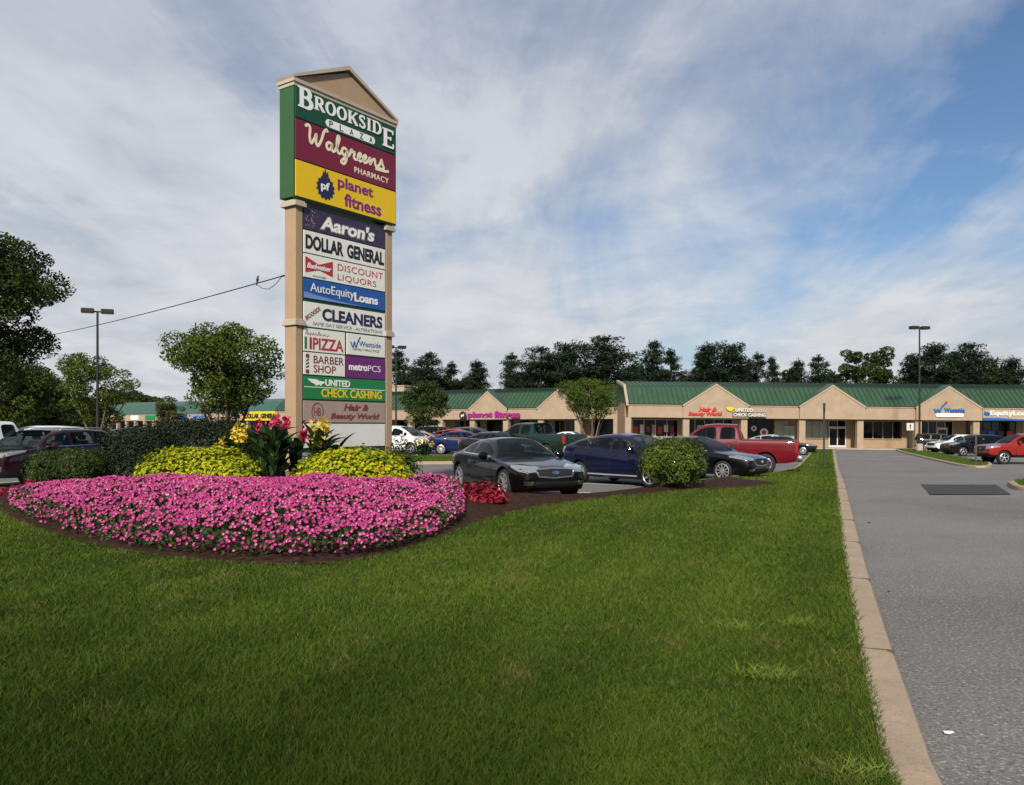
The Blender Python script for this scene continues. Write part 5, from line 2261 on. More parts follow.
def lamps_common(front, rear, grille, low, plate_f=False, plate_r=True, handle=True, front_chrome=True, trunk=None):
    """front: headlight outline in (lateral, z) seen from the front corner; likewise the rest"""
    def f(sp, pat, ex):
        hl, W, H = sp['L'] / 2, sp['W'], sp['H']
        # the projection axes: u = Z x d. looking to -X (d=(-1,0,0)): u = (0,-1,0)
        dl = Vector((-0.80, -0.60, 0))
        if front:
            ui, u0 = 0.6 * hl - 0.8 * sp.get('hin', .50) * W / 2, front[0][0][0]
            front_ = [[(ui - (p[0] - u0), p[1]) for p in q] for q in front]
            pat('headlight', M['headlight'], dl, front_[0], front_[1], both=True, n=8, m=4)
        dr = Vector((0.85, -0.53, 0))
        if rear:
            ui, u0 = -0.53 * hl + 0.85 * sp.get('tin', .62) * W / 2, rear[0][0][0]
            rear_ = [[(ui + (p[0] - u0) * .68, p[1]) for p in q] for q in rear]
            pat('tail_light', M[sp.get('tail_mat', 'taillight')], dr, rear_[0], rear_[1], both=True, n=6, m=4)
        d = Vector((-1, 0, 0))
        if grille:
            if front_chrome:
                gu, gl = [(p[0] * 1.12, p[1] + .034) for p in grille[0]], [(p[0] * 1.09, p[1] - .034) for p in grille[1]]
                pat('grille_surround', M['chrome'], d, gu, gl, n=8, m=4, off=0.006)
            pat('grille', M['trim_black'], d, grille[0], grille[1], n=8, m=4, off=0.014)
            gh = (grille[0][0][1] + grille[1][0][1]) / 2
            pat('badge', M['chrome'], d, [(-.075, gh + .022), (0, gh + .034), (.075, gh + .022)], [(-.075, gh - .022), (0, gh - .034), (.075, gh - .022)], n=4, m=1, off=0.024)
        if low:
            pat('lower_intake', M['trim_black'], d, low[0], low[1], n=8, m=3, off=0.008)
        if plate_f:
            z = sp.get('plate_z', 0.50)
            pat('number_plate', M['plate'], d, [(-.16, z + .07), (.16, z + .07)], [(-.16, z - .07), (.16, z - .07)], n=2, m=1, off=0.02)
        db = Vector((1, 0, 0))
        if plate_r:
            z = sp.get('plate_rz', 0.80)
            pat('number_plate', M['plate'], db, [(-.16, z + .07), (.16, z + .07)], [(-.16, z - .07), (.16, z - .07)], n=2, m=1, off=0.02)
        z = interp(sp['bottom'], -hl + .1)
        pat('rear_valance', M['trim_black'], db, [(-W * .40, z + .17), (W * .40, z + .17)], [(-W * .40, z + .05), (W * .40, z + .05)], n=8, m=2)
        if handle:
            s = sp['seams']
            for i in range(len(s) - 1):
                xh = s[i + 1] + 0.16
                zh = interp(sp['belt'], xh) - 0.16
                # looking to -Y at the left side: u = Z x (0,-1,0) = (1,0,0)
                me_pair = []
                for dd, sg, key in ((Vector((0, -1, 0)), 1, 'dl'), (Vector((0, 1, 0)), -1, 'dr')):
                    a, b = sg * (xh - .09), sg * (xh + .09)
                    pat('handle:%s%d' % (key, i), sp.get('handle_mat') or SMAT['paint'], dd, [(min(a, b), zh + .018), (max(a, b), zh + .018)], [(min(a, b), zh - .018), (max(a, b), zh - .018)], n=4, m=1, off=0.03)
        for fn in sp.get('more', []):
            fn(sp, pat, ex)
    return f


SPEC = {}


def rub_strip(z, m, x0, x1, th=0.03):
    def f(sp, pat, ex):
        for dd, sg in ((Vector((0, -1, 0)), 1), (Vector((0, 1, 0)), -1)):
            a, b = sorted((sg * x0, sg * x1))
            pat('side_trim', m, dd, [(a, z + th / 2), (b, z + th / 2)], [(a, z - th / 2), (b, z - th / 2)], n=14, m=1, off=0.012)
    return f


def fogs(_u, z, w=0.16, h=0.07, m='chrome'):
    def f(sp, pat, ex):
        u0 = 0.43 * (sp['L'] / 2 - .1) - 0.9 * .66 * sp['W'] / 2
        pat('fog_lamp', M[m], Vector((-0.9, -0.43, 0)), [(u0 - w / 2, z + h / 2), (u0 + w / 2, z + h / 2 - .01)], [(u0 - w / 2, z - h / 2), (u0 + w / 2, z - h / 2)], both=True, n=4, m=2, off=0.012)
    return f


def win_trim(m='chrome'):
    """bright line along the base of the side glass"""
    def f(sp, pat, ex):
        xa, xb = max(max(w) for w in sp['wins']), min(min(w) for w in sp['wins'])
        for dd, sg in ((Vector((0, -1, 0)), 1), (Vector((0, 1, 0)), -1)):
            n = 10
            X = [xa + (xb - xa) * i / n for i in range(n + 1)]
            P = sorted([(sg * x, interp(sp['belt'], x) + 0.022) for x in X])
            pat('window_trim', M[m], dd, [(p[0], p[1] + .014) for p in P], [(p[0], p[1] - .014) for p in P], n=14, m=1, off=0.012)
    return f


def roof_rails(z, x0, x1, y, m='alum'):
    def f(sp, pat, ex):
        mb_ = MB()
        P = [(x0, y, z - .05), (x0 - .06, y, z + .03), (x0 - .2, y, z + .055)] + [(x0 - .2 + (x1 + .2 - x0 + .2) * i / 6, y, z + .055) for i in range(1, 6)] + [(x1 + .2, y, z + .05), (x1 + .06, y, z + .02), (x1, y, z - .05)]
        mb_.tube(P, .018, 6)
        o = mb_.build('roof_rail', M[m], smooth=True)
        ex.append(('roof_rail', o.data))
        ex.append(('roof_rail', mirror_y(o.data)))
        bpy.data.objects.remove(o)
    return f


PLAN = [(2.33, .70), (2.26, .84), (2.1, .93), (1.7, .985), (.6, 1.0), (-.8, 1.0), (-1.7, .985), (-2.1, .92), (-2.27, .83), (-2.33, .72)]


def plan(hl, nose=.70, tail=.72, nr=.93, tr=.93):
    return [(hl, nose), (hl - .06, nose + (nr - nose) * .5), (hl - .22, nr), (hl - .6, .985), (.5, 1.0), (-.8, 1.0), (-hl + .6, .985), (-hl + .22, tr), (-hl + .06, tail + (tr - tail) * .55), (-hl, tail)]


# two-door coupe
SPEC['coupe'] = dict(L=4.65, W=1.84, H=1.39, wheel_r=.345, axles=(1.43, -1.42), tyre_w=.24, wheel=(7, 'twin', .262), sub=2,
    belt=[(2.325, .60), (2.25, .68), (2.0, .75), (1.4, .83), (.85, .90), (.2, .93), (-.9, .96), (-1.6, .985), (-2.1, .97), (-2.325, .90)],
    bottom=[(2.325, .36), (2.2, .20), (1.6, .19), (-1.6, .20), (-2.1, .26), (-2.325, .42)],
    plan=plan(2.325, .66, .70, .90, .91), roof=[(.05, 1.345), (-.35, 1.37), (-.75, 1.335)], roof_w=.62, cowl=.88, roof_f=.02, roof_r=-.78, back=-1.72,
    seams=[.78, -.52], wins=[(.62, -.50), (-.56, -1.20)], mirror=(.52, .96), plate_z=.45, plate_rz=.72, handle_mat=None,
    details=lamps_common(([(.78, .735), (.95, .765), (1.22, .80), (1.42, .79)], [(.80, .64), (.98, .625), (1.22, .66), (1.40, .735)]),
                         ([(1.35, .86), (1.55, .88), (1.78, .88), (1.92, .87)], [(1.38, .74), (1.55, .72), (1.78, .73), (1.9, .80)]),
                         ([(-.44, .68), (0, .70), (.44, .68)], [(-.38, .565), (0, .53), (.38, .565)]),
                         ([(-.52, .43), (.52, .43)], [(-.46, .30), (.46, .30)])))
SPEC['coupe']['more'] = [fogs(.86, .40, .20, .09), win_trim('chrome')]

# wedge hatchback
SPEC['hatch'] = dict(L=4.48, W=1.76, H=1.49, wheel_r=.318, axles=(1.33, -1.37), tyre_w=.20, wheel=(5, 'wide', .225), sub=2, tail_mat='headlight',
    belt=[(2.24, .66), (2.15, .74), (1.9, .83), (1.4, .93), (1.15, .96), (.5, .985), (-.6, 1.03), (-1.5, 1.10), (-1.95, 1.13), (-2.24, 1.06)],
    bottom=[(2.24, .34), (2.1, .19), (1.5, .17), (-1.5, .18), (-2.0, .24), (-2.24, .40)],
    plan=plan(2.24, .64, .74, .89, .93), roof=[(.25, 1.43), (-.15, 1.475), (-.7, 1.45), (-1.1, 1.385)], roof_w=.64, cowl=1.35, roof_f=.22, roof_r=-1.15, back=-2.02,
    seams=[.98, -.12, -1.12], wins=[(1.02, .80), (.74, -.10), (-.17, -1.05), (-1.12, -1.60)], mirror=(.74, 1.03), plate_z=.45, plate_rz=.75,
    details=lamps_common(([(.72, .80), (.95, .86), (1.2, .93), (1.5, .97)], [(.74, .66), (.95, .66), (1.25, .76), (1.48, .90)]),
                         ([(1.42, 1.06), (1.60, 1.08), (1.85, 1.08), (1.95, 1.07)], [(1.46, .80), (1.6, .72), (1.75, .74), (1.88, .90)]),
                         ([(-.40, .60), (.40, .60)], [(-.40, .55), (.40, .55)]), ([(-.60, .42), (.60, .42)], [(-.52, .26), (.52, .26)]), front_chrome=False))
SPEC['hatch']['more'] = [rub_strip(.30, M['alum'], .90, -1.0, .035)]

# four-door saloon
SPEC['sedan'] = dict(L=4.62, W=1.80, H=1.42, wheel_r=.325, axles=(1.36, -1.34), tyre_w=.21, wheel=(10, 'five', .235), sub=2,
    belt=[(2.31, .64), (2.22, .71), (1.95, .79), (1.4, .87), (1.0, .92), (.3, .95), (-.8, .99), (-1.6, 1.03), (-2.1, 1.02), (-2.31, .95)],
    bottom=[(2.31, .34), (2.18, .19), (1.55, .18), (-1.55, .19), (-2.1, .25), (-2.31, .42)],
    plan=plan(2.31, .68, .72, .91, .92), roof=[(.15, 1.375), (-.3, 1.40), (-.85, 1.365)], roof_w=.63, cowl=1.05, roof_f=.10, roof_r=-.90, back=-1.70,
    seams=[.86, -.16, -1.12], wins=[(.80, -.12), (-.20, -1.0), (-1.05, -1.32)], mirror=(.66, .99), plate_z=.42, plate_rz=.80,
    details=lamps_common(([(.74, .74), (.95, .775), (1.22, .82), (1.50, .81)], [(.76, .66), (.98, .665), (1.24, .71), (1.48, .765)]),
                         ([(1.36, .92), (1.55, .95), (1.80, .96), (1.95, .95)], [(1.38, .78), (1.55, .76), (1.80, .78), (1.92, .87)]),
                         ([(-.46, .70), (0, .71), (.46, .70)], [(-.38, .55), (0, .50), (.38, .55)]), ([(-.55, .40), (.55, .40)], [(-.48, .28), (.48, .28)])))
SPEC['sedan']['more'] = [fogs(.90, .36, .18, .08), win_trim('chrome')]

# three-row sport utility
SPEC['suv'] = dict(L=4.86, W=1.93, H=1.73, wheel_r=.375, axles=(1.45, -1.34), tyre_w=.24, wheel=(5, 'wide', .255), sub=2, cladding=True,
    belt=[(2.43, .84), (2.34, .97), (2.1, 1.04), (1.5, 1.10), (1.15, 1.13), (.3, 1.13), (-.9, 1.15), (-1.8, 1.19), (-2.25, 1.18), (-2.43, 1.10)],
    bottom=[(2.43, .46), (2.28, .27), (1.6, .25), (-1.6, .26), (-2.2, .32), (-2.43, .46)],
    plan=plan(2.43, .76, .80, .93, .94), roof=[(.35, 1.63), (-.1, 1.685), (-1.0, 1.69), (-1.75, 1.64)], roof_w=.70, cowl=1.22, roof_f=.32, roof_r=-1.85, back=-2.28,
    seams=[.98, -.10, -1.10], wins=[(.92, -.06), (-.14, -1.04), (-1.10, -1.85)], mirror=(.78, 1.18), plate_z=.60, plate_rz=.95,
    details=lamps_common(([(.84, 1.00), (1.05, 1.03), (1.30, 1.07), (1.62, 1.06)], [(.86, .87), (1.05, .87), (1.32, .94), (1.58, 1.0)]),
                         ([(1.48, 1.12), (1.65, 1.14), (1.85, 1.15), (2.0, 1.14)], [(1.50, .92), (1.65, .90), (1.85, .93), (1.98, 1.0)]),
                         ([(-.52, .93), (0, .94), (.52, .93)], [(-.40, .67), (0, .64), (.40, .67)]), ([(-.60, .50), (.60, .50)], [(-.50, .38), (.50, .38)])))
SPEC['suv']['more'] = [fogs(1.0, .52, .12, .10), win_trim('chrome'), roof_rails(1.66, .1, -1.75, .62)]

# compact crossover / boxy utility / minivan share the type with other proportions
SPEC['crossover'] = dict(L=4.62, W=1.86, H=1.66, wheel_r=.36, axles=(1.40, -1.30), tyre_w=.23, wheel=(5, 'five', .24), sub=1, cladding=True,
    belt=[(2.31, .80), (2.22, .92), (1.95, .98), (1.4, 1.04), (1.1, 1.07), (.3, 1.08), (-.9, 1.10), (-1.7, 1.15), (-2.15, 1.14), (-2.31, 1.05)],
    bottom=[(2.31, .44), (2.18, .26), (1.55, .24), (-1.55, .25), (-2.1, .30), (-2.31, .44)],
    plan=plan(2.31, .74, .80, .92, .94), roof=[(.35, 1.56), (-.1, 1.615), (-.9, 1.61), (-1.6, 1.55)], roof_w=.68, cowl=1.18, roof_f=.30, roof_r=-1.65, back=-2.15,
    seams=[.92, -.10, -1.05], wins=[(.86, -.06), (-.14, -1.0), (-1.06, -1.65)], mirror=(.72, 1.12), plate_z=.55, plate_rz=.92,
    details=lamps_common(([(.82, .94), (1.05, .98), (1.30, 1.02), (1.52, 1.0)], [(.84, .83), (1.05, .83), (1.30, .90), (1.50, .95)]),
                         ([(1.42, 1.08), (1.60, 1.10), (1.80, 1.10), (1.92, 1.09)], [(1.44, .88), (1.6, .86), (1.8, .88), (1.9, .96)]),
                         ([(-.50, .88), (.50, .88)], [(-.42, .70), (.42, .70)]), ([(-.58, .50), (.58, .50)], [(-.50, .36), (.50, .36)])))
SPEC['boxy'] = dict(L=4.28, W=1.76, H=1.70, wheel_r=.36, axles=(1.28, -1.30), tyre_w=.23, wheel=(5, 'five', .22), sub=1, cladding=True,
    belt=[(2.14, .98), (2.05, 1.04), (1.6, 1.08), (1.0, 1.11), (.3, 1.11), (-.9, 1.12), (-1.7, 1.13), (-2.05, 1.12), (-2.14, 1.08)],
    bottom=[(2.14, .50), (2.0, .34), (1.55, .32), (-1.55, .32), (-2.0, .36), (-2.14, .48)],
    plan=plan(2.14, .84, .86, .95, .96), roof=[(.45, 1.63), (0, 1.67), (-1.0, 1.67), (-1.85, 1.64)], roof_w=.74, cowl=.88, roof_f=.42, roof_r=-1.90, back=-2.08,
    seams=[.80, -.10, -.95], wins=[(.74, -.06), (-.14, -.90), (-1.0, -1.85)], mirror=(.66, 1.16), plate_z=.60, plate_rz=.95,
    details=lamps_common(([(.72, .98), (.95, 1.0), (1.15, 1.0)], [(.72, .82), (.95, .82), (1.15, .84)]), ([(1.36, 1.1), (1.6, 1.1)], [(1.36, .85), (1.6, .85)]),
                         ([(-.46, .98), (.46, .98)], [(-.46, .78), (.46, .78)]), None, front_chrome=False))
SPEC['minivan'] = dict(L=5.05, W=1.97, H=1.74, wheel_r=.345, axles=(1.52, -1.48), tyre_w=.22, wheel=(5, 'five', .23), sub=1,
    belt=[(2.52, .72), (2.42, .86), (2.1, .98), (1.7, 1.05), (1.4, 1.08), (.3, 1.08), (-.9, 1.09), (-1.9, 1.12), (-2.35, 1.10), (-2.52, 1.02)],
    bottom=[(2.52, .40), (2.38, .22), (1.7, .20), (-1.7, .21), (-2.3, .26), (-2.52, .40)],
    plan=plan(2.52, .70, .80, .91, .94), roof=[(.55, 1.63), (0, 1.70), (-1.0, 1.70), (-1.95, 1.64)], roof_w=.68, cowl=1.55, roof_f=.50, roof_r=-2.0, back=-2.38,
    seams=[1.10, .05, -1.10], wins=[(1.18, .96), (.90, .08), (.0, -1.05), (-1.12, -1.95)], mirror=(.92, 1.12), plate_z=.48, plate_rz=.85,
    details=lamps_common(([(.80, .84), (1.05, .92), (1.30, 1.0), (1.60, .99)], [(.82, .70), (1.05, .72), (1.30, .82), (1.58, .92)]),
                         ([(1.52, 1.1), (1.8, 1.12), (2.0, 1.1)], [(1.54, .85), (1.8, .83), (1.98, .9)]),
                         ([(-.46, .76), (.46, .76)], [(-.40, .62), (.40, .62)]), ([(-.58, .44), (.58, .44)], [(-.5, .30), (.5, .30)])))


def tailgate_line(sp, pat, ex):
    pat('tailgate', SMAT['paint'], Vector((1, 0, 0)), [(-.68, sp['gate'][1]), (.68, sp['gate'][1])], [(-.68, sp['gate'][0]), (.68, sp['gate'][0])], n=8, m=4, off=0.018)
    pat('tailgate_handle', M['trim_black'], Vector((1, 0, 0)), [(-.12, sp['gate'][1] - .12), (.12, sp['gate'][1] - .12)], [(-.12, sp['gate'][1] - .19), (.12, sp['gate'][1] - .19)], n=2, m=1, off=0.03)
    mb_ = MB()
    hl, W = sp['L'] / 2, sp['W']
    mb_.box((-hl - 0.05, 0, sp['bump']), (0.22, W * .90, 0.20))
    o = mb_.build('rear_bumper', M['chrome'] if sp.get('chrome_bumper') else M['trim_black'], bevel=.03, smooth=True)
    ex.append(('rear_bumper', o.data))
    bpy.data.objects.remove(o)


SPEC['pickup'] = dict(hin=.62, tin=.86, L=5.80, W=2.02, H=1.90, wheel_r=.40, axles=(1.88, -1.67), tyre_w=.27, wheel=(5, 'wide', .25), sub=1, chrome_bumper=True, gate=(.72, 1.26), bump=.62,
    belt=[(2.9, 1.00), (2.8, 1.12), (2.5, 1.19), (1.9, 1.24), (1.4, 1.26), (.4, 1.26), (-.3, 1.27), (-.8, 1.31), (-1.9, 1.32), (-2.8, 1.33), (-2.9, 1.31)],
    bottom=[(2.9, .58), (2.75, .42), (2.3, .40), (-2.3, .42), (-2.8, .50), (-2.9, .56)],
    plan=plan(2.9, .82, .94, .95, .975), roof=[(.75, 1.82), (.3, 1.87), (-.45, 1.86)], roof_w=.72, cowl=1.45, roof_f=.72, roof_r=-.55, back=-.78,
    seams=[1.20, .18, -.62], wins=[(1.14, .24), (.10, -.50)], mirror=(1.02, 1.34), plate_z=.62, plate_rz=.63, handle_mat=M['trim_black'], bed=(-2.80, -.88, .82, .86),
    details=lamps_common(([(1.12, 1.13), (1.35, 1.15), (1.55, 1.16), (1.75, 1.15)], [(1.12, .92), (1.35, .90), (1.55, .92), (1.75, .97)]),
                         ([(2.23, 1.24), (2.34, 1.24), (2.44, 1.24)], [(2.23, .86), (2.34, .86), (2.44, .86)]),
                         ([(-.62, 1.08), (.62, 1.08)], [(-.58, .74), (.58, .74)]), None))
SPEC['pickup']['more'] = [tailgate_line]
SPEC['truck'] = dict(SPEC['pickup'], L=5.35, W=1.90, H=1.79, wheel_r=.385, axles=(1.78, -1.50), gate=(.70, 1.16), bump=.60, chrome_bumper=False,
    belt=[(2.675, .92), (2.58, 1.05), (2.3, 1.11), (1.8, 1.16), (1.35, 1.18), (.4, 1.18), (-.4, 1.19), (-.9, 1.22), (-1.9, 1.23), (-2.6, 1.24), (-2.675, 1.22)],
    bottom=[(2.675, .54), (2.55, .40), (2.1, .38), (-2.1, .40), (-2.6, .48), (-2.675, .54)],
    plan=plan(2.675, .78, .93, .94, .97), roof=[(.65, 1.70), (.2, 1.755), (-.6, 1.74)], roof_w=.70, cowl=1.40, roof_f=.62, roof_r=-.70, back=-.95,
    seams=[1.12, .12, -.76], wins=[(1.06, .18), (.04, -.66)], mirror=(.95, 1.26), bed=(-2.58, -1.05, .76, .80), handle_mat=None, cladding=True,
    details=lamps_common(([(1.02, 1.04), (1.25, 1.07), (1.45, 1.08), (1.68, 1.06)], [(1.02, .90), (1.25, .90), (1.45, .94), (1.66, 1.0)]),
                         ([(2.03, 1.15), (2.14, 1.15), (2.24, 1.15)], [(2.03, .82), (2.14, .82), (2.24, .82)]),
                         ([(-.58, 1.04), (.58, 1.04)], [(-.46, .74), (.46, .74)]), ([(-.55, .58), (.55, .58)], [(-.5, .44), (.5, .44)])))
SPEC['truck']['more'] = [tailgate_line, fogs(.95, .62, .16, .10, 'trim_black')]

PK = 'cars in the plaza parking lot'
CARSPOTS = [
    # type, name, category, label, wheel pixel, which wheel, heading, paint, colour, flake
    ('coupe', 'coupe', 'car', 'glossy black two-door coupe facing the flower bed beside the mulch', (505.5, 499), 'fr', (.40, -.917), 'black_pearl', (.0016, .0016, .0018), .0),
    ('hatch', 'hatchback', 'car', 'navy blue five-door hatchback parked between the black coupe and the round bush', (650.5, 487.5), 'fr', (.66, -.75), 'navy', (.003, .0045, .022), .0),
    ('sedan', 'sedan', 'car', 'black sedan with silver grille half hidden behind the round green bush', (723, 480.5), 'fr', (.74, -.67), 'black_blue', (.002, .0025, .004), .0),
    ('pickup', 'pickup_truck', 'pickup truck', 'dark red crew-cab pickup with its tailgate towards the grass strip', (764, 474), 'rl', (-.95, .31), 'dark_red', (.105, .004, .009), .0),
    ('sedan', 'sedan', 'car', 'dark sedan nosing out beyond the red pickup tailgate', (803, 455), 'fr', (.92, -.40), 'charcoal', (.004, .0045, .005), .0),
    ('hatch', 'hatchback', 'car', 'silver car seen over the bed of the red pickup', (790, 452), 'fr', (.92, -.40), 'silver', (.45, .47, .49), .6),
    ('pickup', 'pickup_truck', 'pickup truck', 'dark green pickup with its tailgate showing between the coupe and the navy hatchback', (546, 460), 'rl', (-.72, .69), 'dark_green', (.006, .020, .015), .0),
    ('coupe', 'coupe', 'car', 'white coupe glimpsed beyond the dark green pickup', (586, 449), 'fr', (.9, -.43), 'white', (.62, .63, .64), .0),
    ('sedan', 'sedan', 'car', 'bright royal blue sedan in the middle row by the grass island', (441, 454.5), 'rr', (.995, -.1), 'royal_blue', (.004, .012, .06), .0),
    ('sedan', 'sedan', 'car', 'pale beige sedan parked between the white minivan and the royal blue sedan', (441, 452.8), 'fr', (.97, -.24), 'beige', (.42, .36, .25), .5),
    ('minivan', 'minivan', 'minivan', 'white minivan emerging from behind the right pillar of the tall sign', (411, 454.5), 'fr', (.88, -.47), 'white', (.62, .63, .64), .0),
    ('crossover', 'crossover', 'car', 'grey wagon behind the royal blue sedan in the middle row', (488, 447.5), 'fr', (.95, -.3), 'slate', (.06, .075, .09), .5),
    ('suv', 'suv', 'SUV', 'black SUV with a roof rack in the far row left of the grey wagon', (424, 446), 'rr', (.99, -.1), 'black_pearl', (.0016, .0016, .0018), .0),
    ('hatch', 'hatchback', 'car', 'red car with only its roof showing beyond the royal blue sedan', (474, 449.0), 'fr', (.98, -.2), 'cherry', (.30, .015, .02), .3),
    ('sedan', 'sedan', 'car', 'dark grey sedan whose roof shows above the black coupe', (512, 460), 'fr', (.8, -.6), 'graphite', (.010, .011, .013), .0),
    ('suv', 'suv', 'SUV', 'maroon three-row SUV with silver roof rails beside the dark hedge', (32, 486.5), 'fl', (-.20, -.98), 'maroon', (.013, .002, .004), .0),
    ('pickup', 'pickup_truck', 'pickup truck', 'white pickup cab cut by the left edge of the view behind the maroon SUV', (-44, 476), 'fl', (-.30, -.95), 'white', (.62, .63, .64), .0),
    ('minivan', 'minivan', 'minivan', 'white van whose roof shows above the maroon SUV windscreen', (12, 461), 'fl', (-.6, -.8), 'white', (.62, .63, .64), .0),
    ('sedan', 'sedan', 'car', 'silver sedan far off in the left lot below the distant shop row', (120, 443), 'fr', (.9, -.43), 'silver', (.45, .47, .49), .6),
    ('crossover', 'crossover', 'car', 'grey crossover far off in the left lot, right of the silver sedan there', (140, 442.2), 'fr', (.9, -.43), 'slate', (.06, .075, .09), .5),
    ('truck', 'pickup_truck', 'pickup truck', 'bright red crew-cab pickup cut by the right edge beyond the grass island', (1004, 464.5), 'fl', (-1, .03), 'bright_red', (.21, .012, .008), .0),
    ('crossover', 'crossover', 'car', 'black crossover parked right beside the bright red pickup', (963, 456.5), 'fl', (-.99, -.06), 'black_pearl', (.0016, .0016, .0018), .0),
    ('crossover', 'crossover', 'car', 'white crossover between the black crossover and the dark boxy SUV', (947, 454), 'fl', (-.99, -.10), 'white', (.62, .63, .64), .0),
    ('boxy', 'suv', 'SUV', 'dark boxy SUV parked nearest the lamp footing on the right', (926.5, 451.5), 'rr', (.96, -.28), 'graphite', (.010, .011, .013), .0),
]
for t_, nm, cat, lb, (wx, wy), wh, hd, pn, pc, fl_ in CARSPOTS:
    pos, head = by_wheel(t_, wx, wy, wh, hd)
    car_ = place_car(t_, nm, lb, cat, pos, head, paint(pn, pc, fl_), PK)
    if lb.startswith('maroon'):
        car_.scale = (1, 1, .955)
    if t_ == 'coupe' and 'black' in lb:
        car_.scale = (1.04, 1.04, 1.02)
    if lb.startswith('dark red crew-cab'):
        car_.scale = (1.02, 1.0, 1.07)           # lifted full-size truck
# ------------------------------------------------------------------ planting
M['leaf_crape'] = leaf_mat('leaf_crape', [(0.0, (0.022, 0.038, 0.007)), (0.55, (0.070, 0.108, 0.015)), (1.0, (0.125, 0.165, 0.026))], trans=0.28)
M['leaf_dark'] = leaf_mat('leaf_dark', [(0.0, (0.014, 0.025, 0.007)), (0.6, (0.036, 0.060, 0.013)), (1.0, (0.072, 0.104, 0.024))], trans=0.22)
M['leaf_mid'] = leaf_mat('leaf_mid', [(0.0, (0.018, 0.032, 0.008)), (0.6, (0.050, 0.082, 0.016)), (1.0, (0.095, 0.130, 0.028))], trans=0.25)
M['leaf_olive'] = leaf_mat('leaf_olive', [(0.0, (0.03, 0.034, 0.010)), (1.0, (0.105, 0.100, 0.028))], trans=0.25)
M['needles'] = leaf_mat('pine_needles', [(0.0, (0.007, 0.014, 0.008)), (0.6, (0.017, 0.033, 0.015)), (1.0, (0.036, 0.058, 0.024))], trans=0.12)
M['hedge'] = leaf_mat('hedge_leaves', [(0.0, (0.006, 0.012, 0.006)), (0.7, (0.015, 0.026, 0.010)), (1.0, (0.032, 0.048, 0.016))], trans=0.12)
M['bush'] = leaf_mat('bush_leaves', [(0.0, (0.028, 0.046, 0.007)), (0.5, (0.080, 0.118, 0.014)), (1.0, (0.165, 0.200, 0.028))], trans=0.22)
M['chart'] = leaf_mat('chartreuse_leaves', [(0.0, (0.15, 0.20, 0.008)), (0.5, (0.33, 0.36, 0.012)), (0.9, (0.56, 0.53, 0.02)), (0.97, (0.45, 0.16, 0.02)), (1.0, (0.40, 0.10, 0.03))], trans=0.30)
M['canna_leaf'] = leaf_mat('canna_leaves', [(0.0, (0.012, 0.030, 0.012)), (1.0, (0.045, 0.085, 0.030))], trans=0.30, rough=0.35)
M['canna_pink'] = leaf_mat('canna_pink_petals', [(0.0, (0.38, 0.008, 0.06)), (0.6, (0.55, 0.03, 0.12)), (1.0, (0.66, 0.16, 0.22))], trans=0.3)
M['canna_yellow'] = leaf_mat('canna_yellow_petals', [(0.0, (0.50, 0.34, 0.01)), (1.0, (0.72, 0.60, 0.12))], trans=0.3)
M['redleaf'] = leaf_mat('red_foliage', [(0.0, (0.06, 0.006, 0.012)), (0.5, (0.25, 0.012, 0.03)), (1.0, (0.46, 0.05, 0.08))], trans=0.25)
M['purpleleaf'] = leaf_mat('purple_foliage', [(0.0, (0.015, 0.008, 0.018)), (1.0, (0.075, 0.045, 0.085))], trans=0.2)


def clump_points(centres, radii, per, rng, shell=0.55):
    """points in flattened clumps, denser towards their skin"""
    out, cid = [], []
    for i, (c, r) in enumerate(zip(centres, radii)):
        n = int(per * (r[0] * r[1] * r[2]) ** 0.667) + 4
        v = rng.standard_normal((n, 3))
        v /= np.linalg.norm(v, axis=1)[:, None]
        rad = (shell + (1.12 - shell) * rng.random(n)) ** 0.8
        out.append(np.array(c) + v * rad[:, None] * np.array(r))
        cid.append(np.full(n, i))
    return np.concatenate(out), np.concatenate(cid)


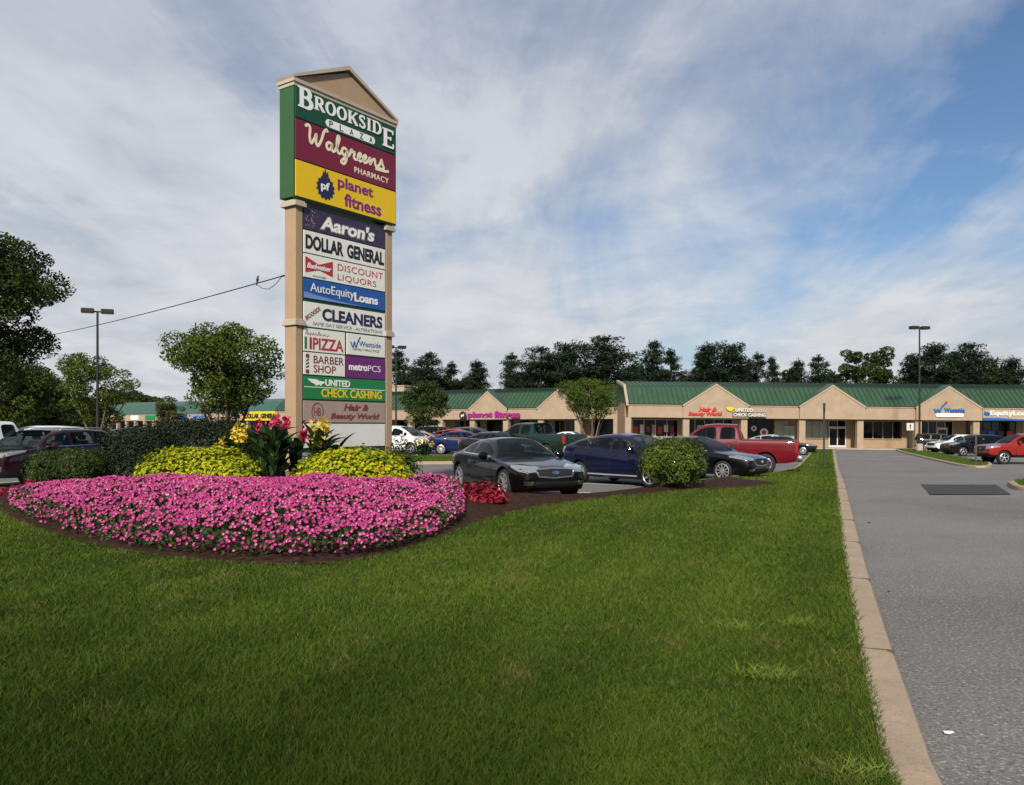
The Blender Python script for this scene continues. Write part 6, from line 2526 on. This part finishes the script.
def vase_tree_data(key, h, w, n_stem, base_h, seed, leaf, per, dome=0.9, droop=0.0, leaf_m='leaf_crape', bark='bark_pale', n_cl=46, spread=0.5, cr=0.15, low=0.45, top=0.5):
    """multi-stem tree: stems fan out to clumps filling a dome"""
    rng = np.random.default_rng(seed)
    cen, rad = [], []
    zc0 = base_h
    tries = 0
    while len(cen) < n_cl and tries < 5000:
        tries += 1
        u, a = rng.random(), rng.random() * 2 * np.pi
        t = rng.random() ** 0.80                             # 0 at crown base, 1 at top
        z = zc0 + (h - zc0) * t
        prof = (low + (1 - low) * min(1, t / .55) ** .8) * (1 - top * max(0, (t - .62) / .38) ** 2.2)
        rmax = w / 2 * prof * (0.84 + 0.26 * math.sin(3 * a + seed) * math.sin(2.1 * a + 5 * t))
        r = rmax * u ** 0.45
        c = np.array([r * np.cos(a), r * np.sin(a), z - droop * r])
        k = w * cr * (0.65 + 0.7 * rng.random())
        if any(np.linalg.norm(c - q) < 0.62 * k for q in cen):
            continue
        cen.append(c)
        rad.append((k, k, k * 0.66))
    P, cid = clump_points(cen, rad, per, rng)
    V, Fv = leaf_cloud(P, leaf, 0.5, rng, up=0.7)
    ct = rng.random(len(cen))
    tint = np.clip(0.30 + 0.38 * ct[cid] + 0.22 * rng.standard_normal(len(P)), 0, 1)
    # trunk and limbs
    mb_ = MB()
    stems = []
    for i in range(n_stem):
        a = 2 * math.pi * (i + 0.3 * rng.random()) / n_stem
        sp_ = spread * (0.55 + 0.6 * rng.random())
        top_ = zc0 + (h - zc0) * (0.35 + 0.3 * rng.random())
        pts = []
        for k in range(7):
            t = k / 6
            pts.append((0.06 * w * 0.3 * math.cos(a) + w / 2 * sp_ * t ** 1.4 * math.cos(a + 0.25 * math.sin(3 * t)), 0.018 * w * math.sin(a) + w / 2 * sp_ * t ** 1.4 * math.sin(a + 0.25 * math.sin(3 * t)), -0.25 + (top_ + .25) * t))
        r0 = 0.022 * h if n_stem == 1 else 0.0125 * h + 0.01
        mb_.tube(pts, [r0 * (1 - 0.62 * k / 6) for k in range(7)], 7)
        stems.append((pts, r0))
    for c, r in zip(cen, rad):
        best = min(((Vector(c) - Vector(p)).length + (2.0 if p[2] > c[2] - .1 else 0), si, k) for si, (pts, _) in enumerate(stems) for k, p in enumerate(pts) if k >= 2)
        pts, r0 = stems[best[1]]
        p = Vector(pts[best[2]])
        e = Vector(c)
        m_ = p.lerp(e, 0.5) + Vector((0, 0, -0.08 * (e - p).length))
        rr = r0 * (1 - 0.62 * best[2] / 6) * 0.55
        mb_.tube([p, m_, e], [rr, rr * .65, rr * .25], 5)
    return (V, Fv, np.repeat(tint, 4), mb_, leaf_m, bark)


def plant(name, label, cat, loc, data, group=None, rz=0.0, parts=('trunk', 'crown')):
    V, Fv, tint, mb_, lm_, bk = data
    o = thing(name, label, cat, loc, rz, group)
    mb_.build(parts[0], M[bk], o, smooth='all')
    np_mesh(parts[1], V, [Fv], M[lm_], o, tint=tint)
    return o


def tree_at(px, Y, topy, base_z=None):
    x = pxX(px, Y)
    z0 = gz(x, Y) if base_z is None else base_z
    return Vector((x, Y, z0)), EYE + (HY - topy) * Y / F - z0


# trees standing in the lot
p, h = tree_at(226, 31, 330)
plant('vase_tree', 'large multi-stem vase-shaped tree standing just left of the tall sign', 'tree', p, vase_tree_data('a', h, 4.25, 6, h * .43, 3, 0.125, 1350, n_cl=84, spread=.66, cr=.112, low=.26, top=.30), 'vase-shaped trees in the lot', rz=0.4)
p, h = tree_at(97, 54.5, 358)
plant('vase_tree', 'vase-shaped green tree beside the lamp post above the maroon SUV', 'tree', p, vase_tree_data('b', h, 5.6, 6, h * .28, 8, 0.16, 900, n_cl=52, spread=.72, cr=.105, low=.35, leaf_m='leaf_crape'), 'vase-shaped trees in the lot')
p, h = tree_at(424, 62, 386)
plant('round_tree', 'small dark round-headed tree in front of the middle shops just right of the sign', 'tree', p, vase_tree_data('c', h, 3.7, 3, h * .40, 21, 0.16, 900, n_cl=48, spread=.5, cr=.15, leaf_m='leaf_dark', bark='bark'), 'vase-shaped trees in the lot')
p, h = tree_at(592, 58, 381)
plant('vase_tree', 'spreading light green tree on pale stems right of the purple gym lettering', 'tree', p, vase_tree_data('d', h, 4.7, 6, h * .47, 33, 0.13, 1000, n_cl=60, spread=.74, cr=.105, low=.35, top=.35, leaf_m='leaf_crape'), 'vase-shaped trees in the lot', rz=1.0)
p, h = tree_at(168, 88, 404)
plant('round_tree', 'small olive-brown round tree against the distant shop row', 'tree', p, vase_tree_data('e', h, 2.9, 3, h * .35, 41, 0.2, 700, n_cl=26, cr=.19, leaf_m='leaf_olive', bark='bark'), 'vase-shaped trees in the lot')

# near tree cut by the left edge
p, h = tree_at(-44, 31, 226)
plant('broadleaf_tree', 'big dark broadleaf tree cut by the left edge, rising above the vehicles', 'tree', p, vase_tree_data('f', h, 7.6, 2, h * .34, 52, 0.15, 1050, n_cl=120, spread=.35, cr=.095, low=.55, leaf_m='leaf_dark', bark='bark'), None)
# lower trees behind on the left
for k, (px, Y, top_, w_, sd, lf, lb) in enumerate([
        (14, 62, 371, 6.5, 61, 'leaf_mid', 'mid-green bushy tree behind the white pickup, under the big dark tree'),
        (45, 70, 382, 6.0, 62, 'leaf_dark', 'low dark bushy tree between the big dark tree and the lamp post'),
        (70, 82, 400, 8.0, 63, 'leaf_dark', 'low dark tree at the left end of the distant shop row'),
        (28, 90, 404, 9.0, 64, 'leaf_dark', 'wide low dark tree farthest back at the left edge')]):
    p, h = tree_at(px, Y, top_)
    plant('bushy_tree', lb, 'tree', p, vase_tree_data('g', h, w_, 3, h * .12, sd, 0.24, 420, n_cl=60, spread=.5, cr=.14, leaf_m=lf, bark='bark'), 'bushy trees at the left edge')
for k, (px, Y, top_, w_, sd, lb) in enumerate([
        (131, 205, 396, 14, 71, 'small pale tree top showing above the distant green roof'),
        (150, 215, 399, 12, 72, 'lower tree top right of the pale one above the distant green roof')]):
    p, h = tree_at(px, Y, top_, -0.5)
    plant('far_tree', lb, 'tree', p, vase_tree_data('h', h, w_, 2, h * .3, sd, 0.55, 160, n_cl=40, cr=.15, leaf_m='leaf_mid', bark='bark'), 'far trees behind the distant row')


# pines behind the shops
def pine_data(h, w, seed, bare=0.30, top_bias=1.0):
    rng = np.random.default_rng(seed)
    mb_ = MB()
    lean = 0.02 * h * rng.standard_normal(2)
    tr = [(lean[0] * t * t, lean[1] * t * t, -0.5 + (h * .97 + .5) * t) for t in np.linspace(0, 1, 7)]
    mb_.tube(tr, [0.019 * h * (1 - 0.85 * t) + .02 for t in np.linspace(0, 1, 7)], 7)
    cen, rad = [], []
    z = bare * h
    while z < h * 0.985:
        t = (z - bare * h) / (h * (1 - bare))
        prof = (0.80 + 0.25 * t - 1.0 * t ** 1.6 if seed % 2 else 0.72 + 0.55 * t - 1.12 * t ** 2.4) * top_bias
        n = 4 + int(rng.random() * 2.2) if t < .85 else 3
        a0 = rng.random() * 6.28
        for k in range(n):
            if rng.random() < 0.12:
                continue
            a = a0 + 2 * np.pi * k / n + 0.5 * rng.standard_normal()
            L_ = w * max(0.10, prof) * (0.45 + 0.62 * rng.random())
            up = 0.18 * L_ * rng.random()
            base = np.array([lean[0] * (z / h) ** 2, lean[1] * (z / h) ** 2, z])
            tip = base + np.array([np.cos(a) * L_, np.sin(a) * L_, up])
            mb_.tube([base, (base + tip) / 2 + np.array([0, 0, -.04 * L_]), tip], [.006 * h * (1 - .6 * t), .004 * h * (1 - .6 * t), .015], 5)
            for f_ in (0.34, 0.68, 1.0):
                s_ = (0.62 + 0.30 * rng.random()) * w * .27 * (1.12 - .42 * t)
                cen.append(base + (tip - base) * f_ + np.array([0, 0, .12]) + rng.standard_normal(3) * .12)
                rad.append((s_, s_, s_ * 0.78))
        z += h * (0.045 + 0.035 * rng.random())
    cen.append(np.array([lean[0], lean[1], h * .97]))
    rad.append((w * .12, w * .12, w * .16))
    P, cid = clump_points(cen, rad, 150, rng, 0.3)
    V, Fv = leaf_cloud(P, 0.42, 0.24, rng, up=0.9, fold=.05)
    ct = rng.random(len(cen))
    tint = np.clip(0.25 + .35 * ct[cid] + .2 * rng.standard_normal(len(P)), 0, 1)
    return (V, Fv, np.repeat(tint, 4), mb_, 'needles', 'bark')


protos = []
H0 = 12.0
for sd, w_, b_ in ((101, 5.4, .22), (102, 6.4, .16), (103, 4.8, .26), (104, 7.0, .18), (105, 5.8, .28)):
    protos.append(pine_data(H0, w_ * .68, sd, b_))
PINES = [  # px, top, width factor, depth, proto, label
    (402, 351, 1.0, 128, 0, 'dark pine just right of the tall sign, first of the group beside it'),
    (424, 353, 1.0, 126, 1, 'dark pine behind the middle shops, second to the right of the sign'),
    (449, 361, 1.1, 130, 2, 'shorter dark pine behind the middle shops, third to the right of the sign'),
    (477, 361, 1.0, 126, 4, 'shorter dark pine standing left of the sky gap behind the middle shops'),
    (511, 352, 1.0, 122, 2, 'dark pine right of the sky gap, first of the long row'),
    (541, 346, 1.15, 121, 1, 'broad dark pine in the long row behind the gym sign, second from the gap'),
    (573, 343, 1.15, 122, 3, 'broad dark pine above the light green tree, third from the gap'),
    (611, 336, 1.25, 119, 1, 'tallest of the dark pines, above the rake where the two shop blocks meet'),
    (650, 342, 0.95, 122, 0, 'narrow dark pine just right of the tallest one'),
    (673, 348, 0.95, 120, 2, 'slim dark pine left of the wide sky gap'),
    (706, 344, 1.0, 124, 4, 'dark pine above the gable with the red lettering, left one of a pair'),
    (726, 344, 1.15, 121, 3, 'dark pine above the gable with the red lettering, right one of a pair'),
    (756, 352, 0.9, 122, 2, 'small dark pine behind the green roof over the white lettering'),
    (773, 358, 0.8, 126, 0, 'low ragged pine right of the small one over the white lettering'),
    (798, 360, 0.85, 124, 4, 'low ragged pine left of the second bare gable'),
    (819, 354, 0.95, 123, 2, 'dark pine directly left of the second gable peak'),
    (907, 355, 0.95, 121, 0, 'dark pine immediately left of the right-hand lamp post'),
    (936, 345, 1.1, 119, 3, 'tall dark pine immediately right of the lamp post on the grass island'),
    (958, 351, 0.9, 123, 4, 'dark pine above the gable with the blue lettering, between two taller ones'),
    (976, 343, 1.05, 119, 1, 'tall dark pine right of the gable with the blue lettering'),
    (1009, 358, 1.1, 121, 4, 'shorter dark pine near the right edge'),
    (1034, 362, 1.1, 122, 2, 'dark pine cut off by the right edge'),
]
shared = {}
for px, top_, wf, Y, pr_, lb in PINES:
    p, h = tree_at(px, Y, top_, -0.8)
    if pr_ not in shared:
        shared[pr_] = o = plant('pine_tree', lb, 'tree', p, protos[pr_], 'pines behind the shops')
    else:
        o = copy_tree(shared[pr_])
        o['label'] = lb
    o.location = p
    o.rotation_euler = (0, 0, rnd.random() * 6.28)
    k = h / H0
    o.scale = (k * wf * 1.12, k * wf * 1.12, k)
for k, (px, top_, w_, Y, sd, lb) in enumerate([
        (852, 353, 5.6, 121, 81, 'lighter green broadleaf tree right of the second gable peak'),
        (877, 351, 6.4, 123, 82, 'lighter green broadleaf tree left of the lamp post, taller of two'),
        (743, 366, 4.0, 128, 83, 'low green broadleaf tree filling the gap between pines over the white lettering'),
        (995, 366, 4.5, 128, 84, 'low green broadleaf tree between the pines at the far right'),
        (916, 368, 5.0, 128, 85, 'low green broadleaf tree behind the lamp post'),
        (690, 376, 4.5, 128, 86, 'low green tree just showing above the roof in the wide sky gap'),
        (787, 371, 5.0, 128, 87, 'low green broadleaf tree between the two ragged pines')]):
    p, h = tree_at(px, Y, top_, -0.8)
    plant('broadleaf_tree', lb, 'tree', p, vase_tree_data('i', h, w_, 2, h * .22, sd, 0.36, 330, n_cl=46, cr=.15, spread=.4, leaf_m='leaf_dark', bark='bark'), 'broadleaf trees behind the shops')


fill = None
fd_ = vase_tree_data('j', 8.0, 6.0, 2, 1.2, 95, 0.42, 240, n_cl=52, cr=.15, spread=.4, leaf_m='needles', bark='bark')
for px, top_ in [(527, 371), (557, 366), (592, 364), (631, 366), (661, 369), (716, 368), (830, 373), (945, 367), (990, 369), (413, 376), (437, 375), (465, 378)]:
    p, h = tree_at(px, 131, top_, -0.8)
    if fill is None:
        fill = o = plant('understory_tree', 'low dark tree filling in between the pine trunks behind the green roof', 'tree', p, fd_, 'low dark trees between the pines')
    else:
        o = copy_tree(fill)
    o.location = p
    o.rotation_euler = (0, 0, rnd.random() * 6.28)
    o.scale = (1.0, 1.0, h / 8.0)


# ------------------------------------------------------------------ shrubs in the bed
def shrub_data(rx, ry, h, seed, n, leaf, leaf_m, boxy=2.2, lump=0.16, up=0.35, aspect=0.5, depth=0.30, bark='bark', ball=False):
    rng = np.random.default_rng(seed)
    v = rng.standard_normal((n, 3))
    if not ball:
        v[:, 2] = np.abs(v[:, 2]) - 0.12
    q = (np.abs(v[:, 0]) ** boxy + np.abs(v[:, 1]) ** boxy + np.abs(v[:, 2]) ** boxy) ** (1 / boxy)
    d = v / q[:, None]
    ph = rng.random(12) * 6.28
    lm_ = 1 + lump * (np.sin(3.1 * d[:, 0] * 2 + ph[0]) * np.sin(2.7 * d[:, 1] * 2 + ph[1]) + np.sin(5.3 * d[:, 0] * 2 + ph[2] + 3 * d[:, 2]) * np.sin(4.9 * d[:, 1] * 2 + ph[3]) * .6) * .8
    s = (1 - depth * rng.random(n) ** 1.7)[:, None] * lm_[:, None] * (1 + .05 * rng.standard_normal(n))[:, None]
    P = d * s * np.array([rx, ry, h])
    if ball:
        P[:, 2] = h * 0.54 + P[:, 2] * 0.46
    P[:, 2] = np.maximum(P[:, 2], 0.02)
    nr = d / np.array([rx, ry, h]) ** 1
    nr /= np.linalg.norm(nr, axis=1)[:, None]
    V, Fv = leaf_cloud(P, leaf, aspect, rng, up=up, normals=nr)
    patch = smooth_noise(P[:, 0] * 3 + 9, P[:, 1] * 3 + P[:, 2] * 3 + 9, 1.0, seed + 1)
    tint = np.clip(0.15 + .5 * patch + .22 * rng.standard_normal(n), 0, 1)
    mb_ = MB()
    for k in range(9):
        a = 2 * math.pi * k / 9 + rng.random()
        r = .75 * rng.random() ** .5
        mb_.tube([(0.10 * rx * math.cos(a), 0.10 * ry * math.sin(a), -0.15), (.5 * r * rx * math.cos(a), .5 * r * ry * math.sin(a), .45 * h), (r * rx * math.cos(a), r * ry * math.sin(a), .80 * h)], [.022, .014, .006], 5)
    return (V, Fv, np.repeat(tint, 4), mb_, leaf_m, bark)


def shrub(name, label, px, Y, topy, rx, ry, *, seed, n, leaf, m, group=None, base=None, **kw):
    x = pxX(px, Y)
    inside = bool(in_poly(BED, np.array([x]), np.array([Y]))[0])
    z0 = (bed_z(x, Y) if inside else gz(x, Y) + LAWN) if base is None else base
    h = EYE + (HY - topy) * Y / F - z0
    return plant(name, label, 'shrub', Vector((x, Y, z0 - 0.02)), shrub_data(rx, ry, h, seed, n, leaf, m, **kw), group, parts=('stem', 'foliage'))


shrub('hedge', 'taller dark clipped hedge behind the left yellow-green mound', 203, 20.9, 420.5, 1.55, .85, seed=201, n=21000, leaf=.075, m='hedge', boxy=3.4, lump=.06, depth=.22)
shrub('hedge', 'lower rounded dark hedge in front of the maroon SUV tail', 140, 20.0, 427, 1.02, .85, seed=202, n=13000, leaf=.07, m='hedge', boxy=2.6, lump=.06, depth=.25)
shrub('round_bush', 'rounded green bush in front of the maroon SUV', 68, 18.9, 448.5, .82, .75, seed=203, n=9000, leaf=.06, m='leaf_mid', boxy=2.6, lump=.16, ball=True, depth=.4)
shrub('round_bush', 'rounded light green bush between the navy hatchback and the black sedan', 672.5, 20.9, 438.5, .79, .75, seed=204, n=11000, leaf=.065, m='bush', boxy=2.3, lump=.24, up=.6, ball=True, depth=.45)
shrub('shrub', 'small dark wispy shrub at the foot of the right sign pillar', 399, 18.4, 444, .46, .42, seed=205, n=2600, leaf=.075, m='leaf_dark', lump=.25, depth=.5)
MND = 'yellow-green leafy mounds'
shrub('chartreuse_mound', 'yellow-green leafy mound left of the pink cannas', 199, 16.9, 447, 1.30, .72, seed=206, n=6600, leaf=.088, m='chart', lump=.07, up=.9, aspect=.7, depth=.22, group=MND, boxy=2.3)
shrub('chartreuse_mound', 'yellow-green leafy mound at the foot of the tall sign', 354, 16.3, 449, 1.14, .68, seed=207, n=6200, leaf=.088, m='chart', lump=.07, up=.9, aspect=.7, depth=.22, group=MND, boxy=2.4)
RED = 'red-leaved plants along the bed'
for k, (px, Y, top_, r_, lb) in enumerate([(484, 16.3, 482, .42, 'bright red-leaved plant nearest the front wheel of the black coupe'),
                                           (462, 17.2, 484, .34, 'red-leaved plant between the petunias and the larger red one'),
                                           (447, 17.4, 486, .30, 'small red-leaved plant half hidden behind the petunias'),
                                           (37, 18.6, 478, .36, 'dark red-leaved plant below the front wheel of the maroon SUV'),
                                           (17, 19.0, 486, .34, 'dark red-leaved plant at the left tip of the petunia bed')]):
    shrub('red_leaf_plant', lb, px, Y, top_, r_, r_ * .9, seed=220 + k, n=1300, leaf=.095, m='redleaf', lump=.2, up=.8, aspect=.55, depth=.5, group=RED)
PUR = 'purple wispy plants by the mounds'
for k, (px, Y, top_, r_, lb) in enumerate([(424, 15.8, 476, .30, 'dusky purple wispy plant right of the yellow-green mound by the sign'),
                                           (124, 17.4, 473, .26, 'dusky purple wispy plant before the dark hedge'),]):
    shrub('purple_plant', lb, px, Y, top_, r_, r_, seed=240 + k, n=800, leaf=.09, m='purpleleaf', lump=.25, up=.2, aspect=.22, depth=.6, group=PUR)


# ------------------------------------------------------------------ canna lilies
def blade_arrays(base, az, length, width, rise, curl, rng):
    """a broad paddle leaf: rises, then arches over; folded along the midrib"""
    k = 8
    d = np.array([math.cos(az), math.sin(az), 0.0])
    s = np.array([-math.sin(az), math.cos(az), 0.0])
    V = []
    p = np.array(base, float)
    ang = rise
    for i in range(k + 1):
        t = i / k
        wv = width * (math.sin(math.pi * min(1, 0.06 + 0.94 * t) ** 0.80)) ** 0.8 * .5 + .004
        up = np.array([0, 0, 1.0]) * math.cos(ang) - d * math.sin(ang)
        V += [p - s * wv + up * wv * .35, p, p + s * wv + up * wv * .35]
        p = p + (d * math.cos(ang) + np.array([0, 0, 1.0]) * math.sin(ang)) * length / k
        ang -= curl / k
    Fq = []
    for i in range(k):
        for j in range(2):
            a = i * 3 + j
            Fq.append((a, a + 1, a + 4, a + 3))
    return np.array(V), np.array(Fq)


def canna(label, px, Y, topy, n_stem, spread, petal_m, seed, cat='flower', fl_top=True):
    x = pxX(px, Y)
    inside = bool(in_poly(BED, np.array([x]), np.array([Y]))[0])
    z0 = bed_z(x, Y) if inside else gz(x, Y) + LAWN
    h = EYE + (HY - topy) * Y / F - z0
    rng = np.random.default_rng(seed)
    o = thing('canna_lily', label, cat, (x, Y, z0 - 0.02), 0, 'canna lilies in the bed')
    st = MB()
    LV, LF, LT = [], [], []
    nl_ = 0
    for i in range(n_stem):
        a = 2 * math.pi * i / n_stem + rng.random()
        r = spread * (0.25 + .75 * rng.random()) if i else 0
        b = np.array([r * .55 * math.cos(a), r * .55 * math.sin(a), 0])
        hh_ = h * (0.70 + .30 * rng.random()) if i else h
        t_ = np.array([r * math.cos(a), r * math.sin(a), hh_ * .90])
        st.tube([b, (b + t_) / 2, t_], [.016, .014, .009], 6)
        nleaf = 9
        for k in range(nleaf):
            f_ = 0.04 + .74 * k / nleaf
            p_ = b + (t_ - b) * f_
            V, Fq = blade_arrays(p_, a + k * 2.4 + rng.random(), (0.50 + .22 * rng.random()) * min(1.0, h / 1.3), (.15 + .05 * rng.random()) * min(1.1, h / 1.2), 1.20 + .25 * rng.random() - .2 * (k == 0), .75 + .8 * rng.random(), rng)
            LV.append(V)
            LF.append(Fq + nl_)
            LT.append(np.full(len(V), np.clip(.45 + .25 * rng.standard_normal(), 0, 1)))
            nl_ += len(V)
        if rng.random() < .6 or i == 0:
            c = t_ + np.array([.045, .045, .085]) * rng.standard_normal((34, 3)) + np.array([0, 0, hh_ * .06])
            V, Fq = leaf_cloud(c, .115, .75, rng, up=.4, fold=.25)
            np_mesh('flower', V, [Fq], M[petal_m], o, tint=np.repeat(np.clip(.5 + .25 * rng.standard_normal(34), 0, 1), 4))
    st.build('stem', M['canna_leaf'], o, smooth='all')
    np_mesh('leaves', np.concatenate(LV), [np.concatenate(LF)], M['canna_leaf'], o, tint=np.concatenate(LT), smooth=True)
    return o


canna('tall pink-red canna lilies beside the left pillar of the sign', 275, 17.0, 419, 11, .62, 'canna_pink', 301)
canna('yellow canna lilies left of the pink ones before the vase-shaped tree', 237, 18.4, 427, 7, .50, 'canna_yellow', 302)
canna('yellow canna lilies in front of the blank panel of the tall sign', 322, 17.2, 423, 7, .46, 'canna_yellow', 303)
canna('yellow-flowered clump on the far grass island before the beige sedan', 424, 43.5, 440, 9, .52, 'canna_yellow', 304)

# leaf wall added out of view: shades the near lawn, darkens what cars mirror
rw = np.random.default_rng(77)
n = 60000
wx = -95 + 190 * rw.random(n)
wh = 15.2 + 2.2 * smooth_noise(wx + 200, wx * 0 + 3, 6.0, 91) + 1.2 * smooth_noise(wx + 200, wx * 0 + 9, 2.2, 92)
wz = wh * rw.random(n) ** 0.9
gap = (wx > -4.0) & (wx < 10)                       # opening keeps the added shade off the drive
wx, wz = wx[~gap], wz[~gap]
wy = -16 - 6 * rw.random(len(wx))
V, Fv = leaf_cloud(np.stack([wx, wy, wz], 1), .55, .6, rw, up=.5)
props(np_mesh('added_shade_woods', V, [Fv], M['leaf_dark'], tint=np.repeat(rw.random(len(wx)), 4)), kind='stuff')
